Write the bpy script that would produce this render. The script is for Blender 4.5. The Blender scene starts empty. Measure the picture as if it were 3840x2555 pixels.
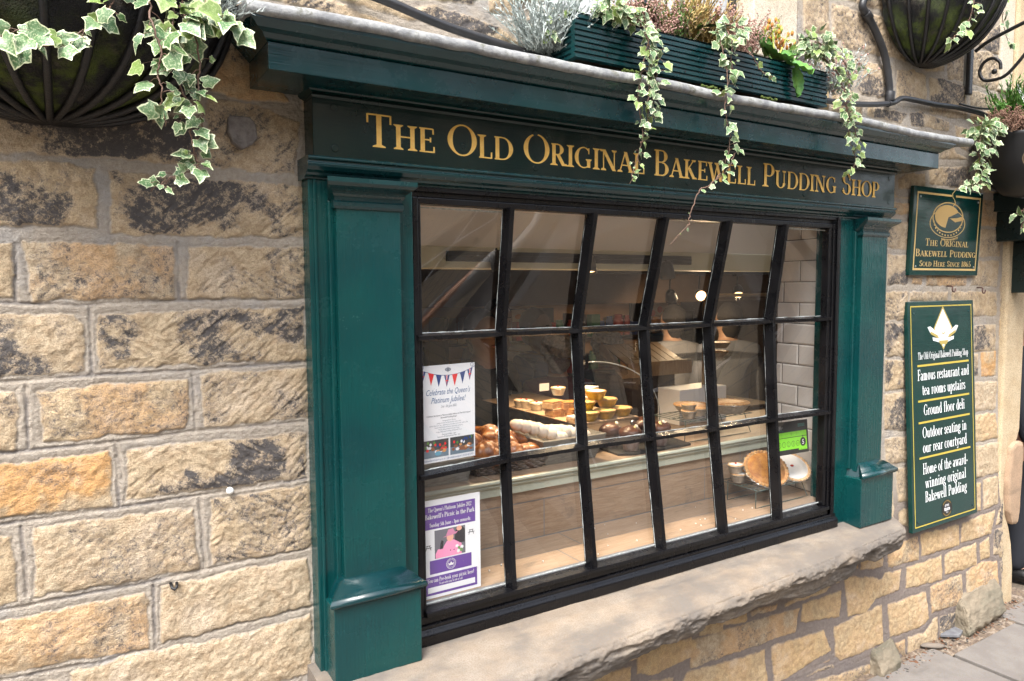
import bpy, math, random
import numpy as np
from mathutils import Vector, Matrix, Quaternion
random.seed(7)
R = math.radians
SC = bpy.context.scene
COL = SC.collection
# ---------------------------------------------------------------- camera, sky, sun, exposure
# axes: x along the shopfront, y into the building, z up; the eye is the origin, the pavement lies at z = -1.9
cam = bpy.data.cameras.new('camera'); cam_o = bpy.data.objects.new('camera', cam); COL.objects.link(cam_o)
cam.sensor_width = 36.0; cam.lens = 36.0*2720/3840; cam.clip_start = 0.05; cam.clip_end = 500
cam_o.matrix_world = Matrix(((0.84855349, 0.04465785, -0.52722164, 0), (-0.52906802, 0.05912084, -0.84651743, 0),
                             (-0.00663386, 0.99725142, 0.07379424, 0), (0, 0, 0, 1)))
# reorder: x right, y up, z back, with yaw to the right of the wall's normal
_f = Vector((0.52722164, 0.84651743, -0.07379424)); _r = Vector((0.84855349, -0.52906802, -0.00663386)); _d = Vector((-0.04465785, -0.05912084, -0.99725142))
cam_o.matrix_world = Matrix((( _r.x, -_d.x, -_f.x, 0), (_r.y, -_d.y, -_f.y, 0), (_r.z, -_d.z, -_f.z, 0), (0, 0, 0, 1)))
SC.camera = cam_o
W = bpy.data.worlds.new('World'); SC.world = W; W.use_nodes = True
nt = W.node_tree; nt.nodes.clear()
out = nt.nodes.new('ShaderNodeOutputWorld'); bg = nt.nodes.new('ShaderNodeBackground'); sky = nt.nodes.new('ShaderNodeTexSky')
sky.sky_type = 'NISHITA'; sky.sun_disc = False; sky.sun_elevation = R(58); sky.sun_rotation = R(-130); sky.air_density = 1.0; sky.dust_density = 4.0; sky.ozone_density = 1.0
hs = nt.nodes.new('ShaderNodeHueSaturation'); hs.inputs['Saturation'].default_value = 0.5
nt.links.new(sky.outputs[0], hs.inputs['Color']); nt.links.new(hs.outputs[0], bg.inputs['Color'])
bg.inputs['Strength'].default_value = 0.15
nt.links.new(bg.outputs[0], out.inputs['Surface'])
sun = bpy.data.lights.new('sun', 'SUN'); sun.energy = 1.3; sun.angle = R(25); sun.color = (1, 0.985, 0.96)
sun_o = bpy.data.objects.new('sun', sun); COL.objects.link(sun_o)
sun_o.rotation_euler = Vector((-0.50, -0.42, 1.0)).to_track_quat('Z', 'Y').to_euler()
VS = SC.view_settings; VS.view_transform = 'Standard'; VS.look = 'None'; VS.gamma = 1; VS.exposure = 1.95
SC.cycles.use_denoising = True; SC.cycles.caustics_reflective = False
SC.cycles.max_bounces = 8; SC.cycles.transparent_max_bounces = 12
GZ = -1.9        # pavement
DW = 2.05        # face of the masonry

# ---------------------------------------------------------------- mesh helpers
class MB:
    def __init__(s): s.v = []; s.f = []; s.m = []; s.n = 0; s.sm = []
    def add(s, vs, fs, m=0, smooth=False):
        n = len(s.v); s.v += [tuple(p) for p in vs]
        s.f += [tuple(n+i for i in f) for f in fs]; s.m += [m]*len(fs); s.sm += [smooth]*len(fs)
    def box(s, x0, x1, y0, y1, z0, z1, m=0):
        s.add([(x, y, z) for x in (x0, x1) for y in (y0, y1) for z in (z0, z1)],
              [(0,1,3,2),(4,6,7,5),(0,4,5,1),(2,3,7,6),(0,2,6,4),(1,5,7,3)], m)
    def quadbox(s, p, d, m=0):      # four corner points, pushed along d
        q = [Vector(a) for a in p]; d = Vector(d); r = [a+d for a in q]
        s.add(q+r, [(3,2,1,0),(4,5,6,7),(0,1,5,4),(1,2,6,5),(2,3,7,6),(3,0,4,7)], m)
    def prism(s, pts, d, m=0, smooth=False):   # any flat outline pushed along d
        n = len(pts); q = [Vector(a) for a in pts]; d = Vector(d)
        s.add(q+[a+d for a in q], [tuple(range(n-1,-1,-1)), tuple(range(n,2*n))], m)
        k = len(s.v)-2*n
        for i in range(n):
            j = (i+1) % n; s.f.append((k+i, k+j, k+n+j, k+n+i)); s.m.append(m); s.sm.append(smooth)
    def extrude_x(s, prof, x0, x1, m=0, smooth=False, e0=None, e1=None):  # prof: (y, z) outline; e0/e1: per-point end offsets
        n = len(prof)
        a = [(x0+(e0[i] if e0 else 0), y, z) for i, (y, z) in enumerate(prof)]; b = [(x1+(e1[i] if e1 else 0), y, z) for i, (y, z) in enumerate(prof)]
        k = len(s.v); s.v += a+b
        for i in range(n):
            j = (i+1) % n; s.f.append((k+i, k+j, k+n+j, k+n+i)); s.m.append(m); s.sm.append(smooth)
        s.f += [tuple(k+i for i in range(n-1,-1,-1)), tuple(k+n+i for i in range(n))]; s.m += [m, m]; s.sm += [False, False]
    def tube(s, pts, r, seg=8, m=0, cap=True):
        P = [Vector(p) for p in pts]; n = len(P); k = len(s.v)
        rs = r if isinstance(r, (list, tuple)) else [r]*n
        up = Vector((0.13, 0.2, 0.97)); prev = None
        for i, p in enumerate(P):
            t = (P[min(i+1, n-1)]-P[max(i-1, 0)]).normalized()
            a = prev if prev is not None else (up.cross(t) if abs(up.dot(t)) < .97 else Vector((1,0,0)).cross(t))
            a = (a - t*a.dot(t)).normalized(); prev = a; b = t.cross(a)
            s.v += [tuple(p+(a*math.cos(q)+b*math.sin(q))*rs[i]) for q in (2*math.pi*j/seg for j in range(seg))]
        for i in range(n-1):
            for j in range(seg):
                j2 = (j+1) % seg
                s.f.append((k+i*seg+j, k+i*seg+j2, k+(i+1)*seg+j2, k+(i+1)*seg+j)); s.m.append(m); s.sm.append(True)
        if cap:
            s.f += [tuple(k+j for j in range(seg-1,-1,-1)), tuple(k+(n-1)*seg+j for j in range(seg))]; s.m += [m, m]; s.sm += [False, False]
    def lathe(s, prof, c, seg=24, m=0, ax=None, wob=0.0, closed=True):     # prof (r, h) about an axis through c
        ax = Vector(ax or (0, 0, 1)).normalized(); q = ax.to_track_quat('Z', 'Y'); c = Vector(c); k = len(s.v)
        for (r, h) in prof:
            for j in range(seg):
                a = 2*math.pi*j/seg; rr = r*(1+wob*math.cos(a*seg/2)) if wob else r
                s.v.append(tuple(c+q @ Vector((rr*math.cos(a), rr*math.sin(a), h))))
        n = len(prof)
        for i in range(n-1):
            for j in range(seg):
                j2 = (j+1) % seg; s.f.append((k+i*seg+j, k+i*seg+j2, k+(i+1)*seg+j2, k+(i+1)*seg+j)); s.m.append(m); s.sm.append(True)
        if closed:
            s.f += [tuple(k+j for j in range(seg-1,-1,-1)), tuple(k+(n-1)*seg+j for j in range(seg))]; s.m += [m, m]; s.sm += [False]*2
    def blob(s, c, r, m=0, seg=12, rings=8, noise=0.0, rot=None, seed=0):
        rnd = random.Random(seed); k = len(s.v); c = Vector(c); r = Vector(r) if not isinstance(r, (int, float)) else Vector((r, r, r))
        q = rot or Quaternion(); ph = [rnd.random()*6 for _ in range(4)]
        for i in range(rings+1):
            t = math.pi*i/rings
            for j in range(seg):
                a = 2*math.pi*j/seg; d = Vector((math.sin(t)*math.cos(a), math.sin(t)*math.sin(a), math.cos(t)))
                f = 1+noise*(math.sin(3*a+ph[0])*math.sin(2*t+ph[1])+.6*math.sin(5*a+ph[2]+4*t))
                s.v.append(tuple(c+q @ Vector((d.x*r.x*f, d.y*r.y*f, d.z*r.z*f))))
        for i in range(rings):
            for j in range(seg):
                j2 = (j+1) % seg; s.f.append((k+i*seg+j, k+(i+1)*seg+j, k+(i+1)*seg+j2, k+i*seg+j2)); s.m.append(m); s.sm.append(True)
    def build(s, name, mats, parent=None, bevel=0, wn=False):
        me = bpy.data.meshes.new(name); me.from_pydata(s.v, [], s.f)
        mats = mats if isinstance(mats, (list, tuple)) else [mats]
        for m in mats: me.materials.append(m)
        me.polygons.foreach_set('material_index', s.m); me.polygons.foreach_set('use_smooth', s.sm); me.update()
        o = bpy.data.objects.new(name, me); COL.objects.link(o)
        if parent is not None:
            o.parent = parent; o.matrix_parent_inverse = parent.matrix_world.inverted()
        if bevel:
            b = o.modifiers.new('b', 'BEVEL'); b.width = bevel; b.segments = 2; b.limit_method = 'ANGLE'; b.angle_limit = R(35)
        return o
def tag(o, label=None, cat=None, group=None, kind=None):
    if label: o['label'] = label
    if cat: o['category'] = cat
    if group: o['group'] = group
    if kind: o['kind'] = kind
    return o
def empty(name, loc=(0, 0, 0), label=None, cat=None, group=None):
    o = bpy.data.objects.new(name, None); COL.objects.link(o); o.location = loc; o.empty_display_size = .05
    o.matrix_world = Matrix.Translation(loc)
    return tag(o, label, cat, group)
def copy_tree(o, loc, rz=0, scale=1, label=None, parent=None):
    c = o.copy(); COL.objects.link(c)
    if parent is None:
        c.location = loc; c.rotation_euler = (0, 0, rz); c.scale = (scale,)*3
        if label: c['label'] = label
    else:
        c.parent = parent; c.matrix_parent_inverse = o.matrix_parent_inverse.copy()
    for ch in o.children: copy_tree(ch, None, parent=c)
    return c
def np_mesh(name, V, F, mats, parent=None, attrs=None, smooth=True, tri=False):
    me = bpy.data.meshes.new(name); V = np.asarray(V, np.float32); F = np.asarray(F, np.int32); k = F.shape[1]
    me.vertices.add(len(V)); me.vertices.foreach_set('co', V.ravel())
    me.loops.add(F.size); me.loops.foreach_set('vertex_index', F.ravel())
    me.polygons.add(len(F)); me.polygons.foreach_set('loop_start', np.arange(0, F.size, k, dtype=np.int32))
    me.polygons.foreach_set('use_smooth', np.full(len(F), smooth))
    for m in (mats if isinstance(mats, (list, tuple)) else [mats]): me.materials.append(m)
    for an, A in (attrs or {}).items():
        at = me.color_attributes.new(an, 'FLOAT_COLOR', 'POINT'); at.data.foreach_set('color', np.asarray(A, np.float32).ravel())
    me.update(calc_edges=True); me.validate()
    o = bpy.data.objects.new(name, me); COL.objects.link(o)
    if parent is not None: o.parent = parent; o.matrix_parent_inverse = parent.matrix_world.inverted()
    return o

# ---------------------------------------------------------------- materials
def srgb(r, g, b):
    return tuple(((c/255)/12.92 if c/255 <= .04045 else ((c/255+.055)/1.055)**2.4) for c in (r, g, b))+(1,)
def new_mat(name):
    m = bpy.data.materials.new(name); m.use_nodes = True; n = m.node_tree; b = n.nodes['Principled BSDF']
    return m, n, b
def mixc(n, fac, a, b):
    x = n.nodes.new('ShaderNodeMix'); x.data_type = 'RGBA'
    for sock, v in ((x.inputs[0], fac), (x.inputs[6], a), (x.inputs[7], b)):
        if isinstance(v, bpy.types.NodeSocket): n.links.new(v, sock)
        else: sock.default_value = v
    return x.outputs[2]
def ramp(n, src, p0, p1, v0=0, v1=1):
    x = n.nodes.new('ShaderNodeMapRange'); x.interpolation_type = 'SMOOTHSTEP'; n.links.new(src, x.inputs[0])
    for i, v in enumerate((p0, p1, v0, v1)): x.inputs[i+1].default_value = v
    return x.outputs[0]
def math_(n, op, a, b=0):
    x = n.nodes.new('ShaderNodeMath'); x.operation = op
    for i, v in enumerate((a, b)):
        if isinstance(v, bpy.types.NodeSocket): n.links.new(v, x.inputs[i])
        else: x.inputs[i].default_value = v
    return x.outputs[0]
def noise(n, scale, detail=4, rough=.6, stretch=None, dist=0, co='Object'):
    t = n.nodes.new('ShaderNodeTexCoord'); x = n.nodes.new('ShaderNodeTexNoise')
    src = t.outputs[co]
    if stretch:
        mp = n.nodes.new('ShaderNodeMapping'); mp.inputs['Scale'].default_value = stretch; n.links.new(src, mp.inputs[0]); src = mp.outputs[0]
    n.links.new(src, x.inputs['Vector']); x.inputs['Scale'].default_value = scale; x.inputs['Detail'].default_value = detail
    x.inputs['Roughness'].default_value = rough; x.inputs['Distortion'].default_value = dist
    return x.outputs[0]
def bump(n, b, h, dist=.01, strength=1):
    x = n.nodes.new('ShaderNodeBump'); x.inputs['Distance'].default_value = dist; x.inputs['Strength'].default_value = strength
    n.links.new(h, x.inputs['Height']); n.links.new(x.outputs[0], b.inputs['Normal']); return x
def mat(name, c, rough=.5, c2=None, ns=20, stretch=None, bmp=0, bs=None, metal=0, coat=0, p=(.35, .65), c3=None, ns3=6, p3=(.6, .75), bstretch=None, alpha=None, spec=None):
    m, n, b = new_mat(name); c = c if len(c) == 4 else tuple(c)+(1,)
    col = c
    if c2:
        col = mixc(n, ramp(n, noise(n, ns, 5, .6, stretch), *p), c, c2 if len(c2) == 4 else tuple(c2)+(1,))
    if c3: col = mixc(n, ramp(n, noise(n, ns3, 6, .7), *p3), col, c3 if len(c3) == 4 else tuple(c3)+(1,))
    if isinstance(col, bpy.types.NodeSocket): n.links.new(col, b.inputs['Base Color'])
    else: b.inputs['Base Color'].default_value = col
    b.inputs['Roughness'].default_value = rough; b.inputs['Metallic'].default_value = metal
    if coat: b.inputs['Coat Weight'].default_value = coat; b.inputs['Coat Roughness'].default_value = .08
    if spec is not None: b.inputs['Specular IOR Level'].default_value = spec
    if bmp: bump(n, b, noise(n, bs or ns*2, 6, .65, bstretch or stretch), bmp)
    if alpha is not None: b.inputs['Alpha'].default_value = alpha
    return m
def emis(name, c, s):
    m, n, b = new_mat(name); b.inputs['Emission Color'].default_value = tuple(c)+(1,); b.inputs['Emission Strength'].default_value = s; b.inputs['Base Color'].default_value = (.8,.7,.5,1); return m
def gloss_paint(name, c, c2, rough, bstr, vert=True, chips=None):
    m, n, b = new_mat(name)
    st = (1, 1, .06) if vert else (.05, 1, 1)
    n1 = noise(n, 4, 3, .5); col = mixc(n, ramp(n, n1, .35, .65), c, c2)
    if chips: col = mixc(n, ramp(n, noise(n, 55, 4, .7), .73, .76), col, chips)
    col = mixc(n, math_(n, 'MULTIPLY', ramp(n, noise(n, 26, 6, .75, (1, 1, .35) if vert else (.35, 1, 1)), .60, .80), .35), col, tuple(min(1, v*2.2+.006) for v in c[:3])+(1,))   # pale strokes: scuffs and worn coats, plus brush glare put into the colour
    n.links.new(ramp(n, noise(n, 6, 5, .7), .35, .7, rough*.6, rough*1.5), b.inputs['Roughness'])
    n.links.new(col, b.inputs['Base Color']); b.inputs['Coat Weight'].default_value = .12; b.inputs['Coat Roughness'].default_value = .12; b.inputs['Specular IOR Level'].default_value = .42
    h = math_(n, 'ADD', noise(n, 140, 3, .6, st), math_(n, 'MULTIPLY', noise(n, 9, 2, .5), 1.6))
    bump(n, b, h, bstr); return m
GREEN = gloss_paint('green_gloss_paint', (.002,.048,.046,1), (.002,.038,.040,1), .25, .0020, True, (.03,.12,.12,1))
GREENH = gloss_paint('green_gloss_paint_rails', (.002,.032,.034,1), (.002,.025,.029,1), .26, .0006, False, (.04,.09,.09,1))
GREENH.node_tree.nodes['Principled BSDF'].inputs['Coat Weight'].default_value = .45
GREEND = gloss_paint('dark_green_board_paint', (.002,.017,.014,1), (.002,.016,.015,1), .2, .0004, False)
BLACK = gloss_paint('black_gloss_paint', (.003,.003,.004,1), (.005,.005,.006,1), .3, .0014, True)
BLACK.node_tree.nodes['Principled BSDF'].inputs['Coat Weight'].default_value = .08; BLACK.node_tree.nodes['Principled BSDF'].inputs['Specular IOR Level'].default_value = .3
SIGNG = gloss_paint('green_sign_enamel', (.002,.034,.028,1), (.002,.030,.027,1), .15, .0003, False)
CANOPY = gloss_paint('blackish_green_paint', (.004,.014,.013,1), (.003,.010,.010,1), .3, .0008, False)
GOLD = mat('gold_lettering', srgb(250,205,112), .5, srgb(240,190,92), 60, bmp=.0003, c3=srgb(150,140,60), ns3=160, p3=(.66,.7))
GOLDP = mat('buff_sign_lettering', srgb(205,172,112), .5)
GOLDL = mat('ochre_sign_line', srgb(190,166,66), .45)
WHITEP = mat('white_lettering', (.82,.82,.82), .5)
PUTTY = mat('white_putty', (.62,.66,.64), .7, (.4,.44,.43), 90, bmp=.002)
LEAD = mat('weathered_lead', (.19,.195,.20), .65, (.33,.335,.325), 26, bmp=.004, c3=(.13,.13,.10), ns3=30, p3=(.52,.7), metal=.1)
IRON = mat('black_iron', (.008,.008,.009), .4, (.025,.018,.014), 60, bmp=.003, p=(.5,.8))
PLASTIC = mat('black_plastic_pipe', (.018,.019,.021), .42, (.03,.03,.032), 12, bmp=.0006)
def stone_material():
    m, n, b = new_mat('coursed_gritstone')
    at = n.nodes.new('ShaderNodeVertexColor'); at.layer_name = 'A'; sp = n.nodes.new('ShaderNodeSeparateColor'); n.links.new(at.outputs[0], sp.inputs[0])
    mask, hue, soot = sp.outputs; org = at.outputs['Alpha']
    fine = noise(n, 300, 3, .7); mid = noise(n, 38, 6, .7, dist=.3); big = noise(n, 7, 4, .6)
    c = mixc(n, hue, (.56,.465,.34,1), (.57,.42,.235,1))
    c = mixc(n, math_(n, 'MULTIPLY', ramp(n, mid, .42, .62), .65), c, (.34,.245,.15,1))
    c = mixc(n, math_(n, 'MULTIPLY', org, ramp(n, big, .38, .62)), c, (.62,.30,.07,1))
    c = mixc(n, math_(n, 'MULTIPLY', ramp(n, big, .48, .7), .5), c, (.62,.53,.42,1))
    c = mixc(n, math_(n, 'MULTIPLY', ramp(n, fine, .42, .66), .5), c, (.24,.17,.10,1))
    sn = math_(n, 'ADD', noise(n, 75, 6, .85, dist=.2), math_(n, 'MULTIPLY', soot, .42))
    c = mixc(n, math_(n, 'MULTIPLY', ramp(n, sn, .60, .86), .45), c, (.20,.18,.165,1))
    c = mixc(n, math_(n, 'MULTIPLY', ramp(n, sn, .74, .90), .92), c, (.075,.072,.075,1))
    mo = mixc(n, ramp(n, noise(n, 90, 6, .75), .35, .65), (.44,.385,.315,1), (.35,.30,.245,1))
    mo = mixc(n, ramp(n, noise(n, 420, 2, .6), .62, .7), mo, (.5,.47,.42,1))
    mo = mixc(n, math_(n, 'MULTIPLY', ramp(n, noise(n, 6, 4, .6), .5, .7), .5), mo, (.33,.33,.33,1))
    tc = n.nodes.new('ShaderNodeTexCoord'); sx = n.nodes.new('ShaderNodeSeparateXYZ'); n.links.new(tc.outputs['Object'], sx.inputs[0])
    low = math_(n, 'MULTIPLY', ramp(n, sx.outputs[2], -.95, -1.2), ramp(n, sx.outputs[0], .7, 1.0))   # the footing was repointed in a darker, purplish mortar
    mo = mixc(n, low, mo, mixc(n, ramp(n, noise(n, 70, 5, .7), .3, .7), (.25,.21,.185,1), (.20,.165,.145,1)))
    mo = mixc(n, math_(n, 'MULTIPLY', soot, .5), mo, (.11,.11,.125,1))
    col = mixc(n, mask, mo, c); n.links.new(col, b.inputs['Base Color']); b.inputs['Roughness'].default_value = .92; b.inputs['Specular IOR Level'].default_value = .2
    h = math_(n, 'ADD', math_(n, 'MULTIPLY', mid, .9), math_(n, 'ADD', math_(n, 'MULTIPLY', fine, .45), math_(n, 'MULTIPLY', noise(n, 110, 5, .7, (1, 1, 1.8)), .5)))
    bump(n, b, h, .0065); return m
STONE = stone_material()
def smooth_stone(name, a, b_, grey, gs=(.5,.72)):
    m, n, b = new_mat(name)
    c = mixc(n, ramp(n, noise(n, 9, 5, .6), .35, .65), a, b_)
    c = mixc(n, math_(n, 'MULTIPLY', ramp(n, noise(n, 4, 5, .65, (.5, 1, 1.3)), *gs), .75), c, grey)
    c = mixc(n, math_(n, 'MULTIPLY', ramp(n, noise(n, 240, 2, .6), .42, .66), .5), c, (.16,.125,.09,1))
    n.links.new(c, b.inputs['Base Color']); b.inputs['Roughness'].default_value = .9; b.inputs['Specular IOR Level'].default_value = .2
    bump(n, b, math_(n, 'ADD', noise(n, 45, 6, .7), math_(n, 'MULTIPLY', noise(n, 260, 2, .6), .3)), .003); return m
SILL = smooth_stone('sill_sandstone', (.235,.19,.145,1), (.265,.225,.18,1), (.105,.10,.097,1), (.38,.60))
JAMB = smooth_stone('jamb_sandstone', (.58,.47,.31,1), (.52,.40,.25,1), (.28,.22,.15,1), (.6,.8))
CREAM = smooth_stone('pale_dressed_stone', (.62,.56,.45,1), (.56,.49,.38,1), (.40,.34,.25,1), (.6,.8))
PINKST = smooth_stone('pinkish_sandstone', (.44,.30,.20,1), (.38,.27,.18,1), (.20,.15,.11,1), (.55,.75))
def glass_material(name='window_glass', ior=1.6, tint=.94, dust=0):
    m, n, b = new_mat(name); n.nodes.remove(b); o = n.nodes['Material Output']
    tr = n.nodes.new('ShaderNodeBsdfTransparent'); gl = n.nodes.new('ShaderNodeBsdfGlossy'); mx = n.nodes.new('ShaderNodeMixShader'); fr = n.nodes.new('ShaderNodeFresnel')
    tr.inputs[0].default_value = (tint, tint, tint*.99, 1); gl.inputs['Roughness'].default_value = .0; geo = n.nodes.new('ShaderNodeNewGeometry'); mi = n.nodes.new('ShaderNodeMix'); mi.inputs[2].default_value = ior; mi.inputs[3].default_value = 1/ior; n.links.new(geo.outputs['Backfacing'], mi.inputs[0]); n.links.new(mi.outputs[0], fr.inputs[0])   # a sheet: the same mirror from either side
    bp = n.nodes.new('ShaderNodeBump'); bp.inputs['Distance'].default_value = .0016; n.links.new(noise(n, 2.6, 1, .5, (1, 1, .6), .3), bp.inputs['Height'])
    n.links.new(bp.outputs[0], gl.inputs['Normal'])
    n.links.new(fr.outputs[0], mx.inputs[0]); n.links.new(tr.outputs[0], mx.inputs[1]); n.links.new(gl.outputs[0], mx.inputs[2]); res = mx.outputs[0]
    if dust:      # a film of street dust and specks
        df = n.nodes.new('ShaderNodeBsdfDiffuse'); df.inputs[0].default_value = (.7,.7,.68,1); m2 = n.nodes.new('ShaderNodeMixShader')
        amt = math_(n, 'ADD', math_(n, 'MULTIPLY', ramp(n, noise(n, 7, 5, .7, (1, 1, .5)), .42, .8), dust*1.6), math_(n, 'MULTIPLY', ramp(n, noise(n, 330, 1, .5), .76, .79), .35))
        n.links.new(amt, m2.inputs[0]); n.links.new(res, m2.inputs[1]); n.links.new(df.outputs[0], m2.inputs[2]); res = m2.outputs[0]
    n.links.new(res, o.inputs[0]); return m
GLASS = glass_material(ior=2.0, dust=.014)
GLASSIN = glass_material('thin_glass', 1.45, .97)
def leaf_material(name, inner, inner2, margin, spec=.4):
    m, n, b = new_mat(name); at = n.nodes.new('ShaderNodeVertexColor'); at.layer_name = 'A'; sp = n.nodes.new('ShaderNodeSeparateColor'); n.links.new(at.outputs[0], sp.inputs[0])
    c = mixc(n, sp.outputs[1], inner, inner2); c = mixc(n, math_(n, 'MULTIPLY', ramp(n, noise(n, 260, 3, .7), .5, .62), .45), c, margin)
    mn = math_(n, 'ADD', sp.outputs[0], math_(n, 'MULTIPLY', math_(n, 'SUBTRACT', noise(n, 160, 2, .6), .5), .9))
    c = mixc(n, ramp(n, mn, .36, .54), c, margin)
    c = mixc(n, math_(n, 'MULTIPLY', sp.outputs[2], .55), c, (.27,.36,.06,1))
    n.links.new(c, b.inputs['Base Color']); b.inputs['Roughness'].default_value = .38; b.inputs['Specular IOR Level'].default_value = spec
    b.inputs['Transmission Weight'].default_value = 0; b.inputs['Subsurface Weight'].default_value = 0
    bump(n, b, noise(n, 120, 3, .6), .0012); return m
IVY = leaf_material('variegated_ivy_leaf', (.035,.11,.03,1), (.10,.18,.09,1), (.58,.62,.40,1))
STEM = mat('ivy_stem', (.10,.055,.035), .6, (.16,.09,.06), 80)
def wood_material(name, a, b_, cdark, axis='x', tiles=True):
    m, n, b = new_mat(name); st = {'x': (.9, 9, 9), 'y': (9, .9, 9)}[axis]
    g = noise(n, 9, 7, .65, st, 1.2); c = mixc(n, ramp(n, g, .32, .68), a, b_)
    c = mixc(n, ramp(n, noise(n, 3.2, 6, .7, (1, 2, 2), 1.5), .56, .72), c, cdark)
    n.links.new(c, b.inputs['Base Color']); b.inputs['Roughness'].default_value = .45; bump(n, b, g, .0015); return m
WOODT = wood_material('wood_effect_tile', (.38,.285,.205,1), (.29,.20,.135,1), (.20,.16,.125,1))
GROUT = mat('grey_grout', (.24,.24,.25), .9)
SAGE = mat('sage_moulding_paint', (.52,.56,.47), .4, (.46,.50,.42), 8, bmp=.0006)
print('base ok')
# ---------------------------------------------------------------- masonry: every block laid out on the wall face (x, z)
def _hash(ix, iy, s):
    h = (ix*374761393 + iy*668265263 + s*2147483647) & 0xffffffff
    h = ((h ^ (h >> 13))*1274126177) & 0xffffffff
    return ((h ^ (h >> 16)) & 0xffffff)/float(0xffffff)
def vn(x, y, s=0):
    ix = np.floor(x).astype(np.int64); iy = np.floor(y).astype(np.int64); fx = x-ix; fy = y-iy
    fx = fx*fx*(3-2*fx); fy = fy*fy*(3-2*fy)
    a = _hash(ix, iy, s); b = _hash(ix+1, iy, s); c = _hash(ix, iy+1, s); d = _hash(ix+1, iy+1, s)
    return (a*(1-fx)+b*fx)*(1-fy)+(c*(1-fx)+d*fx)*fy
def fbm(x, y, sc, o=4, s=0, g=.55):
    t = 0; a = 1; w = 0
    for i in range(o): t = t+a*vn(x*sc, y*sc, s+i*17); w += a; a *= g; sc *= 2.03
    return t/w
def sstep(a, b, x): t = np.clip((x-a)/(b-a), 0, 1); return t*t*(3-2*t)
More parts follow.
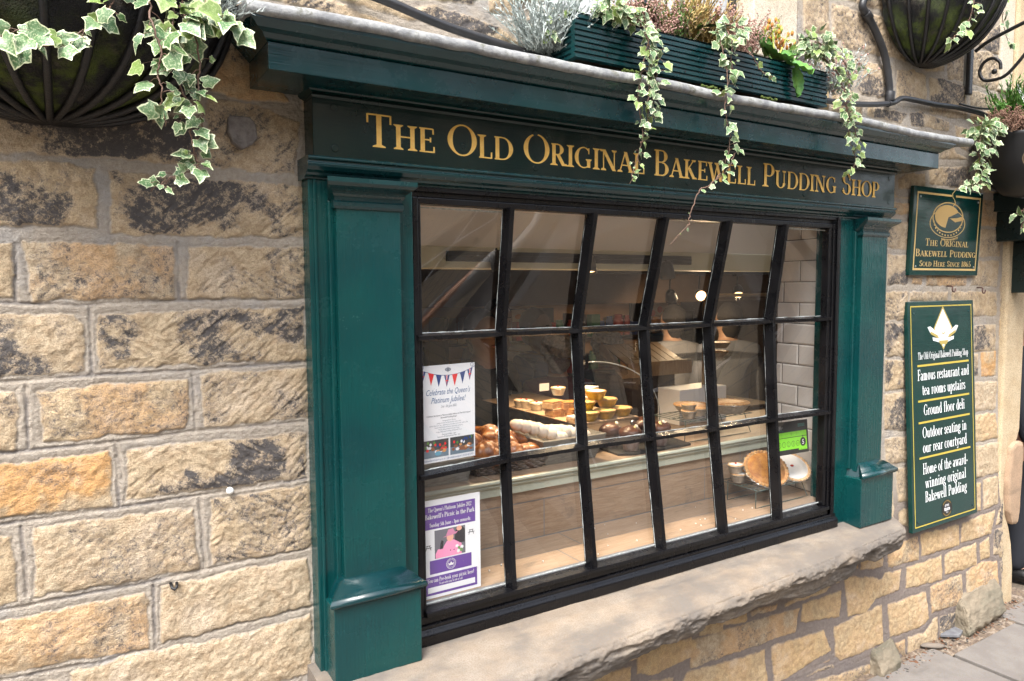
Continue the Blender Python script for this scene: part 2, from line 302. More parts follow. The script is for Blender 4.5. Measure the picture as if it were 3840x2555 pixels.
STONES=[('d',[(-0.114,0.411),(0.047,0.407),(0.328,0.443),(0.321,0.325),(-0.119,0.316)]),('t',[(0.348,0.488),(0.435,0.495),(0.587,0.459),(0.569,0.316),(0.342,0.316)]),('o',[(0.359,0.641),(0.443,0.629),(0.556,0.515),(0.461,0.498),(0.355,0.511)]),('s',[(-0.12,0.298),(0.032,0.303),(0.088,0.286),(0.088,0.151),(-0.127,0.149)]),('st',[(0.119,0.288),(0.591,0.285),(0.59,0.141),(0.118,0.137)]),('',[(-0.138,0.108),(-0.085,0.108),(-0.09,-0.015),(-0.145,-0.019)]),('o',[(-0.066,0.112),(0.252,0.112),(0.252,-0.021),(-0.053,-0.026)]),('t',[(0.29,0.111),(0.592,0.112),(0.586,-0.028),(0.283,-0.021)]),('s',[(-0.146,-0.056),(0.031,-0.061),(0.047,-0.087),(0.042,-0.199),(-0.153,-0.2)]),('st',[(0.081,-0.062),(0.273,-0.055),(0.583,-0.053),(0.587,-0.201),(0.077,-0.194)]),('',[(-0.155,-0.228),(-0.097,-0.24),(-0.09,-0.277),(-0.103,-0.374),(-0.162,-0.374)]),('o',[(-0.052,-0.239),(0.272,-0.233),(0.269,-0.364),(-0.045,-0.365)]),('t',[(0.308,-0.221),(0.587,-0.227),(0.585,-0.37),(0.314,-0.363)]),('oo',[(-0.162,-0.406),(0.09,-0.408),(0.088,-0.541),(-0.168,-0.531)]),('st',[(0.127,-0.402),(0.584,-0.412),(0.582,-0.539),(0.122,-0.534)]),('',[(-0.17,-0.567),(-0.12,-0.58),(-0.118,-0.736),(-0.178,-0.739)]),('',[(-0.074,-0.567),(0.277,-0.579),(0.284,-0.746),(-0.082,-0.736)]),('t',[(0.321,-0.564),(0.588,-0.563),(0.587,-0.749),(0.317,-0.738)]),('o',[(-0.18,-0.781),(0.159,-0.781),(0.156,-0.928),(-0.186,-0.902)]),('p',[(0.19,-0.771),(0.573,-0.777),(0.582,-0.92),(0.186,-0.923)]),('p',[(0.109,-0.937),(0.364,-0.955),(0.577,-0.947),(0.577,-1.118),(0.284,-1.113),(-0.016,-1.017),(-0.016,-0.946)]),('p',[(-0.177,-0.937),(-0.044,-0.956),(-0.039,-1.047),(-0.181,-1.018)]),('y',[(3.753,-1.295),(4.126,-1.321),(4.134,-1.432),(3.76,-1.415)]),('y',[(4.166,-1.314),(4.536,-1.308),(4.487,-1.433),(4.153,-1.422)]),('y',[(3.625,-1.452),(3.957,-1.448),(3.96,-1.585),(3.613,-1.556)]),('y',[(3.99,-1.454),(4.322,-1.454),(4.332,-1.584),(3.991,-1.566)]),('y',[(4.359,-1.469),(4.467,-1.452),(4.476,-1.565),(4.367,-1.565)]),('y',[(3.455,-1.604),(3.803,-1.613),(3.838,-1.771),(3.784,-1.793),(3.475,-1.774)]),('o',[(3.846,-1.595),(4.166,-1.601),(4.185,-1.769),(3.861,-1.741)]),('o',[(4.214,-1.597),(4.382,-1.576),(4.561,-1.609),(4.593,-1.804),(4.226,-1.764)]),('y',[(3.098,-1.374),(3.403,-1.458),(3.384,-1.523),(3.269,-1.595),(3.128,-1.579)]),('y',[(3.429,-1.434),(3.572,-1.451),(3.555,-1.549),(3.298,-1.539)]),('y',[(2.798,-1.442),(3.076,-1.439),(3.056,-1.561),(2.787,-1.524)]),('y',[(3.018,-1.602),(3.398,-1.587),(3.42,-1.787),(3.07,-1.782),(3.029,-1.745)]),('o',[(2.11,-1.438),(2.542,-1.444),(2.776,-1.458),(2.747,-1.556),(2.112,-1.553)]),('y',[(2.589,-1.586),(2.945,-1.599),(2.993,-1.709),(2.612,-1.766)]),('y',[(2.149,-1.57),(2.546,-1.592),(2.572,-1.754),(2.152,-1.731)]),('y',[(3.377,-1.815),(3.466,-1.813),(3.589,-1.964),(3.462,-1.955)]),('y',[(2.783,-1.818),(3.391,-1.873),(3.406,-1.959),(2.922,-2.011)]),('y',[(2.68,-1.407),(2.995,-1.402),(2.957,-1.424),(2.68,-1.425)]),('o',[(2.466,-1.396),(2.627,-1.403),(2.619,-1.425),(2.471,-1.42)]),('y',[(2.146,-1.35),(2.441,-1.396),(2.434,-1.434),(2.147,-1.399)]),('o',[(3.456,-1.413),(3.737,-1.431),(3.729,-1.305),(3.45,-1.305)]),('y',[(1.833,-1.391),(2.065,-1.421),(2.22,-1.457),(2.181,-1.499),(1.912,-1.529),(1.834,-1.495)]),('y',[(2.156,-1.394),(2.298,-1.413),(2.298,-1.443),(2.165,-1.431)]),('y',[(1.772,-1.406),(2.118,-1.424),(2.118,-1.441),(1.772,-1.433)]),('y',[(1.472,-1.398),(1.738,-1.397),(1.725,-1.441),(1.424,-1.444)]),('y',[(1.514,-1.431),(1.806,-1.459),(1.793,-1.537),(1.514,-1.492)]),('y',[(2.097,-1.562),(2.301,-1.58),(2.304,-1.694),(2.023,-1.653)]),('y',[(1.834,-1.539),(2.022,-1.568),(1.986,-1.641),(1.835,-1.621)]),('y',[(1.044,-1.344),(1.366,-1.425),(1.365,-1.545),(1.043,-1.436)]),('y',[(1.395,-1.48),(1.773,-1.563),(1.774,-1.71),(1.394,-1.606)]),('',[(3.501,0.508),(3.571,0.542),(3.741,0.56),(3.746,0.489),(3.513,0.468)]),('t',[(3.433,0.28),(3.482,0.305),(3.628,0.305),(3.636,0.17),(3.438,0.177)]),('s',[(3.435,0.148),(3.616,0.146),(3.614,0.003),(3.438,-0.002)]),('t',[(3.43,-0.037),(3.627,-0.039),(3.619,-0.176),(3.432,-0.177)]),('s',[(3.772,0.592),(4.167,0.624),(4.213,0.514),(3.789,0.51)]),('o',[(4.293,0.461),(4.477,0.459),(4.529,0.322),(4.305,0.32)]),('',[(4.306,0.3),(4.538,0.302),(4.537,0.158),(4.306,0.144)]),('',[(4.295,0.125),(4.532,0.128),(4.518,-0.017),(4.229,-0.009)]),('o',[(3.786,0.045),(4.188,0.033),(4.185,-0.012),(3.783,-0.004)]),('',[(3.638,-0.042),(3.999,-0.042),(4.002,-0.09),(3.64,-0.084)]),('',[(4.035,-0.043),(4.52,-0.047),(4.532,-0.183),(4.044,-0.17)]),('s',[(4.284,-0.232),(4.522,-0.23),(4.535,-0.381),(4.296,-0.375)]),('st',[(3.437,-0.19),(3.616,-0.2),(3.625,-0.362),(3.44,-0.355)]),('s',[(3.439,-0.375),(3.626,-0.383),(3.635,-0.526),(3.44,-0.524)]),('s',[(3.438,-0.538),(3.636,-0.547),(3.648,-0.752),(3.443,-0.715)]),('',[(3.441,-0.763),(3.65,-0.777),(3.657,-0.902),(3.448,-0.894)]),('',[(3.543,-0.928),(3.666,-0.935),(3.676,-1.112),(3.552,-1.098)]),('',[(3.549,-1.147),(3.678,-1.141),(3.685,-1.257),(3.552,-1.204)]),('s',[(4.034,-0.367),(4.337,-0.391),(4.346,-0.514),(4.044,-0.5)]),('oo',[(4.369,-0.385),(4.534,-0.382),(4.546,-0.524),(4.384,-0.52)]),('p',[(4.131,-0.543),(4.557,-0.56),(4.547,-0.718),(4.143,-0.709)]),('y',[(4.144,-0.724),(4.549,-0.742),(4.57,-0.887),(4.156,-0.885)]),('p',[(4.157,-0.908),(4.572,-0.915),(4.579,-1.089),(4.171,-1.093)]),('p',[(4.401,-1.107),(4.573,-1.113),(4.571,-1.274),(4.4,-1.285)]),('y',[(4.086,-1.087),(4.372,-1.123),(4.369,-1.28),(4.097,-1.241)]),('y',[(4.166,-1.323),(4.534,-1.308),(4.495,-1.406),(4.18,-1.41)]),('y',[(3.764,-1.301),(4.13,-1.316),(4.136,-1.394),(3.767,-1.346)]),('',[(3.461,1.026),(3.603,1.047),(3.716,1.035),(3.729,0.921),(3.464,0.892)]),('s',[(3.743,1.033),(3.865,1.045),(4.087,1.034),(4.119,0.939),(3.763,0.907)]),('',[(4.149,1.023),(4.273,1.028),(4.457,0.994),(4.461,0.956),(4.155,0.938)]),('o',[(4.157,0.919),(4.448,0.945),(4.44,0.882),(4.162,0.858)]),('t',[(3.909,1.146),(4.039,1.203),(4.064,1.182),(4.068,1.055),(3.921,1.053)]),('t',[(4.121,1.222),(4.305,1.252),(4.491,1.224),(4.505,1.058),(4.14,1.059)]),('t',[(3.633,1.08),(3.881,1.136),(3.885,1.083),(3.731,1.06)]),('s',[(3.285,1.033),(3.421,1.037),(3.409,0.885),(3.18,0.877),(3.152,0.9)]),('s',[(3.234,0.825),(3.492,0.834),(3.564,0.831),(3.505,0.784),(3.231,0.781)]),('s',[(3.585,0.839),(3.679,0.856),(3.948,0.834),(3.952,0.786),(3.599,0.783)]),('',[(3.769,0.896),(4.132,0.923),(4.124,0.866),(4.064,0.865),(3.766,0.855)]),('s',[(4.008,0.822),(4.189,0.817),(4.319,0.78),(4.199,0.693),(4.038,0.727)]),('t',[(3.022,1.2),(3.321,1.255),(3.4,1.232),(3.539,1.088),(3.199,1.068),(3.028,1.061)]),('t',[(3.222,1.338),(3.373,1.368),(3.368,1.286),(3.207,1.271)]),('s',[(4.203,1.278),(4.471,1.444),(4.488,1.256),(4.318,1.248)]),('s',[(4.355,0.803),(4.625,0.797),(4.634,0.698),(4.43,0.694)]),('',[(2.746,1.242),(2.92,1.277),(2.936,1.097),(2.755,1.081)]),('t',[(2.948,1.232),(3.069,1.245),(3.387,1.208),(3.535,1.077),(2.953,1.1)]),('t',[(3.022,1.298),(3.359,1.366),(3.344,1.281),(3.067,1.276)]),('s',[(3.206,1.021),(3.417,1.036),(3.394,0.911),(3.175,0.903)]),('st',[(0.506,0.792),(0.619,0.815),(0.741,0.797),(0.921,0.756),(0.88,0.76),(0.506,0.775)]),('s',[(0.648,0.821),(0.801,0.852),(0.881,0.827),(0.964,0.805),(0.922,0.794)]),('st',[(0.944,0.835),(1.008,0.852),(1.229,0.833),(1.313,0.795),(1.143,0.778),(0.943,0.801)]),('s',[(0.987,0.897),(1.168,0.926),(1.135,0.88),(1,0.869)]),('',[(1.197,0.94),(1.368,0.966),(1.288,0.881),(1.196,0.872)])]
JOINTS = [[(-0.201,-0.022),(-0.116,-0.028),(0.035,-0.038),(0.1,-0.034),(0.256,-0.029),(0.583,-0.032)],[(-0.21,-0.214),(-0.125,-0.213),(0.066,-0.21),(0.286,-0.212),(0.57,-0.209)],[(-0.219,-0.381),(-0.133,-0.38),(0.102,-0.381),(0.287,-0.374),(0.578,-0.38)],[(-0.223,-0.546),(-0.141,-0.548),(0.079,-0.549),(0.293,-0.548),(0.58,-0.545)],[(-0.233,-0.75),(-0.151,-0.753),(0.156,-0.755),(0.296,-0.751),(0.574,-0.747)],[(-0.241,-0.91),(-0.159,-0.92),(0.05,-0.935),(0.149,-0.93)],[(0.309,-0.922),(0.443,-0.921),(0.586,-0.923)],[(0.265,0.118),(0.263,-0.027)],[(0.062,-0.043),(0.06,-0.212)],[(0.286,-0.216),(0.291,-0.375)],[(-0.076,-0.228),(-0.078,-0.378)],[(0.105,-0.389),(0.115,-0.476)],[(0.104,-0.417),(0.105,-0.548)],[(0.293,-0.556),(0.3,-0.748)],[(-0.1,-0.562),(-0.097,-0.73)],[(0.173,-0.767),(0.173,-0.931)],[(-0.079,0.106),(-0.087,-0.025)]]
_bb = [(min(p[0] for p in q), max(p[0] for p in q), min(p[1] for p in q), max(p[1] for p in q)) for _, q in STONES]
def _fill():
    rnd = random.Random(3); res = []
    z = -2.1
    while z < 4.2:
        h = rnd.uniform(.16, .2); x = -2.0 - rnd.random()*.3
        while x < 5.2:
            w = rnd.uniform(.26, .46); res.append((rnd.choice(['', 'y', 's', 't', 'o', 'st']), [(x+.012, z+h-.012), (x+w-.012, z+h-.012), (x+w-.012, z+.012), (x+.012, z+.012)])); x += w
        z += h
    return res
_ALL = STONES + _fill()
def wall_patch(x0, x1, z0, z1, res, seed=0):
    nx = max(2, int((x1-x0)/res)+1); nz = max(2, int((z1-z0)/res)+1)
    X, Z = np.meshgrid(np.linspace(x0, x1, nx), np.linspace(z0, z1, nz)); X = X.astype(np.float64); Z = Z.astype(np.float64)
    wx = X + .016*(fbm(X, Z, 22, 3, 5)-.5) + .006*(fbm(X, Z, 110, 2, 8)-.5); wz = Z + .016*(fbm(X, Z, 22, 3, 9)-.5) + .007*(fbm(X, Z, 110, 2, 4)-.5)
    sd = np.full(X.shape, 9.0); hue = np.zeros(X.shape); org = np.zeros(X.shape); soot = np.zeros(X.shape); tool = np.zeros(X.shape); flip = np.zeros(X.shape)
    for i, (t, q) in enumerate(_ALL):
        if i == len(STONES): listed = sd.copy()
        q = np.array(q); a, b = q.min(0)-.05, q.max(0)+.05
        c0 = np.searchsorted(X[0], a[0]); c1 = np.searchsorted(X[0], b[0]); r0 = np.searchsorted(Z[:, 0], a[1]); r1 = np.searchsorted(Z[:, 0], b[1])
        if c1 <= c0 or r1 <= r0: continue
        px = wx[r0:r1, c0:c1]; pz = wz[r0:r1, c0:c1]; d = np.full(px.shape, 9.0); ins = np.zeros(px.shape, bool)
        for k in range(len(q)):
            A = q[k]; B = q[(k+1) % len(q)]; e = B-A; tt = np.clip(((px-A[0])*e[0]+(pz-A[1])*e[1])/(e@e+1e-12), 0, 1)
            d = np.minimum(d, np.hypot(px-A[0]-tt*e[0], pz-A[1]-tt*e[1]))
            cr = ((A[1] > pz) != (B[1] > pz)) & (px < (B[0]-A[0])*(pz-A[1])/(B[1]-A[1]+1e-12)+A[0]); ins ^= cr
        s = np.where(ins, -d, d)
        if i >= len(STONES): s = np.maximum(s, .040-listed[r0:r1, c0:c1])
        rn = random.Random(i*7+1); m = s < sd[r0:r1, c0:c1]
        sv = sd[r0:r1, c0:c1]; sv[m] = s[m]
        for arr, val in ((hue, (.15 if 'p' in t else .8 if 'y' in t else .35)+rn.random()*.35-.15), (org, (1.0 if 'oo' in t else .55 if 'o' in t else .28 if 'y' in t else .08)),
                         (soot, (.70 if 's' in t else .8 if 'd' in t else .04 if ('y' in t or 'p' in t) else .46)), (tool, 1.0 if 't' in t else .12), (flip, rn.random())):
            v = arr[r0:r1, c0:c1]; v[m] = val
    mask = sstep(.003, -.003, sd); inner = np.clip(-sd/.03, 0, 1); inner = 1-(1-inner)**2
    blob = fbm(X, Z, 9, 3, 31); soot = soot*sstep(.32, .66, blob+.10*inner)*1.35*mask
    # chisel marks in two slants
    def marks(ang, s):
        c, s_ = math.cos(ang), math.sin(ang); u = (X*c+Z*s_); v = (-X*s_+Z*c)+.012*fbm(X, Z, 14, 2, s)
        return sstep(.45, .75, fbm(u*26, v*120, 1, 2, s))
    mk = np.where(fbm(X, Z, 3.2, 2, 77)+.3*(flip-.5) > .5, marks(R(38), 3), marks(R(-35), 6))
    soot = soot*(.86+.34*mk*(.25+.75*tool)+.5*(fbm(X, Z, 38, 3, 99)-.5))
    rough = (fbm(X, Z, 14, 4, 12)-.5)*.011 + (fbm(X, Z, 70, 3, 15)-.5)*.006
    hs = .004+.003*inner+rough*(.35+.65*inner) - .0026*mk*tool
    hm = (fbm(X, Z, 20, 3, 41)-.5)*.006+(fbm(X, Z, 160, 2, 43)-.5)*.0022
    jl = np.full(X.shape, 9.0)
    for L in JOINTS:
        for (ax, az), (bx, bz) in zip(L, L[1:]):
            if max(ax, bx) < x0-.1 or min(ax, bx) > x1+.1: continue
            ex, ez = bx-ax, bz-az; tt = np.clip(((wx-ax)*ex+(wz-az)*ez)/(ex*ex+ez*ez), 0, 1); jl = np.minimum(jl, np.hypot((X*.7+wx*.3)-ax-tt*ex, (Z*.7+wz*.3)-az-tt*ez))
    line = sstep(.0062, .0022, jl)*(1-mask); hm = hm+.002+.0012*sstep(.020, .009, jl)*sstep(.3, .6, fbm(X, Z, 7, 2, 58))-.0034*line
    groove = 0*sstep(.012, .014, sd)*sstep(.022, .018, sd)*sstep(.45, .55, fbm(X, Z, 5, 2, 91)); hm = hm-.003*groove
    lip = np.exp(-((sd-.003)/.0025)**2)*.002
    h = mask*hs+(1-mask)*(hm-lip)
    # the wall swells slightly towards its foot on the shop door's side
    Y = DW-h-.05*sstep(-.3, -1.9, Z)*sstep(1.6, 3.2, X)
    V = np.stack([X, Y, Z], -1).reshape(-1, 3)
    foot_dark = sstep(-1.62, -1.9, Z)*.9*sstep(.3, .6, fbm(X, Z, 6, 3, 55)); soot = np.maximum(soot, foot_dark*.7)  # patchily darker towards the foot of the wall
    soot = soot+line*(.12+.88*sstep(.38, .62, fbm(X, Z, 9, 3, 57)))
    A = np.stack([mask, hue, soot, org], -1).reshape(-1, 4)
    I = np.arange(nx*nz).reshape(nz, nx); F = np.stack([I[:-1, :-1], I[:-1, 1:], I[1:, 1:], I[1:, :-1]], -1).reshape(-1, 4)
    return V, F, A
def wall(name, regs, parent):
    Vs, Fs, As, n = [], [], [], 0
    for r in regs:
        V, F, A = wall_patch(*r); Vs.append(V); Fs.append(F+n); As.append(A); n += len(V)
    return np_mesh(name, np.concatenate(Vs), np.concatenate(Fs), STONE, parent, {'A': np.concatenate(As)})
bld = empty('stone_building', (0, 2.2, GZ), 'old gritstone building of coursed blocks carrying the green shopfront', 'building')
wall('masonry', [(-.25, .62, -1.25, 1.0, .003), (-1.9, -.25, -1.95, 1.0, .0075), (-.25, .62, -1.95, -1.25, .007), (-1.9, 1.27, 1.0, 4.0, .03), (.62, 1.27, .55, 1.0, .005),
                  (.62, 3.3, -1.95, -1.1, .0045), (3.3, 4.62, -1.95, 1.75, .0045), (1.27, 2.45, .55, .93, .008), (2.45, 3.3, .55, 1.75, .006), (-1.9, 4.62, 1.75 if 0 else 2.4, 4.0, .04)], bld)
mb = MB()   # core of the wall behind the faced blocks, left open at the windows and the doorway
for x0, x1, z0, z1 in ((-1.9, .9, -1.95, 4), (.9, 2.96, -1.95, -1.12), (.9, 1.27, .32, 4), (1.27, 2.5, .32, .9), (1.27, 2.5, 2.2, 4), (2.5, 3.07, .36, 4), (3.07, 4.55, -1.95, .98), (3.07, 4.55, .98, 4), (4.55, 9, 1.0, 4)):
    mb.box(x0, x1, 2.085, 2.3, z0, z1)
mb.build('wall_core', mat('rubble_core', (.3, .25, .19), .95), bld)
# broken stone sill
def ragged_sill():
    n = 620; xs = np.linspace(.565, 3.34, n); nt_, nf, nb_ = 24, 30, 6; T = np.linspace(0, 1, nt_)**.6; Fq = np.linspace(0, 1, nf); Bq = np.linspace(0, 1, nb_)
    X = xs[:, None]; one = np.ones_like(X)
    yf = 1.735+.055*(X-1.4)+.018*(fbm(X, one*3, 2.6, 3, 61)-.5)+.03*sstep(3.27, 3.345, X)**2
    th = .112+.05*(fbm(X, one*7, 2.3, 2, 63)-.5)+.035*(fbm(X, one*9, 7, 3, 65)-.5)+.03*sstep(2.2, 2.6, X)-.03*sstep(2.9, 2.98, X)
    step = sstep(.48, .53, fbm(X, one*5, 3.4, 2, 67))
    top_y = 2.07-(2.07-yf)*T[None]; top_z = -1.090-.028*T[None]-.022*T[None]**6-.004*(fbm(X*np.ones((1, nt_)), T[None]*.25*np.ones((n, 1)), 9, 3, 81)-.5)*2
    P = [np.stack([X*np.ones((1, nt_)), top_y, top_z], -1)]
    tt = Fq[None]*np.ones((n, 1)); xx = X*np.ones((1, nf)); zz = -1.140-th*tt
    rid = 1-np.abs(2*fbm(xx*.55, zz*1.7+.05*fbm(xx, zz, 6, 2, 3), 15, 5, 71, .6)-1)
    gr = fbm(xx, zz*1.4, 60, 4, 73, .65)
    rnd_edge = np.sqrt(np.clip(tt*9, 0, 1))
    fy = yf-.008*rnd_edge+.014*(1-rid)*np.clip(tt*5, 0, 1)*1.8-.012*np.clip(tt*5, 0, 1)+.006*(gr-.5)*np.clip(tt*6, .1, 1)+.035*tt**2+.022*step*sstep(.35, .5, tt+.15*(gr-.5))
    P.append(np.stack([xx, fy, zz-.006*(gr-.5)], -1))
    bz = -1.140-th; P.append(np.stack([X*np.ones((1, nb_)), (fy[:, -1:]+.01)*(1-Bq[None])+2.08*Bq[None], bz-.02*np.sin(Bq[None]*3)+.01*(fbm(X*np.ones((1, nb_)), Bq[None]*np.ones((n, 1)), 14, 3, 91)-.5)], -1))
    V = np.concatenate(P, 1); k = V.shape[1]; V = V.reshape(-1, 3); I = np.arange(n*k).reshape(n, k)
    o = np_mesh('window_sill', V, np.stack([I[:-1, :-1], I[:-1, 1:], I[1:, 1:], I[1:, :-1]], -1).reshape(-1, 4), SILL, bld)
    mbx = MB(); mbx.prism([tuple(V[I[-1, j]]) for j in range(k)], (-.004, 0, 0)); mbx.build('sill_end', SILL, o); mbx = MB(); mbx.prism([tuple(V[I[0, j]]) for j in range(k)], (.004, 0, 0)); mbx.build('sill_end', SILL, o)
ragged_sill()
_ct = bpy.data.textures.new('rock', 'CLOUDS'); _ct.noise_scale = .05; _ct.noise_depth = 4
def rough(o, s=.014, lv=4):
    a = o.modifiers.new('sub', 'SUBSURF'); a.subdivision_type = 'SIMPLE'; a.levels = lv; a.render_levels = lv
    d = o.modifiers.new('d', 'DISPLACE'); d.texture = _ct; d.strength = s; d.mid_level = .5; d.texture_coords = 'OBJECT' if 0 else 'LOCAL'
    for p in o.data.polygons: p.use_smooth = True
    return o
# door surround on the far end: jamb with swept foot, guard stone
o_ = [(4.57, 1.75), (4.80, 1.75), (4.80, -.86), (4.775, -.92), (4.72, -.96), (4.665, -1.02), (4.64, -1.12), (4.645, -1.25), (4.67, -1.36), (4.72, -1.44), (4.76, -1.55), (4.79, -1.7), (4.80, -1.93), (4.60, -1.93), (4.585, -1.4), (4.575, -1.0)]
mb = MB(); mb.prism([(x, 2.015, z) for x, z in o_], (0, .3, 0)); mb.build('door_jamb', JAMB, bld, bevel=.014)
mb = MB(); mb.prism([(x, 1.99, z) for x, z in [(4.655, -.95), (4.71, -.925), (4.80, -.93), (4.815, -.98), (4.80, -1.36), (4.775, -1.43), (4.71, -1.42), (4.66, -1.33), (4.635, -1.15)]], (0, .34, 0)); rough(mb.build('guard_stone', PINKST, bld, bevel=.02), .006, 4)
# protruding footing stones
FOOT = smooth_stone('grey_footing_stone', (.22,.185,.135,1), (.18,.155,.115,1), (.085,.09,.07,1), (.42,.62))
mb = MB(); mb.prism([(4.08, 1.935, -1.93), (4.07, 1.90, -1.88), (4.09, 1.93, -1.80), (4.12, 1.985, -1.73), (4.14, 2.06, -1.70), (4.10, 2.06, -1.93)], (.42, .012, .03)); rough(mb.build('footing_stone', FOOT, bld, bevel=.012), .028, 5)
mb = MB(); mb.prism([(3.30, 1.93, -1.93), (3.30, 1.93, -1.88), (3.32, 1.98, -1.80), (3.32, 2.04, -1.80), (3.30, 2.04, -1.93)], (.17, .0, .02)); rough(mb.build('footing_stone', FOOT, bld, bevel=.01), .022, 5)
# upstairs windows
def upstairs(x0, x1, z0, z1, nm, mull):
    mb = MB()
    mb.box(x0-.02, x1+.3, 2.035, 2.2, z0-.06, z0); mb.box(x1, x1+.14, 2.03, 2.25, z0, z1); mb.box(x1+.14, x1+.28, 2.036, 2.2, z0, z1); mb.box(x0-.13, x0, 2.03, 2.25, z0, z1); mb.box(x0-.13, x1+.28, 2.032, 2.25, z1, z1+.2)
    w = mb.build('window_surround', CREAM, bld, bevel=.006)
    mb = MB(); t = .035
    mb.box(x0, x1, 2.12, 2.16, z0, z0+t); mb.box(x0, x0+t, 2.12, 2.16, z0, z1); mb.box(x1-t, x1, 2.12, 2.16, z0, z1)
    for f in mull: mb.box(x0+(x1-x0)*f-.018, x0+(x1-x0)*f+.018, 2.118, 2.162, z0+t, z1)
    for zz in (z0+.4, z0+.8): mb.box(x0+t, x1-t, 2.121, 2.159, zz, zz+.02)
    mb.build('window_frame', mat('dark_navy_frame', (.015,.018,.025), .35), w)
    mb = MB(); mb.box(x0+t, x1-t, 2.135, 2.14, z0+t, z1); mb.build('pane', mat('curtained_pane', (.42,.44,.46), .12, (.55,.56,.58), 3), w)
upstairs(1.40, 2.42, .93, 2.2, 'a', (.5,)); upstairs(4.56, 5.4, 1.06, 2.2, 'b', (.5,))

# ---------------------------------------------------------------- ground
slab = smooth_stone('grey_paving', (.18,.17,.16,1), (.15,.14,.133,1), (.075,.07,.066,1), (.55,.74))
n = slab.node_tree
def paving():
    mb = MB(); rnd = random.Random(5)
    for x0, x1, y1 in ((2.2, 2.98, 1.96), (3.0, 3.80, 1.955), (3.82, 4.47, 1.86), (4.49, 5.3, 1.965), (5.32, 6.1, 2.0), (1.3, 2.18, 1.97), (.4, 1.28, 1.97), (-.5, .38, 1.97), (6.12, 7.0, 1.97)):
        mb.box(x0+.005, x1-.005, 1.30, y1, GZ-.06, GZ+rnd.uniform(-.003, .003))
    y = 1.29
    for r, h in enumerate((.55, .6, .55)):
        x = -4.0+.35*r
        while x < 12:
            w = rnd.uniform(.62, .95); mb.box(x+.005, x+w-.005, y-h+.005, y-.005, GZ-.06, GZ+rnd.uniform(-.003, .003)); x += w
        y -= h
    return mb
pv = paving(); o = pv.build('pavement', slab, bevel=.004); tag(o, kind='structure')
mb = MB(); mb.box(-40, 60, -40, 60, GZ-.2, GZ-.035); o = mb.build('ground', mat('dirt_between_slabs', (.14,.11,.08), .95, (.08,.065,.05), 40, bmp=.004)); tag(o, kind='structure')
# gritty strip at the foot of the wall
X, Y = np.meshgrid(np.linspace(2.4, 5.0, 520), np.linspace(1.86, 2.1, 60))
Zs = GZ-.016+.02*fbm(X, Y, 9, 3, 5)+.014*(fbm(X, Y, 70, 3, 7)-.4); I = np.arange(X.size).reshape(X.shape)
o = np_mesh('dirt_strip', np.stack([X, Y, Zs], -1).reshape(-1, 3), np.stack([I[:-1, :-1], I[:-1, 1:], I[1:, 1:], I[1:, :-1]], -1).reshape(-1, 4), mat('gritty_dirt', (.17,.125,.085), .95, (.09,.065,.05), 60, bmp=.004, c3=(.26,.21,.16), ns3=25, p3=(.5,.62)))
tag(o, kind='structure')
mb = MB(); mb.box(-40, 60, -.56, -.405, GZ-.14, GZ+.002); o = mb.build('kerb', slab, bevel=.01); tag(o, kind='structure')
mb = MB(); mb.box(-40, 60, -3.6, -.55, GZ-.12, GZ-.1); o = mb.build('road', mat('worn_road', (.30,.295,.29), .8, (.38,.375,.37), 3, bmp=.003)); tag(o, kind='structure')
# two loose chips of stone
mb = MB(); mb.blob((3.80, 1.955, GZ+.012), (.065, .022, .013), seed=4, noise=.08, rot=Quaternion((0, 0, 1), -.6)); tag(mb.build('stone_chip', SILL), 'buff flake of sandstone lying on the paving edge', 'stone chip')
mb = MB(); mb.prism([(3.94, 1.99, GZ+.004), (4.02, 1.93, GZ+.004), (4.10, 1.95, GZ+.004), (4.14, 2.0, GZ+.004), (4.05, 2.03, GZ+.004)], (0, 0, .018)); tag(mb.build('slate_chip', mat('slate_grey', (.16,.165,.175), .7, (.11,.11,.12), 30, bmp=.003), bevel=.004), 'flat grey slate piece in the dirt by the wall foot', 'stone chip')
mb = MB(); rnd = random.Random(11)
for i in range(420):
    x = rnd.uniform(3.3, 4.8); y = rnd.uniform(1.89, 2.03); s = rnd.uniform(.002, .008); mb.blob((x, y, GZ+.001), (s*rnd.uniform(1, 2), s, s*.5), m=rnd.choice((0, 0, 1, 2)), seg=5, rings=3, rot=Quaternion((0, 0, 1), rnd.random()*3))
tag(mb.build('grit_and_dry_leaves', [mat('bark_bit', (.13,.06,.03), .9), mat('pale_grit', (.20,.17,.135), .9), mat('dark_grit', (.05,.045,.04), .9)]), 'scattered grit, twigs and dry leaf bits along the wall foot', 'debris', kind='stuff')
# fixings in the old wall
mb = MB(); mb.prism([(x, 2.052, z) for x, z in [(.395, .446), (.40, .452), (.45, .453), (.465, .436), (.468, .40), (.455, .382), (.428, .366), (.405, .383), (.393, .41)]], (0, -.028, 0)); tag(mb.build('mortar_plug', mat('grey_cement', (.13,.115,.105), .95, (.2,.18,.165), 50, bmp=.004), bevel=.004), 'dark grey cement plug filling a hole high in the stone wall', 'cement plug')
mb = MB(); mb.lathe([(.009, 0), (.010, .012), (.006, .02), (.001, .021)], (.369, 2.05, -.545), 12, ax=(0, -1, 0)); tag(mb.build('white_wall_plug', mat('white_plastic', (.8,.8,.76), .5)), 'small white plastic plug in a mortar joint of the wall', 'wall plug')
mb = MB(); mb.tube([(.215, 2.05, -.770), (.217, 2.034, -.778), (.222, 2.030, -.782), (.228, 2.034, -.778), (.229, 2.045, -.770)], .004, 8); tag(mb.build('broken_staple', IRON), 'rusty broken iron staple in the lower stone wall', 'wall staple')
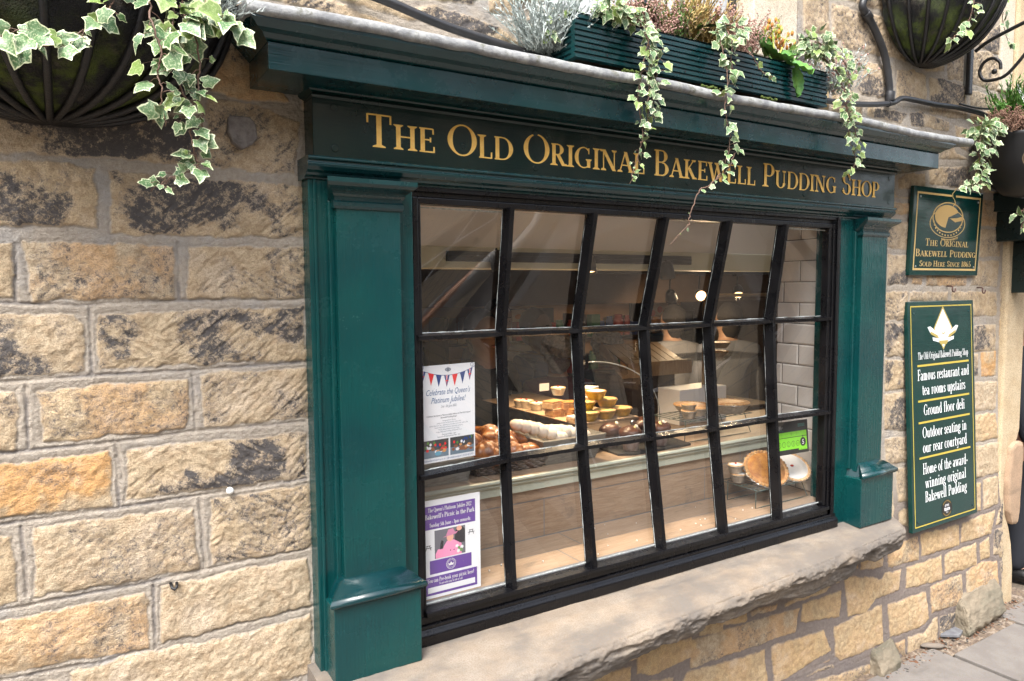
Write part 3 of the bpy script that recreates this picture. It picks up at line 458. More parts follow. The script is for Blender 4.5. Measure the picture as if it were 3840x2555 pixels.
def hook(x, z, lab, big=1):
    mb = MB(); mb.tube([(x, 2.06, z+.01), (x-.004, 2.02, z+.008)]+[(x+.018*big*math.cos(a)*.9, 2.012, z-.005+.018*big*math.sin(a)) for a in (2.6, 3.4, 4.2, 5.0, 5.8, 6.4)], .0035, 6); tag(mb.build('wall_hook', mat('rusty_iron', (.09,.04,.03), .7)), lab, 'hook')
hook(3.988, -.02, 'rusty round wall hook between the two green wall signs, under the pudding sign')
hook(4.30, -.03, 'bent rusty hook in the joint beside the corner above the tall sign')
# ---------------------------------------------------------------- lettering: a small serif pen (cap height 1)
_G = {
'A': (.76, 't .08 0 .37 1;T .37 1 .66 0;t .2 .34 .54 .34;S .09 0 .26;S .67 0 .3'),
'B': (.68, 'T .17 0 .17 1;t .05 .975 .36 .975;C .36 .76 .17 .215 90 -90;t .17 .53 .38 .53;C .37 .27 .21 .245 90 -90;t .05 .025 .38 .025'),
'C': (.74, 'C .42 .5 .34 .475 48 312;V .66 .66 .3;V .66 .06 .2'),
'D': (.82, 'T .17 0 .17 1;t .05 .975 .38 .975;C .38 .5 .36 .475 90 -90;t .05 .025 .38 .025'),
'E': (.64, 'T .17 0 .17 1;t .05 .975 .55 .975;t .17 .52 .45 .52;t .05 .025 .58 .025;V .55 .76 .23;V .58 0 .25;V .45 .42 .2'),
'F': (.6, 'T .17 0 .17 1;t .05 .975 .55 .975;t .17 .52 .45 .52;S .17 0;V .55 .76 .23;V .45 .42 .2'),
'G': (.82, 'C .42 .5 .34 .475 48 300;T .66 .04 .66 .4;S .66 .44 .28;V .66 .68 .28'),
'H': (.84, 'T .17 0 .17 1;T .67 0 .67 1;t .17 .52 .67 .52;S .17 0;S .17 1;S .67 0;S .67 1'),
'I': (.36, 'T .18 0 .18 1;S .18 0;S .18 1'),
'J': (.42, 'T .24 0 .24 1;S .24 1;C .1 0 .14 .2 0 -100'),
'K': (.76, 'T .17 0 .17 1;S .17 0;S .17 1;t .58 1 .22 .45;T .3 .58 .62 0;S .58 1 .26;S .64 0 .28'),
'L': (.6, 'T .17 0 .17 1;S .17 1;t .05 .025 .54 .025;V .55 0 .28'),
'M': (1.0, 't .16 0 .16 1;T .16 1 .48 .05;t .48 .05 .82 1;T .82 0 .82 1;S .14 0 .26;S .82 0;S .12 1 .2;S .84 1 .24'),
'N': (.86, 't .15 0 .15 1;T .15 1 .69 0;t .69 0 .69 1;S .15 0 .26;S .69 1 .26;S .09 1 .2'),
'O': (.86, 'C .43 .5 .36 .485 0 360'),
'P': (.64, 'T .17 0 .17 1;t .05 .975 .36 .975;C .35 .72 .21 .255 90 -90;t .17 .47 .36 .47;S .17 0'),
'Q': (.86, 'C .43 .5 .36 .485 0 360;T .45 .06 .86 -.22'),
'R': (.72, 'T .17 0 .17 1;t .05 .975 .36 .975;C .34 .74 .19 .235 90 -90;t .17 .5 .36 .5;S .17 0;T .36 .5 .62 0;S .66 0 .22'),
'S': (.56, 'C .28 .745 .18 .235 20 270;C .28 .27 .2 .25 90 -165;V .47 .68 .26;V .08 .06 .24'),
'T': (.7, 'T .35 0 .35 1;t .05 .975 .65 .975;V .05 .72 .27;V .65 .72 .27;S .35 0'),
'U': (.82, 'T .17 .3 .17 1;C .41 .3 .24 .285 180 360;t .65 .3 .65 1;S .17 1;S .65 1 .26'),
'W': (1.1, 'T .09 1 .34 0;t .34 0 .55 .92;T .52 1 .78 0;t .78 0 1.02 1;S .1 1 .32;S 1.02 1 .24;S .5 1 .2'),
'Y': (.72, 'T .1 1 .36 .48;t .36 .48 .62 1;T .36 0 .36 .5;S .36 0;S .1 1 .28;S .62 1 .26'),
'a': (.54, 'T .39 .06 .39 .44;C .24 .44 .15 .18 0 150;C .22 .18 .15 .17 0 360;S .43 0 .16'),
'b': (.58, 'T .15 0 .15 1;C .3 .32 .19 .31 0 360;F .15 1'),
'c': (.46, 'C .27 .32 .2 .31 45 315'),
'd': (.6, 'T .43 0 .43 1;C .27 .32 .19 .31 0 360;F .43 1;S .47 0 .16'),
'e': (.5, 'C .26 .32 .2 .31 0 315;t .08 .36 .44 .36'),
'f': (.36, 'T .17 0 .17 .82;C .29 .8 .12 .18 180 50;t .04 .61 .33 .61;S .17 0 .26'),
'g': (.54, 'C .25 .42 .17 .2 0 360;C .25 -.1 .2 .15 0 360;C .2 .14 .1 .09 90 270;t .38 .6 .52 .62'),
'h': (.62, 'T .15 0 .15 1;C .31 .42 .16 .2 150 0;T .46 0 .46 .44;F .15 1;S .15 0 .26;S .46 0 .26'),
'i': (.32, 'T .16 0 .16 .62;F .16 .62;S .16 0 .28;D .16 .85 .085'),
'k': (.58, 'T .15 0 .15 1;t .45 .6 .2 .26;T .24 .36 .48 0;F .15 1;S .15 0 .26;S .5 0 .2;S .44 .62 .22'),
'l': (.32, 'T .16 0 .16 1;F .16 1;S .16 0 .28'),
'm': (.92, 'T .15 0 .15 .62;C .29 .42 .15 .2 150 0;T .43 0 .43 .44;C .58 .42 .15 .2 150 0;T .72 0 .72 .44;F .15 .62;S .15 0 .26;S .44 0 .24;S .73 0 .26'),
'n': (.62, 'T .15 0 .15 .62;C .31 .42 .16 .2 150 0;T .46 0 .46 .44;F .15 .62;S .15 0 .26;S .46 0 .26'),
'o': (.54, 'C .27 .32 .2 .31 0 360'),
'p': (.58, 'T .15 -.28 .15 .62;C .3 .32 .19 .31 0 360;F .15 .62;S .15 -.28 .28'),
'r': (.42, 'T .15 0 .15 .62;C .3 .44 .13 .17 150 30;F .15 .62;S .15 0 .26'),
's': (.42, 'C .21 .47 .13 .15 20 270;C .21 .17 .14 .16 90 -165;V .33 .44 .16;V .08 .04 .16'),
't': (.36, 'T .17 .12 .17 .82;C .28 .14 .11 .13 180 320;t .04 .6 .33 .6'),
'u': (.6, 'T .15 .16 .15 .62;C .3 .18 .15 .17 180 340;T .45 0 .45 .62;F .15 .62;F .45 .62;S .49 0 .14'),
'v': (.54, 'T .08 .62 .28 0;t .28 0 .46 .62;S .09 .62 .22;S .46 .62 .18'),
'w': (.82, 'T .08 .62 .26 0;t .26 0 .42 .58;T .4 .62 .58 0;t .58 0 .74 .62;S .09 .62 .22;S .74 .62 .18;S .4 .62 .16'),
'y': (.56, 'T .08 .62 .3 0;t .48 .62 .26 -.12;C .17 -.14 .1 .11 0 -150;S .09 .62 .22;S .48 .62 .18'),
'0': (.56, 'C .28 .5 .2 .49 0 360'), '1': (.4, 'T .2 0 .2 1;F .2 1;S .2 0'), '2': (.54, 'C .27 .74 .17 .24 165 -35;t .41 .62 .1 .05;T .08 .05 .46 .05'),
'3': (.52, 'C .25 .75 .17 .22 150 -90;C .25 .28 .19 .26 90 -150'), '5': (.52, 't .13 .97 .44 .97;t .14 .97 .12 .55;C .25 .3 .19 .28 130 -150'),
'6': (.54, 'C .27 .3 .19 .28 0 360;C .42 .42 .34 .55 180 105'), '8': (.54, 'C .27 .75 .16 .22 0 360;C .27 .27 .19 .25 0 360'),
'-': (.34, 'T .05 .3 .29 .3'), "'": (.22, 'T .11 .76 .11 1'), '.': (.22, 'D .11 .07 .07'), ',': (.22, 'D .11 .06 .07;t .14 .06 .06 -.14'), '!': (.3, 'T .15 .3 .15 1;D .15 .07 .07'), ':': (.26, 'D .13 .07 .07;D .13 .5 .07'), ' ': (.3, ''),
}
class Face:      # a flat writing surface: origin o, unit right u, unit up v, lifted along n
    def __init__(s, o, u, v, lift=.0004):
        s.o = Vector(o); s.u = Vector(u).normalized(); s.v = Vector(v).normalized(); s.n = s.u.cross(s.v).normalized(); s.l = lift
    def p(s, x, y, l=0): return tuple(s.o+s.u*x+s.v*y+s.n*(s.l+l))
def _serif_text(mb, face, text, x, y, size, small=None, cond=1, wt=.15, thin=.05, width=None, center=False, m=0, track=.02):
    """small: height of small capitals; width: squeeze the line to this width"""
    items = []; adv = 0
    for ch in text:
        g, sz = ch, size
        if small and ch.islower(): g, sz = ch.upper(), small
        w, cmd = _G.get(g, _G[' ']); items.append((adv, sz, cmd)); adv += (w+track)*sz*cond
    k = width/adv if width else 1
    if center: x -= adv*k/2
    lift = 0; words = mb if isinstance(mb, list) else None; wi = 0
    if words is not None: words.append(MB()); mb = words[0]
    def quad(pts):
        nonlocal lift; lift += 1.5e-5
        mb.add([face.p(px, py, lift) for px, py in pts], [tuple(range(len(pts)))], m)
    for ox, sz, cmd in items:
        if words is not None and not cmd: words.append(MB()); mb = words[-1]; continue
        cx = sz*cond*k; T = lambda px, py: (x+ox*k+px*cx, y+py*sz)
        bold = 1 if sz == size or not small else size/sz*.9
        for c in cmd.split(';'):
            if not c: continue
            a = c.split(); q = list(map(float, a[1:]))
            if a[0] in 'Tt':
                x0, y0, x1, y1 = q; w = (wt if a[0] == 'T' else thin)*bold
                if abs(x1-x0) > abs(y1-y0)*2: h = w/2; quad([T(x0, y0-h), T(x1, y1-h), T(x1, y1+h), T(x0, y0+h)])
                else: h = w/2*math.hypot(x1-x0, y1-y0)/max(.3, abs(y1-y0)); quad([T(x0-h, y0), T(x0+h, y0), T(x1+h, y1), T(x1-h, y1)])
            elif a[0] == 'C':
                cx_, cy, rx, ry, a0, a1 = q; n = max(6, int(abs(a1-a0)/ (9 if sz > .05 else 18))); lift += 1.5e-5; L = []
                for i in range(n+1):
                    t = R(a0+(a1-a0)*i/n); w = (thin+(wt*1.12-thin)*abs(math.cos(t))**1.3)*bold/2; c_, s_ = math.cos(t), math.sin(t)
                    L.append((T(cx_+(rx+w*.0)*c_+w*c_, cy+(ry)*s_+min(w, .03)*s_*.9), T(cx_+rx*c_-w*c_, cy+ry*s_-max(thin*bold*.5, .02)*s_)))
                for i in range(n):
                    (o1, i1), (o2, i2) = L[i], L[i+1]; mb.add([face.p(*p_, lift) for p_ in (i1, o1, o2, i2)], [(0, 1, 2, 3) if a1 > a0 else (3, 2, 1, 0)], m)
            elif a[0] == 'S':
                px, py = q[0], q[1]; w = (q[2] if len(q) > 2 else .34)/2; w = max(w, wt*bold*.8); t = .045*bold; s = 1 if py < .5 and py <= 0 else -1
                b = wt*bold/2
                quad([T(px-w, py), T(px+w, py), T(px+w, py+s*t*.7), T(px+b, py+s*t*1.9), T(px-b, py+s*t*1.9), T(px-w, py+s*t*.7)][::(1 if s > 0 else -1)])
            elif a[0] == 'F': px, py = q; quad([T(px-.12, py-.05*bold), T(px, py-.1), T(px, py), T(px-.12, py-.02)])
            elif a[0] == 'V':
                px, py, h = q; t = .03*bold; quad([T(px-t*.7, py), T(px+t, py), T(px+t, py+h), T(px-t*.7, py+h)])
            elif a[0] == 'D':
                px, py, r = q; quad([T(px+r*math.cos(t), py+r*math.sin(t)) for t in [i*math.pi/4 for i in range(8)]])
def sans_text(mb, face, text, x, y, size, width=None, center=False, shear=0, bold=0, m=0):
    cu = bpy.data.curves.new('t', 'FONT'); cu.body = text; cu.size = size/.72; cu.resolution_u = 2 if size < .02 else 4; cu.shear = shear; cu.offset = bold
    o = bpy.data.objects.new('t', cu); me = bpy.data.meshes.new_from_object(o)
    if me is None or not len(me.vertices): return
    xs = [v.co.x for v in me.vertices]; w = max(xs)-min(xs); k = width/w if width else 1; ox = x-min(xs)*k-(w*k/2 if center else 0)
    mb.add([face.p(ox+v.co.x*k, y+v.co.y) for v in me.vertices], [tuple(p.vertices) for p in me.polygons], m)
    bpy.data.objects.remove(o); bpy.data.curves.remove(cu); bpy.data.meshes.remove(me)
def poly(mb, face, pts, m=0, l=0): mb.add([face.p(a, b, l) for a, b in pts], [tuple(range(len(pts)))], m)
def rect(mb, face, x0, y0, x1, y1, m=0, l=0): poly(mb, face, [(x0, y0), (x1, y0), (x1, y1), (x0, y1)], m, l)
def disc(mb, face, x, y, rx, ry=None, m=0, l=0, n=24, r0=0):
    ry = ry or rx
    if not r0: poly(mb, face, [(x+rx*math.cos(2*math.pi*i/n), y+ry*math.sin(2*math.pi*i/n)) for i in range(n)], m, l)
    else:
        for i in range(n):
            a, b = 2*math.pi*i/n, 2*math.pi*(i+1)/n
            poly(mb, face, [(x+rx*r0*math.cos(a), y+ry*r0*math.sin(a)), (x+rx*math.cos(a), y+ry*math.sin(a)), (x+rx*math.cos(b), y+ry*math.sin(b)), (x+rx*r0*math.cos(b), y+ry*r0*math.sin(b))], m, l)

# ---------------------------------------------------------------- the green timber shopfront
sf = empty('shopfront', (1.95, 2.05, GZ), 'dark green painted timber shopfront with black small-paned window and gold lettered board', 'shopfront')
def wavy(o, s=.0015): return o
# name board
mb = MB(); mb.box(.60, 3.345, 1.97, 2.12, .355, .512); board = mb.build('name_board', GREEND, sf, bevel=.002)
mb = []; f = Face((0, 1.97, 0), (1, 0, 0), (0, 0, 1), .0006)
_serif_text(mb, f, 'The Old Original Bakewell Pudding Shop', .748, .396, .092, small=.070, width=2.47, wt=.135, thin=.05, track=.03)
for w_ in mb: w_.build('lettering', GOLD, board)
for x in (.66, 1.32, 2.0, 2.68, 3.3):
    for z in (.382, .492): mb = MB(); mb.lathe([(.011, 0), (.0112, .001), (.009, .0016)], (x, 1.97, z), 12, ax=(0, -1, 0)); mb.build('screw_cap', GREEND, board)
# cornice: bed mould, corona, cyma
mb = MB(); mb.extrude_x([(2.10, .511), (1.966, .511), (1.962, .518), (1.966, .524), (1.955, .527), (1.945, .537), (1.925, .549), (1.905, .556), (1.905, .57), (2.10, .57)], .60, 3.35, e0=[0, 0, -.004, 0, -.01, -.02, -.04, -.06, -.06, 0], e1=[0, 0, .004, 0, .01, .02, .04, .06, .06, 0])
bedm = mb.build('bed_mould', GREEND, sf)
mb = MB(); mb.box(.456, 3.472, 1.84, 2.12, .531, .597); cor = mb.build('corona', GREENH, sf, bevel=.002)
mb = MB(); pr = [(2.12, .5972), (1.848, .5972), (1.836, .604), (1.826, .613), (1.812, .620), (1.803, .630), (1.800, .634), (1.798, .636), (1.798, .647), (2.12, .647)]
mb.extrude_x(pr, .456, 3.472, e0=[0, 0, -.008, -.015, -.030, -.04, -.043, -.046, -.046, -.046], e1=[0, 0, .01, .02, .04, .05, .055, .06, .06, .06])
mb.build('cyma_moulding', GREENH, sf)
# lead flashing with a rolled lumpy front edge
n = 260; xs = np.linspace(.40, 3.69, n); V = []
for x in xs:
    wv =   .008*(fbm(np.array([x]), np.array([0.]), 3.5, 3, 3)[0]-.5)*2; w2 = .0025*(fbm(np.array([x]), np.array([4.]), 16, 2, 5)[0]-.5)*2
    e = max(0, (.45-x)/.05)**2*.01+max(0, (x-3.66)/.03)**2*.012
    for y, z in ((2.06, .735), (1.95, .702), (1.85, .682), (1.808, .676), (1.792, .672), (1.785, .664), (1.784, .652), (1.788, .644), (1.797, .641), (1.86, .650), (2.06, .652)):
        V.append((x, y+w2+e, z+wv*(1 if y < 1.9 else .3)+w2))
k = 11; I = np.arange(n*k).reshape(n, k); F = np.concatenate([np.stack([I[:-1, :-1], I[:-1, 1:], I[1:, 1:], I[1:, :-1]], -1).reshape(-1, 4)])
o = np_mesh('lead_flashing', V, F, LEAD, sf)
mb = MB(); mb.prism([V[I[0, j]] for j in range(k)], (.003, 0, 0)); mb.build('lead_end', LEAD, o); mb = MB(); mb.prism([V[I[-1, j]] for j in range(k)], (-.003, 0, 0)); mb.build('lead_end', LEAD, o)
# architrave moulding under the board
mb = MB(); mb.extrude_x([(2.10, .3545), (1.948, .3545), (1.944, .351), (1.944, .346), (1.951, .343), (1.951, .338), (1.948, .334), (1.950, .327), (1.958, .318), (1.968, .312), (1.972, .306), (1.985, .302), (1.985, .297), (2.10, .297)], .578, 3.325); mb.build('board_moulding', GREENH, sf, bevel=.001)
# pilasters
def pilaster(x0, x1, s0, s1, p0, p1, zb, side):
    # x0..x1 back board, s0..s1 shaft, p0..p1 plinth
    mb = MB(); mb.box(x0, x1, 1.99, 2.10, zb, .2975)
    mb.box(x0+.012, x0+.022, 1.984, 1.992, zb, .2973); mb.box(s0-.014, s0+.001, 1.975, 1.992, -.85, .24)
    q = mb.build('pilaster', GREEN, sf, bevel=.003)
    mb = MB(); mb.box(s0, s1, 1.95, 2.02, -.86, .262); mb.build('shaft', GREEN, q, bevel=.002)
    mb = MB(); cx0, cx1 = s0, s1
    prof = [(0, .216), (.006, .217), (.010, .224), (.010, .234), (.005, .239), (.006, .248), (.014, .256), (.015, .262), (.024, .268), (.038, .275), (.044, .281), (.046, .284), (.046, .296), (0, .296)]
    pts = [(1.952-o_, z) for o_, z in prof]; pts[0] = (2.02, .216); pts[-1] = (2.02, .296)
    mb.extrude_x(pts, cx0-.0015, cx1+.0015, e0=[0]+[-o_*.75 for o_, z in prof[1:-1]]+[0], e1=[0]+[o_*.75 for o_, z in prof[1:-1]]+[0]); mb.build('cap_moulding', GREENH, q)
    mb = MB(); mb.box(p0, p1, 1.905, 2.06, zb, -.882); mb.build('plinth', GREEN, q, bevel=.003)
    prof = [(-.03, -.882), (.008, -.880), (.014, -.873), (.015, -.866), (.011, -.858), (.002, -.853), (-.004, -.848), (-.014, -.838), (-.030, -.828), (-.045, -.822)]
    pts = [(2.03, -.8815)]+[(1.905-o_, z) for o_, z in prof]+[(2.03, -.822)]
    mb = MB(); mb.extrude_x(pts, p0, p1, smooth=True, e0=[0]+[-o_ for o_, z in prof]+[.03], e1=[0]+[o_ for o_, z in prof]+[-.03]); mb.build('base_moulding', GREENH, q)
pilaster(.588, .897, .652, .840, .604, .866, -1.103, 0)
pilaster(2.952, 3.335, 3.073, 3.262, 3.045, 3.298, -1.107, 1)
# ---------------------------------------------------------------- the sagging small-paned window
win = empty('window', (1.92, 2.0, -1.0)); win.parent = sf; win.matrix_parent_inverse = sf.matrix_world.inverted()
mb = MB()
mb.box(.89, 2.955, 1.995, 2.09, .268, .2972); mb.box(.905, 2.94, 1.982, 1.994, .283, .2972)
mb.box(.898, .915, 1.99, 2.09, -1.04, .268); mb.box(2.915, 2.95, 1.985, 2.034, -1.04, .268); mb.box(2.93, 2.951, 1.975, 1.984, -1.09, .296)
mb.box(.89, 2.955, 1.985, 2.09, -1.04, -1.015)
mb.extrude_x([(2.09, -1.099), (1.962, -1.099), (1.962, -1.066), (1.968, -1.058), (1.976, -1.052), (1.976, -1.0402), (2.09, -1.0402)], .868, 2.965)
mb.build('frame', BLACK, win, bevel=.003)
GX = [.905, 1.239, 1.577, 1.911, 2.249, 2.586, 2.915]     # bar centres, right faces near 1.25, 1.588 ...
TOP, MID1, MID2, BOT = .252, -.157, -.578, -1.0
def bul(x, a):
    t = (x-.905)/2.01; return a*max(0, math.sin(math.pi*min(1, max(0, t*.98))))**.9
DI = {0: lambda x: 2.012, 1: lambda x: 2.012+bul(x, .105), 2: lambda x: 2.012+bul(x, .062), 3: lambda x: 2.012}
ZI = {0: lambda x: TOP, 1: lambda x: MID1+.005*math.cos((x-.9)*3), 2: lambda x: MID2+.006*math.sin((x-.9)*4), 3: lambda x: BOT}
def node(i, j, dx=0): x = GX[i]+dx; return Vector((x, DI[j](GX[i]), ZI[j](x)))
def bar(mb, a, b, w, dep, axis, seed):
    """a glazing bar of painted timber from a to b, hand-made: slightly wandering"""
    n = 9; rnd = random.Random(seed); side = Vector((1, 0, 0)) if axis == 'v' else Vector((0, 0, 1)); k = len(mb.v)
    for t in range(n):
        f = t/(n-1); p = a.lerp(b, f); ww = w*(1+.10*(rnd.random()-.5)); oo = .0012*(rnd.random()-.5) if 0 < t < n-1 else 0
        for s, d in ((-1, 0), (-.62, -dep*.75), (-.5, -dep), (.5, -dep), (.62, -dep*.75), (1, 0), (.8, .012), (-.8, .012)):
            mb.v.append(tuple(p+side*(s*ww/2+oo)+Vector((0, d, 0))))
    for t in range(n-1):
        for j in range(8):
            j2 = (j+1) % 8; q = (k+t*8+j, k+t*8+j2, k+t*8+8+j2, k+t*8+8+j); mb.f.append(q if axis == 'v' else q[::-1]); mb.m.append(0); mb.sm.append(False)
for i in range(1, 6):
    for j in range(3):
        mb = MB(); bar(mb, node(i, j), node(i, j+1), .032, .030+.0015*i, 'v', i*10+j); mb.build('glazing_bar', BLACK, win)
for j in (1, 2):
    for i in range(6):
        mb = MB(); bar(mb, node(i, j), node(i+1, j), .025, .034+.001*i, 'h', 100+i*10+j); mb.build('glazing_bar', BLACK, win)
mb = MB()   # head and foot rails the bars die into
mb.box(.915, 2.915, 1.99, 2.03, TOP-.004, .2678); mb.box(.915, 2.915, 1.972, 2.035, BOT-.0148, BOT+.001); mb.box(.9152, .924, 1.992, 2.03, BOT, TOP); mb.box(2.893, 2.9148, 1.992, 2.03, BOT, TOP)
mb.build('sash_rail', BLACK, win, bevel=.003)
pr = random.Random(9)
for j in range(3):
    for i in range(6):
        a, b, c, d = node(i, j), node(i+1, j), node(i+1, j+1), node(i, j+1); n = 12; V = []; bowx = pr.uniform(-.002, .002); bowz = pr.uniform(-.003, .003)
        for s in range(n+1):
            for t in range(n+1):
                u, v = s/n, t/n; p = a*(1-u)*(1-v)+b*u*(1-v)+c*u*v+d*(1-u)*v
                p.y += .006+bowx*math.sin(math.pi*u)+bowz*math.sin(math.pi*v); V.append(tuple(p))
        F = [(s*(n+1)+t, s*(n+1)+t+1, (s+1)*(n+1)+t+1, (s+1)*(n+1)+t) for s in range(n) for t in range(n)]
        pane = np_mesh('pane', V, F, GLASS, win)
        mb = MB(); rnd = random.Random(i*3+j)   # crumbly white putty line round the glass
        L = [a, b, c, d]; ins = .0145
        for e in range(4):
            p, q = L[e], L[(e+1) % 4]; m_ = 26; pts = []
            if e == 0 and rnd.random() < .8: continue
            if e == 3 and rnd.random() < .6: continue
            nrm = {0: Vector((0, 0, -1)), 1: Vector((-1, 0, 0)), 2: Vector((0, 0, 1)), 3: Vector((1, 0, 0))}[e]
            for k in range(m_+1):
                w = .0012+.0028*max(0, vn(np.array([k*.55+i*7.7+j*3.1]), np.array([e*5.]), 9)[0]-.22); P0 = p.lerp(q, k/m_)+Vector((0, .003, 0)); pts.append((P0+nrm*(ins-.004 if e % 2 else .010), P0+nrm*((ins if e % 2 else .0125)+w)))
            for k in range(m_):
                (a1, b1), (a2, b2) = pts[k], pts[k+1]; mb.add([a1, a2, b2, b1], [(0, 1, 2, 3)])
        if mb.f: mb.build('putty', PUTTY, pane)
# ---------------------------------------------------------------- shop interior
rm = empty('shop_interior', (2.4, 4.2, GZ), 'dim shop room behind the window with cream beam and brown back wall', 'shop room')
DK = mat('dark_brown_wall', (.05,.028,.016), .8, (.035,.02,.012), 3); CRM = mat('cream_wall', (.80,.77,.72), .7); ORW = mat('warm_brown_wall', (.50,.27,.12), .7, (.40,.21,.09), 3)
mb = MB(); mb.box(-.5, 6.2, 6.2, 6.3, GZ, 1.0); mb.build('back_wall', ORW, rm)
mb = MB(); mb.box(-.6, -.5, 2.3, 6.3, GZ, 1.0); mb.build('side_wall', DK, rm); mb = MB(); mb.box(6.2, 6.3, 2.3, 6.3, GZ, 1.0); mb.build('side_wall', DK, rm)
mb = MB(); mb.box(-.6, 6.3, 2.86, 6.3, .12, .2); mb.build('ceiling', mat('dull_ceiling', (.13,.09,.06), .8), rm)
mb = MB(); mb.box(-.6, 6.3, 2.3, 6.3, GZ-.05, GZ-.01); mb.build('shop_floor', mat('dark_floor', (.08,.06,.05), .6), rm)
mb = MB(); mb.box(-.5, 5.0, 2.74, 2.86, .078, .172); mb.build('beam', mat('pale_sage_beam', (.62,.63,.50), .6), rm, bevel=.004)
mb = MB(); mb.box(-.5, 5.0, 2.75, 2.88, .172, .45); mb.box(.3, 2.98, 2.11, 2.76, .33, .36); mb.build('bay_head', CRM, rm)
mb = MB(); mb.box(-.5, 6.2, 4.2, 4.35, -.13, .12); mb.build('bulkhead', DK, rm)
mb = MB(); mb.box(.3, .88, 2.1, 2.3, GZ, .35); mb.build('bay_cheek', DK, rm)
# tiled reveal on the far side of the window bay: bevelled metro tiles
tw = Vector((2.99, 2.04, 0)); dirv = Vector((.12, 1, 0)).normalized(); nrm = Vector((-1, .12, 0)).normalized()
TILE = mat('pale_grey_metro_tile', (.62,.60,.58), .12, (.56,.54,.52), 3); TG = mat('dark_tile_grout', (.10,.09,.085), .9)
mb = MB(); mb.quadbox([tw+Vector((0, 0, -1.02)), tw+dirv*.32+Vector((0, 0, -1.02)), tw+dirv*.32+Vector((0, 0, .36)), tw+Vector((0, 0, .36))], -nrm*.06)
tg = mb.build('tiled_reveal', TG, rm)
mb = MB(); z = -.985; r = 0
while z < .35:
    x = (-.2+.085) if r % 2 else -.2+.185
    while x < .32:
        a, b = max(0, x)+.002, min(.32, x+.2)-.002; z0, z1 = z+.002, min(z+.1, .355)-.002
        if b-a > .01:
            bv = .007; P = lambda s, zz, l: tuple(tw+dirv*s+Vector((0, 0, zz))+nrm*l)
            ia = a+(bv if x >= 0 else 0); ib = b-(bv if x+.2 <= .32 else 0)
            mb.add([P(a, z0, .0015), P(b, z0, .0015), P(b, z1, .0015), P(a, z1, .0015), P(ia, z0+bv, .006), P(ib, z0+bv, .006), P(ib, z1-bv, .006), P(ia, z1-bv, .006)], [(4,5,6,7),(0,1,5,4),(1,2,6,5),(2,3,7,6),(3,0,4,7)])
        x += .2
    z += .1; r += 1
mb.build('metro_tiles', TILE, tg)
# window bed in wood-effect tile: floor, riser, counter with sage moulding
def planks(mb, fn, L0, L1, H0, H1, ph, pw, seed, gap=.0022):
    rnd = random.Random(seed); h = H0
    while h < H1-1e-4:
        h2 = min(h+ph, H1); x = L0-rnd.random()*pw
        while x < L1:
            a, b = max(L0, x)+gap, min(L1, x+pw)-gap
            if b > a: mb.add([fn(a, h+gap), fn(b, h+gap), fn(b, h2-gap), fn(a, h2-gap)], [(0, 1, 2, 3)])
            x += pw
        h = h2
mb = MB(); planks(mb, lambda x, y: (x, y, -.988), .9, 3.02, 2.03, 2.33, .148, .85, 4); bedf = mb.build('display_floor', WOODT, rm)
mb = MB(); mb.box(.88, 3.03, 2.025, 2.34, -1.03, -.9895); mb.box(.88, 3.03, 2.332, 2.4, -1.03, -.8); mb.build('grout_bed', GROUT, bedf)
mb = MB(); planks(mb, lambda x, z: (x, 2.33, z), .9, 3.02, -.988, -.79, .15, .9, 8); mb.build('display_riser', WOODT, rm)
ct = empty('counter', (2, 2.5, -.73)); ct.parent = rm; ct.matrix_parent_inverse = rm.matrix_world.inverted()
mb = MB(); mb.extrude_x([(2.42, -.79), (2.318, -.79), (2.318, -.762), (2.312, -.757), (2.308, -.750), (2.312, -.743), (2.305, -.742), (2.300, -.736), (2.302, -.729), (2.309, -.726), (2.42, -.726)], .88, 3.03, smooth=False); mb.build('moulding', SAGE, ct)
mb = MB(); planks(mb, lambda x, y: (x, y, -.7255), .88, 3.6, 2.309, 3.1, .16, .9, 12); mb.box(.88, 3.6, 2.42, 3.1, -.80, -.727); mb.build('counter_top', WOODT, ct)
mb = MB(); mb.box(.88, 3.6, 3.0, 3.05, GZ, -.8); mb.build('counter_back', DK, ct)
# lights on tracks
TRK = mat('black_light_track', (.012,.012,.014), .4); BULB = emis('lamp_glow', (1, .56, .24), 1.7)
def spot(loc, aim, lab, track_z, on=True, big=1):
    t = empty('spotlight', loc, lab, 'spotlight', 'spotlights on the ceiling tracks'); L = Vector(loc); a = Vector(aim).normalized()
    mb = MB(); mb.lathe([(.004, -.085), (.022, -.082), (.031, -.065), (.036, -.03), (.040, 0), (.036, 0), (.034, -.012)], L, 20, ax=a, closed=False); mb.build('lamp_shade', TRK, t)
    mb = MB(); mb.lathe([(.0335, -.012), (.0335, -.010)], L, 20, ax=a); mb.build('bulb', BULB if on else mat('unlit_lamp_face', (.5,.5,.48), .3), t)
    mb = MB(); mb.tube([L-a*.05, L-a*.05+Vector((0, .01, .04)), (L.x, L.y+.012, track_z)], .006, 6); mb.box(L.x-.03, L.x+.03, L.y-.005, L.y+.03, track_z-.012, track_z); mb.build('stem', TRK, t)
    if on:
        l = bpy.data.lights.new('spot_light', 'SPOT'); l.energy = 26 if a.y > .2 else (13 if loc[1] < 3 else 8); l.color = (1, .74, .45); l.spot_size = R(110); l.spot_blend = .8; l.shadow_soft_size = .03
        o = bpy.data.objects.new('lamp_light', l); COL.objects.link(o); o.parent = t; o.matrix_parent_inverse = t.matrix_world.inverted(); o.matrix_world = Matrix.Translation(L+a*.01) @ a.to_track_quat('-Z', 'Y').to_matrix().to_4x4()
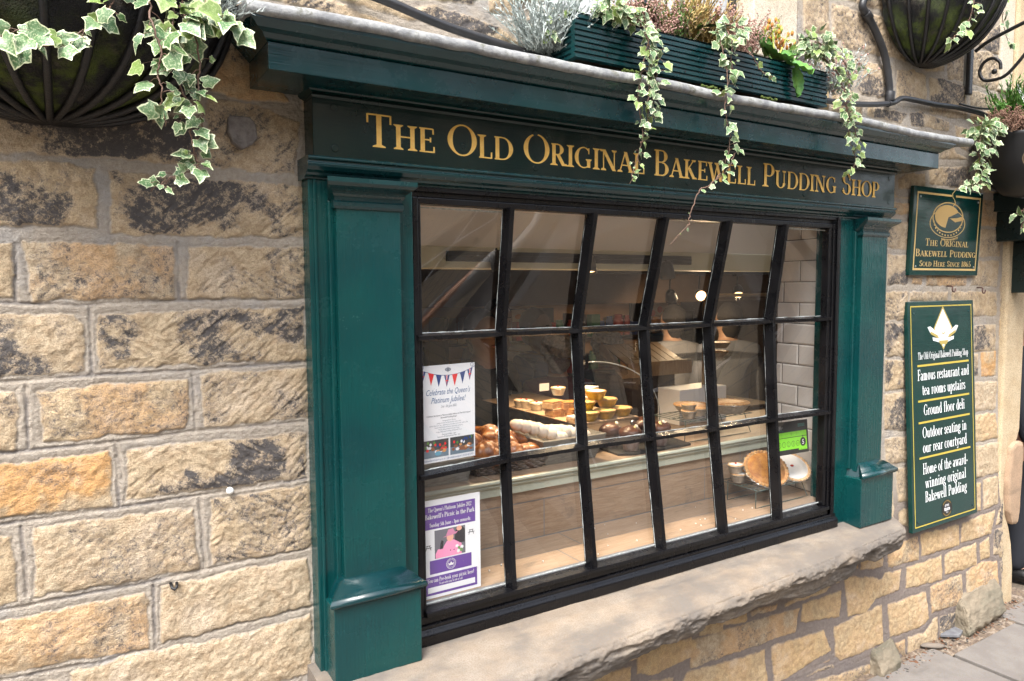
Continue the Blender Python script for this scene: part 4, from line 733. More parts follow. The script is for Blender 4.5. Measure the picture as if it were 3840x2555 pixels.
def track(x0, x1, y, z, lab):
    mb = MB(); mb.box(x0, x1, y-.012, y+.012, z-.022, z+.022); mb.box(x0, x1, y-.014, y+.014, z-.004, z+.004); tag(mb.build('light_track', TRK, bevel=.002), lab, 'light track', 'lighting tracks')
track(1.38, 2.79, 2.725, .130, 'black lighting track screwed along the sage green beam')
track(2.75, 4.6, 3.45, .098, 'black lighting track on the dark ceiling behind the beam')
spot((1.62, 2.69, .075), (.25, -.12, -.95), 'lit black spotlight on the beam, half hidden behind the first glazing bar', .115)
spot((2.10, 2.69, .062), (-.1, -.2, -1), 'lit black bullet spotlight hanging from the beam by the second glazing bar', .115)
spot((2.60, 2.69, .04), (.25, .1, -1), 'unlit black spotlight at the end of the beam track, tipped over', .115, on=False)
spot((3.35, 3.43, -.085), (.55, .45, -.50), 'small spotlight on the rear ceiling track turned sideways to the left', .076)
spot((3.62, 3.43, -.07), (-.62, -.95, -.25), 'glaring spotlight on the rear ceiling track pointing straight at the street', .076)
spot((3.98, 3.43, -.07), (-.5, -.5, -.8), 'lit spotlight on the rear track nearest the tiled reveal', .076)
# ---------------------------------------------------------------- signs on the wall
def mounted(o, x0, x1, z0, z1, y_top, y_bot, th=.022):
    """a board x0..x1, z0..z1 leaning from y_bot (foot) to y_top (head); returns its writing face with the origin at the lower left"""
    v = Vector((0, y_top-y_bot, z1-z0)); f = Face((x0, y_bot, z0), (1, 0, 0), v, .0006)
    mb = MB(); n = f.n; a = Vector((x0, y_bot, z0)); b = Vector((x1, y_bot, z0)); mb.quadbox([a, b, b+v, a+v], -n*th)
    return f, mb.build('board', SIGNG, o, bevel=.0025), v.length
def screws(f, board, pts, m):
    for x, y in pts: mb = MB(); mb.lathe([(.0055, 0), (.005, .002), (.002, .003)], f.p(x, y), 10, ax=f.n); mb.build('screw', m, board)
STEEL = mat('steel_screw', (.5,.5,.5), .3, metal=1)
def frame_lines(mb, f, w, h, i, t, m=0, gap=None):
    rect(mb, f, i, i, w-i, i+t, m); rect(mb, f, i, h-i-t, (gap[0] if gap else w-i), h-i, m)
    if gap: rect(mb, f, gap[1], h-i-t, w-i, h-i, m)
    rect(mb, f, i, i+t, i+t, h-i-t, m); rect(mb, f, w-i-t, i+t, w-i, h-i-t, m)
pq = empty('plaque', (3.93, 2.03, .26), 'square green plaque with gold border, drawing of a cut pudding and the year 1865', 'wall sign', 'green signs of the pudding shop')
f, bd, H_ = mounted(pq, 3.59, 4.255, .044, .484, 2.012, 2.027); w_ = .665
mb = MB(); frame_lines(mb, f, w_, H_, .026, .010, gap=(.345, .385)); mb.build('border', GOLDP, bd)
for t, y, s, wd in (('The Original', .150, .036, .42), ('Bakewell Pudding', .096, .036, .585), ('Sold Here Since 1865', .046, .029, .50)):
    mb = []; _serif_text(mb, f, t, .335, y, s, small=s*.78, width=wd, center=True, wt=.15, thin=.06, track=.06); [w.build('lettering', GOLDP, bd) for w in mb]
mb = MB(); cx, cy = .325, .298      # the drawn pudding: dish rings, top with a wedge missing, whisk of steam, fringe
disc(mb, f, cx, cy-.03, .172, .074, 0, 0, 40, .955); disc(mb, f, cx, cy, .150, .078, 0, .0001, 40, .93)
top = [(cx-.01+.118*math.cos(a), cy+.005+.058*math.sin(a)) for a in [R(-15+i*10) for i in range(31)]]
poly(mb, f, [(cx+.0, cy)]+top[4:29], 0, .0003)
poly(mb, f, [(cx+.015, cy-.004), (cx+.07, cy-.022), (cx+.135, cy-.012), (cx+.14, cy+.01), (cx+.08, cy+.0)], 0, .0005)
for i in range(14):
    a = R(190+i*12); x0, y0 = cx+.137*math.cos(a), cy-.012+.080*math.sin(a); disc(mb, f, x0, y0, .007, .005, 0, .0006, 8)
pts = [(cx+.04+.018*math.sin(t*1.3), cy+.06+t*.0155) for t in range(0, 7)]
for i in range(6): (a, b), (c, d) = pts[i], pts[i+1]; poly(mb, f, [(a-.004, b), (a+.004, b), (c+.004, d), (c-.004, d)], 0, .0007+i*1e-5)
for i in range(12): a = R(250+i*5); poly(mb, f, [(cx+.165*math.cos(a), cy-.04+.070*math.sin(a)), (cx+.165*math.cos(a)+.007, cy-.04+.070*math.sin(a)-.013), (cx+.165*math.cos(a+.08), cy-.04+.070*math.sin(a+.08))], 0, .0008+i*1e-5)
mb.build('pudding_drawing', GOLDP, bd)
screws(f, bd, [(.055, H_-.05), (w_-.05, H_-.05), (.05, .045), (w_-.05, .045)], STEEL)
ts = empty('tall_sign', (3.9, 2.0, -.65), 'tall green sign with white lines about tea rooms, deli and rear courtyard', 'wall sign', 'green signs of the pudding shop')
f, bd, H_ = mounted(ts, 3.586, 4.222, -1.252, -.088, 2.028, 1.962); w_ = .636
mb = MB(); frame_lines(mb, f, w_, H_, .022, .006)
LN = [(.835, .5), (.655, .5), (.545, .5), (.365, .5)]
for y, l in LN: rect(mb, f, .075, y, .575, y+.010)
mb.build('border', GOLDL, bd)
def tl(t, y, s, wd): mb = []; _serif_text(mb, f, t, .325, y, s, width=wd, center=True, wt=.145, thin=.055, track=.06); [w.build('lettering', WHITEP, bd) for w in mb]
tl('The Old Original Bakewell Pudding Shop', .872, .036, .485); tl('Famous restaurant and', .765, .056, .50); tl('tea rooms upstairs', .690, .056, .42)
tl('Ground floor deli', .585, .056, .40); tl('Outdoor seating in', .470, .056, .43); tl('our rear courtyard', .395, .056, .43)
tl('Home of the award-', .285, .056, .44); tl('winning original', .212, .056, .40); tl('Bakewell Pudding', .140, .056, .41)
mb = MB(); cx, cy = .325, 1.015
poly(mb, f, [(cx, cy-.105), (cx+.092, cy+.01), (cx, cy+.125), (cx-.092, cy+.01)], 1); poly(mb, f, [(cx, cy-.092), (cx+.080, cy+.01), (cx, cy+.110), (cx-.080, cy+.01)], 0, .0002)
for s in (-1, 1):
    poly(mb, f, [(cx+s*.045, cy-.045), (cx+s*.125, cy-.012), (cx+s*.15, cy+.018), (cx+s*.125, cy+.022), (cx+s*.055, cy-.012)][::s], 0, .0004)
    poly(mb, f, [(cx+s*.045, cy-.045), (cx+s*.12, cy-.018), (cx+s*.125, cy-.002), (cx+s*.055, cy-.026)][::s], 1, .0005)
    poly(mb, f, [(cx+s*.03, cy-.066), (cx+s*.10, cy-.052), (cx+s*.105, cy-.035), (cx+s*.03, cy-.045)][::s], 0, .0006)
poly(mb, f, [(cx-.05, cy-.052), (cx-.03, cy-.075), (cx+.03, cy-.075), (cx+.05, cy-.052), (cx+.03, cy-.055), (cx-.03, cy-.055)], 1, .0007)
disc(mb, f, cx, cy-.012, .018, .010, 1, .0008, 20); disc(mb, f, cx, cy-.010, .012, .006, 0, .0009, 20)
mb.build('emblem', [WHITEP, mat('olive_gold', srgb(170,150,80), .5)], bd)
mb = MB(); disc(mb, f, .325, .078, .051, .046, 0, 0, 32); disc(mb, f, .325, .078, .045, .040, 1, .0003, 32, .93); rect(mb, f, .275, .058, .375, .098, 0, .0004)
g2 = Face(f.o, f.u, f.v, .0012); sans_text(mb, g2, 'great', .325, .089, .014, center=True, m=2, bold=.0003); sans_text(mb, g2, 'taste', .325, .066, .021, center=True, m=2, bold=.0006); sans_text(mb, g2, '2016', .325, .052, .008, center=True, m=2)
mb.build('award_badge', [mat('badge_black', (.01,.01,.01), .3), mat('badge_gold', srgb(170,140,70), .4), WHITEP], bd)
screws(f, bd, [(.05, H_-.06), (w_-.05, H_-.06), (.05, .05), (w_-.05, .05)], GREENH)

# ---------------------------------------------------------------- notices inside the panes
def on_pane(i, j, x, z, dy=.022):      # a point just behind the glass of pane column i, row j
    a, b, c, d = node(i, j), node(i+1, j), node(i+1, j+1), node(i, j+1)
    u = (x-a.x)/(b.x-a.x); zt = a.z*(1-u)+b.z*u; zb = d.z*(1-u)+c.z*u; v = (zt-z)/(zt-zb)
    y = (a.y*(1-u)+b.y*u)*(1-v)+(d.y*(1-u)+c.y*u)*v
    return Vector((x, y+dy, z))
PAPER = mat('white_paper', (.82,.83,.86), .45)
def sheet(o, a, b, c, d, m, th=.0012):
    c = b+(d-a); n = (b-a).cross(d-a).normalized(); mb = MB(); mb.quadbox([a, b, c, d], -n*th); s = mb.build('sheet', m, o); fc = Face(a, b-a, d-a, .0004); return s, fc, (b-a).length, (d-a).length
# A: the bunting notice
pa = empty('poster', (1.02, 2.03, -.40), 'white laminated notice with red and blue bunting taped in the left hand window panes', 'poster')
a = on_pane(0, 1, .936, -.553); b = on_pane(0, 1, 1.136, -.553); c = on_pane(0, 1, 1.134, -.243); d = on_pane(0, 1, .936, -.243)
for q in (c, d): q.y -= .004
for q in (a, b): q.z += .002
st, f, w_, h_ = sheet(pa, a, b, c, d, PAPER)
NAVY = mat('print_navy', srgb(38,66,128), .5); RED = mat('print_red', srgb(226,48,52), .5); INK = mat('print_blue_ink', srgb(70,105,150), .5); INKG = mat('print_grey_ink', srgb(120,130,145), .5); INKD = mat('print_dark_ink', srgb(50,60,85), .5)
mb = MB(); cat = lambda x: h_-.034+.022*((x-.1)/.1)**2
for i in range(14):
    x0, x1 = .002+i*.0143, .002+(i+1)*.0143; poly(mb, f, [(x0, cat(x0)-.001), (x1, cat(x1)-.001), (x1, cat(x1)+.0006), (x0, cat(x0)+.0006)], 0, i*1e-5)
for i, xx in enumerate((.006, .036, .064, .094, .124, .154, .182)):
    k = i % 3; w2 = .0105; P_ = [(xx-w2, cat(xx-w2)), (xx-.001, cat(xx)-.038), (xx+w2, cat(xx+w2))]
    if k: poly(mb, f, P_, 1 if k == 1 else 0, .0002)
    else:
        poly(mb, f, P_, 0, .0002); poly(mb, f, [(xx-.004, cat(xx)), (xx-.001, cat(xx)-.03), (xx+.003, cat(xx))], 2, .0003); poly(mb, f, [(xx-.002, cat(xx)), (xx-.001, cat(xx)-.036), (xx+.0015, cat(xx))], 1, .0004); rect(mb, f, xx-.006, cat(xx)-.019, xx+.005, cat(xx)-.016, 1, .0005)
for s in (.004, .19):
    disc(mb, f, s, cat(s)+.010, .006, .007, 0, .0003, 12, .8)
disc(mb, f, .098, h_-.016, .012, .006, 3, .0003, 10, .6); poly(mb, f, [(.098, h_-.025), (.104, h_-.016), (.098, h_-.007), (.092, h_-.016)], 3, .0004)
mb.build('bunting_print', [NAVY, RED, PAPER, INKG], st)
mb = MB()
for t, y, s, wd, m in (("Celebrate the Queen's", h_-.094, .019, .165, 0), ('Platinum Jubilee!', h_-.120, .019, .13, 0), ('2nd - 5th June 2022', h_-.136, .008, .058, 1)): sans_text(mb, f, t, .100, y, s, width=wd, center=True, shear=.35, m=m)
for t, y, s, wd, m in (("Celebrate the Queen's Platinum Jubilee with us at The Old Original", .146, .0052, .165, 2), ('Bakewell Pudding Shop!', .138, .0052, .06, 2), ('Takeaway Picnic Boxes', .1285, .0042, .05, 1), ("Jubilee Cream Tea's (pre-order online only)", .1215, .0042, .09, 1),
    ('Jubilee Afternoon Tea - delivered to your door! (pre-order online only)', .1145, .0042, .145, 1), ("Hot & Cold Drinks & Pimm's (takeaway available)", .1075, .0042, .105, 1), ('Freshly Baked Cakes & Sweet Treats', .1005, .0042, .078, 1), ('Original Bakewell Puddings & Bakewell Tarts', .0935, .0042, .097, 1),
    ('Shop open 8.00am - 6pm', .084, .0046, .053, 2), ('Restaurant & Courtyard open 9am - 5pm', .0775, .0046, .085, 2), ('bakewellpuddingshop.co.uk | @realbakewellpud | 01629 812193', .0055, .006, .185, 0)):
    sans_text(mb, f, t, .100, y, s, width=wd, center=True, m=m)
mb.build('lettering', [INK, INKG, INKD], st)
for x0, x1, sd in ((.003, .098, 1), (.104, .196, 2)):
    mb = MB(); rect(mb, f, x0, .016, x1, .072, 0); rect(mb, f, x0, .016, x1, .040, 1, .0001); rnd = random.Random(sd); m_ = x0
    for k in range(9): xx = rnd.uniform(x0+.008, x1-.008); yy = rnd.uniform(.05, .067); disc(mb, f, xx, yy, .004, .005, rnd.choice((2, 3, 6, 5)), .0002+k*1e-5, 8)
    for k in range(13): xx = rnd.uniform(x0+.010, x1-.012); yy = rnd.uniform(.026, .048); disc(mb, f, xx, yy, rnd.uniform(.005, .009), rnd.uniform(.004, .006), rnd.choice((4, 4, 5, 3, 7)), .0004+k*1e-5, 12)
    disc(mb, f, x0+.055, .028, .012, .007, 8, .0008, 14) if sd == 1 else disc(mb, f, x0+.05, .033, .024, .007, 7, .0002, 16)
    mb.build('food_photo', [mat('ph_dark', (.06,.06,.06), .5), mat('ph_table', (.16,.22,.28), .5), mat('ph_green', (.10,.25,.04), .5), RED, mat('ph_pastry', (.62,.30,.12), .5), PAPER, NAVY, mat('ph_wood', (.25,.10,.05), .5), mat('ph_cup', (.12,.34,.48), .5)], st)
# B: the picnic notice
pb = empty('poster', (1.02, 2.03, -.82), 'white notice with purple bands about a picnic in the park, low in the window corner', 'poster')
a = on_pane(0, 2, .934, -.985); b = on_pane(0, 2, 1.140, -.985); c = on_pane(0, 2, 1.127, -.668); d = on_pane(0, 2, .934, -.668)
st, f, w_, h_ = sheet(pb, a, b, c, d, PAPER)
PUR = mat('print_purple', srgb(98,62,150), .5); PINK = mat('print_pink', srgb(240,150,190), .5); LPK = mat('print_rose', srgb(205,130,165), .5); SKIN = mat('print_skin', srgb(228,170,150), .5); GRY = mat('print_grey', srgb(105,105,115), .5); BLK = mat('print_black', srgb(30,30,42), .5)
mb = MB(); rect(mb, f, .002, .223, .188, .298, 0); rect(mb, f, .022, .078, .172, .122, 0); rect(mb, f, .006, .010, .192, .070, 0); rect(mb, f, .014, .018, .184, .036, 1, .0003); mb.build('purple_bands', [PUR, PAPER], st)
for t, y, s, wd in (("The Queen's Platinum Jubilee 2022", .279, .013, .155), ("Bakewell's Picnic in the Park", .257, .015, .176), ('Sunday 5th June - 3pm onwards', .231, .012, .145), ('You can Pre-book your picnic here!', .052, .013, .168), ('To pre-order pop in side or call:', .041, .0075, .085)):
    mb = MB(); _serif_text(mb, Face(f.o, f.u, f.v, .0009), t, .096, y, s, width=wd, center=True, wt=.14, thin=.07); mb.build('lettering', WHITEP, st)
mb = MB(); rect(mb, f, .040, .126, .150, .217, 0); T_ = lambda x, y: (.040+x*.11, .126+y*.091)
poly(mb, f, [T_(.62, .4), T_(.98, .4), T_(1, .85), T_(.9, .98), T_(.7, .95)], 4, .0001); disc(mb, f, *T_(.80, .93), .010, .008, 3, .0002, 14)
poly(mb, f, [T_(.03, .0), T_(.88, .0), T_(.80, .42), T_(.62, .56), T_(.40, .56), T_(.30, .40), T_(.26, .30), T_(.10, .32), T_(.02, .15)], 1, .0003)
disc(mb, f, *T_(.50, .68), .0125, .0145, 3, .0004, 18); poly(mb, f, [T_(.26, .70), T_(.50, .80), T_(.76, .84), T_(.70, .76), T_(.50, .73)], 2, .0005); poly(mb, f, [T_(.37, .76), T_(.66, .82), T_(.60, .97), T_(.44, .95)], 2, .0006)
poly(mb, f, [T_(.17, .30), T_(.26, .34), T_(.28, .58), T_(.22, .62), T_(.18, .5)], 4, .0007)
for i, (x, y) in enumerate(((.72, .30), (.82, .34), (.78, .22), (.88, .24), (.70, .2), (.86, .14), (.76, .12))): disc(mb, f, *T_(x, y), .006, .006, (5, 1, 6)[i % 3], .0008+i*1e-5, 8)
for x, y in ((.5, .2), (.62, .2)): disc(mb, f, *T_(x, y), .002, .002, 4, .0009, 8)
mb.build('portrait_photo', [GRY, PINK, LPK, SKIN, BLK, PAPER, mat('ph_leaf', (.15,.3,.1), .5)], st)
mb = MB()
for cx, cy in ((.018, .165), (.172, .190)):
    rect(mb, f, cx-.008, cy+.006, cx+.008, cy+.008); rect(mb, f, cx-.012, cy-.001, cx+.012, cy+.001, 0, .0001)
    for s in (-1, 1): poly(mb, f, [(cx+s*.003, cy+.007), (cx+s*.005, cy+.007), (cx+s*.010, cy-.008), (cx+s*.008, cy-.008)][::s], 0, .0002)
mb.build('picnic_table_symbols', BLK, st)
mb = MB(); g2 = Face(f.o, f.u, f.v, .0008); disc(mb, g2, .097, .100, .0175, .0175, 0, 0, 28, .95); disc(mb, g2, .097, .100, .0125, .0125, 0, 0, 24, .93)
poly(mb, g2, [(.089, .095), (.105, .095), (.107, .104), (.102, .100), (.097, .107), (.092, .100), (.087, .104)], 0, .0001)
for i in range(30):
    if i in (7, 8, 22, 23): continue
    t = 2*math.pi*i/30; x0, y0 = .097+.015*math.cos(t), .100+.015*math.sin(t); rect(mb, g2, x0-.0007, y0-.0009, x0+.0007, y0+.0009, 0, .0001)
mb.build('round_crest', WHITEP, st)
# C: hygiene sticker
hy = empty('sticker', (2.73, 2.03, -.68), 'black and bright green food hygiene rating sticker showing five, stuck in the last pane column', 'sticker')
a = on_pane(5, 2, 2.632, -.752, .022); b = on_pane(5, 2, 2.852, -.752, .022); c = on_pane(5, 2, 2.848, -.605, .022); d = on_pane(5, 2, 2.628, -.605, .022)
st, f, w_, h_ = sheet(hy, a, b, c, d, mat('sticker_black', (.012,.014,.016), .3), .0008)
LIME = mat('sticker_lime', srgb(140,226,50), .45); TEAL = mat('sticker_teal', srgb(60,170,160), .4)
mb = MB(); rect(mb, f, .010, .022, .210, .074); rect(mb, f, .155, .014, .210, .022); rect(mb, f, .010, .0765, .210, .100); mb.build('green_panel', LIME, st)
mb = MB(); sans_text(mb, f, 'FOOD HYGIENE RATING', .110, .083, .0125, width=.185, center=True, m=0, bold=.0002)
for i in range(5):
    cx = .032+i*.0295; disc(mb, f, cx, .046, .0115, .0125, 0, .0002, 20); disc(mb, f, cx, .046, .0095, .0105, 1, .0004, 20); sans_text(mb, Face(f.o, f.u, f.v, .0010), str(i), cx, .0405, .011, center=True)
disc(mb, f, .184, .049, .0185, .020, 0, .0003, 28); poly(mb, f, [(.178, .078), (.190, .078), (.184, .069)][::-1], 0, .0004); sans_text(mb, Face(f.o, f.u, f.v, .0010), '5', .184, .0385, .022, center=True, m=2, bold=.0004); sans_text(mb, f, 'VERY GOOD', .184, .016, .0042, center=True)
disc(mb, f, .020, .120, .008, .011, 3, .0002, 20); disc(mb, f, .020, .120, .004, .006, 4, .0003, 16)
for i, t in enumerate(('Food', 'Standards', 'Agency')): sans_text(mb, f, t, .031, .126-i*.006, .005, m=2)
sans_text(mb, f, 'food.gov.uk/ratings', .031, .108, .003, m=3)
for i in range(3): rect(mb, f, .155, .130-i*.005, .200, .1315-i*.005, 3, .0002)
mb.build('lettering', [mat('sticker_ink', (.01,.012,.014), .4), LIME, WHITEP, TEAL, PAPER], st)
# ---------------------------------------------------------------- baked goods and what they stand on
FOIL = mat('silver_foil', (.62,.62,.60), .32, metal=.85, c2=(.45,.45,.44), ns=60, bmp=.002)
FOILY = mat('yellow_foil', (.55,.34,.012), .35, metal=.35, c2=(.42,.25,.006), ns=40, bmp=.001)
CRUST = mat('golden_pastry', (.58,.34,.14), .6, (.40,.18,.06), 45, bmp=.004, c3=(.66,.46,.24), ns3=20, p3=(.5,.7))
CRUSTL = mat('pale_pastry', (.66,.46,.27), .65, (.52,.30,.14), 50, bmp=.004)
BAKED = mat('browned_filling', (.55,.26,.06), .5, (.34,.13,.03), 30, bmp=.005, c3=(.66,.42,.18), ns3=14, p3=(.5,.7))
ICING = mat('white_icing', (.80,.79,.77), .35, bmp=.0008, ns=20, c2=(.76,.75,.73))
CHERRY = mat('red_cherry', (.45,.03,.02), .25); LEMON = mat('pale_lemon_top', (.72,.62,.22), .45, (.66,.50,.14), 20)
CROI = mat('glazed_croissant', (.40,.14,.03), .35, (.17,.05,.012), 40, (1, 1, 1), bmp=.003, coat=.5, c3=(.55,.26,.08), ns3=18, p3=(.52,.66))
BREAD = mat('floured_bread', (.72,.66,.58), .8, (.60,.40,.22), 12, bmp=.003, p=(.55,.75))
CHOC = mat('chocolate_icing', (.06,.022,.012), .3, (.09,.03,.015), 30, bmp=.002); CASEB = mat('brown_paper_case', (.20,.13,.11), .6, (.30,.24,.22), 60); SPONGE = mat('brown_sponge', (.20,.09,.04), .8, (.14,.06,.03), 50, bmp=.004)
GREYWOOD = mat('grey_weathered_wood', (.24,.23,.20), .8, (.16,.15,.13), 30, (1, 6, 6), bmp=.002); WICK = mat('grey_wicker', (.16,.13,.11), .7, (.10,.08,.07), 60, bmp=.003)
KRAFT = mat('kraft_paper', (.50,.34,.21), .75, (.44,.29,.17), 10, bmp=.002); RACK = mat('green_coated_wire', (.035,.065,.062), .4); CARD = mat('white_card', (.78,.78,.78), .5)
def ridge_ring(mb, c, r, t, n, m, ax=(0, 0, 1)):      # crimped pastry rim
    q = Vector(ax).normalized().to_track_quat('Z', 'Y'); c = Vector(c)
    for i in range(n): a = 2*math.pi*i/n; mb.blob(c+q @ Vector((r*math.cos(a), r*math.sin(a), 0)), (t, t*.75, t*.8), m, 6, 4, rot=q @ Quaternion((0, 0, 1), a))
def tart(lab, r=.035, h=.03, foil=FOIL, top=ICING, rim=CRUSTL, cherry=True, name='tart', group=None, ax=(0, 0, 1), cut=None):
    t = empty(name, (0, 0, 0), lab, 'tart', group); A = Vector(ax).normalized()
    mb = MB(); n = 40; mb.lathe([(r*.66, 0), (r*.68, .001), (r*.84, h*.5), (r*.98, h*.94), (r*1.03, h*.96), (r*1.03, h), (r*.9, h*.98)], (0, 0, 0), n, ax=A, wob=.03); mb.build('foil_case', foil, t)
    mb = MB(); mb.lathe([(r*.5, h*.9), (r*.97, h*.95), (r*1.0, h*1.05), (r*.95, h*1.16), (r*.86, h*1.14), (r*.82, h*1.02)], (0, 0, 0), n, ax=A, closed=False); ridge_ring(mb, A*h*1.06, r*.95, r*.085, int(18+r*200), 0, A); mb.build('pastry_rim', rim, t)
    mb = MB(); mb.lathe([(r*.88, h*1.0), (r*.86, h*1.10), (r*.5, h*1.16), (r*.02, h*1.18)], (0, 0, 0), 28, ax=A); mb.build('topping', top, t)
    if cherry: mb = MB(); mb.blob(A*(h*1.2+.001), (r*.16 if r < .06 else .009, r*.13 if r < .06 else .008, .005), 0, 10, 6, .08); mb.build('cherry', CHERRY, t)
    return t
def put(o, loc, rz=0, s=1): o.location = loc; o.rotation_euler = (0, 0, rz); o.scale = (s,)*3; return o
def wire_rack(x0, x1, y0, y1, z, zl, lab, n=13, lean=.02):
    t = empty('wire_rack', ((x0+x1)/2, (y0+y1)/2, zl), lab, 'cooling rack', 'green wire cooling racks')
    mb = MB(); r = .0022
    mb.tube([(x0, y0, z), (x1, y0, z), (x1, y1, z), (x0, y1, z), (x0, y0, z)], r, 6)
    mb.tube([(x0, (y0+y1)/2, z-.003), (x1, (y0+y1)/2, z-.003)], r, 6)
    for i in range(1, n): x = x0+(x1-x0)*i/n; mb.tube([(x, y0, z), (x, y1, z)], .0015, 5)
    mb.build('grid', RACK, t)
    for yy in (y0+.03, y1-.03): mb = MB(); mb.tube([(x0+.02, yy, z), (x0-.005, yy-lean, zl+.003), (x0+.03, yy-lean, zl+.003)], r, 6); mb.tube([(x0+.03, yy-lean, zl+.003), (x1-.03, yy-lean, zl+.003), (x1+.005, yy-lean, zl+.003), (x1-.02, yy, z)], r, 6); mb.build('leg', RACK, t)
CT, FL = -.7245, -.987
wire_rack(2.42, 2.86, 2.37, 2.60, -.625, CT, 'green wire cooling rack standing on the counter with silver foil pies')
wire_rack(2.575, 2.925, 2.09, 2.31, -.905, FL, 'green wire cooling rack in the window bay corner by the tiled reveal', 11)
wire_rack(.92, 1.175, 2.10, 2.30, -.905, FL, 'green wire cooling rack partly hidden behind the purple notice', 9)
# bay corner rack
put(tart('upper small white iced cherry tart of the pair stacked in the bay corner', .036, .036, group='white iced cherry tarts'), (2.60, 2.24, -.858))
put(tart('lower small white iced cherry tart of the pair stacked in the bay corner', .038, .038, group='white iced cherry tarts'), (2.615, 2.235, -.9025))
put(tart('small pastry tart half hidden behind the stacked cherry tarts', .037, .036, top=BAKED, rim=CRUST, cherry=False, group='small tarts on racks'), (2.66, 2.275, -.902))
put(tart('big golden brown pudding in foil, tilted towards the glass in the bay corner', .100, .034, top=BAKED, rim=CRUST, cherry=False, name='pudding', ax=(-.30, -.56, .74)), (2.715, 2.175, -.862))
put(tart('big white iced tart with one cherry tilted towards the glass beside the tiled reveal', .088, .030, top=ICING, rim=CRUSTL, name='iced_tart', ax=(-.22, -.55, .80)), (2.882, 2.165, -.872))
# left rack
put(tart('pale pastry in silver foil leaning on the rack behind the purple notice', .055, .03, top=BAKED, rim=CRUSTL, cherry=False, ax=(.2, -.6, .7)), (1.125, 2.18, -.875))
# counter rack
put(tart('large sugared tart at the back of the counter rack', .085, .034, top=mat('sugared_top', (.70,.50,.32), .6, (.55,.28,.12), 30, bmp=.003), rim=CRUST, cherry=False), (2.63, 2.55, -.622))
put(tart('large dark topped tart in silver foil at the right end of the counter rack', .098, .046, top=BAKED, rim=CRUST, cherry=False), (2.775, 2.44, -.622))
put(tart('upper small nutty tart of the stacked pair on the counter rack', .035, .03, top=BAKED, rim=CRUSTL, cherry=False, group='small tarts on racks'), (2.49, 2.43, -.588))
put(tart('lower small nutty tart of the stacked pair on the counter rack', .036, .034, top=BAKED, rim=CRUSTL, cherry=False, group='small tarts on racks'), (2.492, 2.43, -.622))
put(tart('single small nutty tart in foil beside the stacked pair on the rack', .037, .034, top=BAKED, rim=CRUSTL, cherry=False, group='small tarts on racks'), (2.58, 2.45, -.622))
mb = MB(); mb.box(2.70, 3.05, 2.70, 2.86, CT, -.54); tag(mb.build('white_carton', CARD, bevel=.003), 'plain pale grey carton behind the dark topped tart', 'carton')
# slate with chocolate muffins
mb = MB(); mb.prism([(2.00, 2.36, CT), (2.07, 2.325, CT), (2.41, 2.335, CT), (2.44, 2.50, CT), (2.36, 2.60, CT), (2.02, 2.58, CT)], (0, 0, .010)); tag(mb.build('slate_board', mat('black_slate', (.018,.018,.02), .55, (.03,.03,.03), 30, bmp=.002), bevel=.002), 'black slate serving board under the chocolate muffins', 'slate board')
def muffin(lab, loc, seed, pale=False):
    t = empty('chocolate_muffin', (0, 0, 0), lab, 'muffin', 'chocolate muffins'); rnd = random.Random(seed)
    mb = MB(); mb.lathe([(.028, 0), (.029, .001), (.038, .045), (.039, .047), (.036, .047)], (0, 0, 0), 44, wob=.05); mb.build('paper_case', CASEB, t)
    mb = MB(); mb.blob((0, 0, .054), (.050, .048, .024), 0, 18, 10, .07, seed=seed); mb.build('chocolate_top', CHOC, t)
    for i in range(2): mb = MB(); a = rnd.random()*6; p = Vector((.018*math.cos(a), -.02, .077-.004*i)); mb.lathe([(.007, 0), (.008, .002), (.006, .004), (.003, .003)], p, 12, ax=(.1, -.5, .8)); mb.build('sweet', mat('yellow_white_sweet', (.75,.68,.30) if i else (.78,.74,.66), .4), t)
    put(t, loc); t.scale = (1.05, 1.05, 1.38); return t
muffin('chocolate muffin at the front of the slate board', (2.085, 2.375, CT+.011), 1); muffin('chocolate muffin at the left edge of the slate, half behind a glazing bar', (2.06, 2.48, CT+.011), 2)
muffin('chocolate muffin at the right end of the slate board', (2.265, 2.385, CT+.011), 3); muffin('chocolate muffin at the back of the slate between two others', (2.27, 2.50, CT+.011), 4)
# boxes and baskets
def flared_box(name, x0, x1, y0, y1, z, h, fl, m, lab, cat_, th=.012):
    mb = MB()
    b = [(x0, y0), (x1, y0), (x1, y1), (x0, y1)]; t_ = [(x0-fl, y0-fl), (x1+fl, y0-fl), (x1+fl, y1+fl), (x0-fl, y1+fl)]; t = empty(name, ((x0+x1)/2, (y0+y1)/2, z), lab, cat_)
    for i in range(4):
        j = (i+1) % 4; A, B = Vector((*b[i], z)), Vector((*b[j], z)); C, D = Vector((*t_[j], z+h)), Vector((*t_[i], z+h)); n = (B-A).cross(D-A).normalized()
        mb = MB(); mb.quadbox([A, B, C, D], -n*th); mb.build('side', m, t, bevel=.0015)
    mb = MB(); mb.box(x0+.001, x1-.001, y0+.001, y1-.001, z, z+.008); mb.build('base', m, t)
    return t
flared_box('wooden_crate', 1.645, 1.90, 2.39, 2.58, CT, .105, .035, GREYWOOD, 'flared grey wooden box holding the floured loaves', 'crate')
flared_box('wooden_crate', .93, 1.27, 2.36, 2.56, CT, .09, .02, GREYWOOD, 'grey wooden box at the left end of the counter behind the bunting notice', 'crate')
bk = empty('wicker_basket', (1.47, 2.47, CT), 'grey wicker basket lined with brown paper full of croissants', 'basket'); mb = MB()
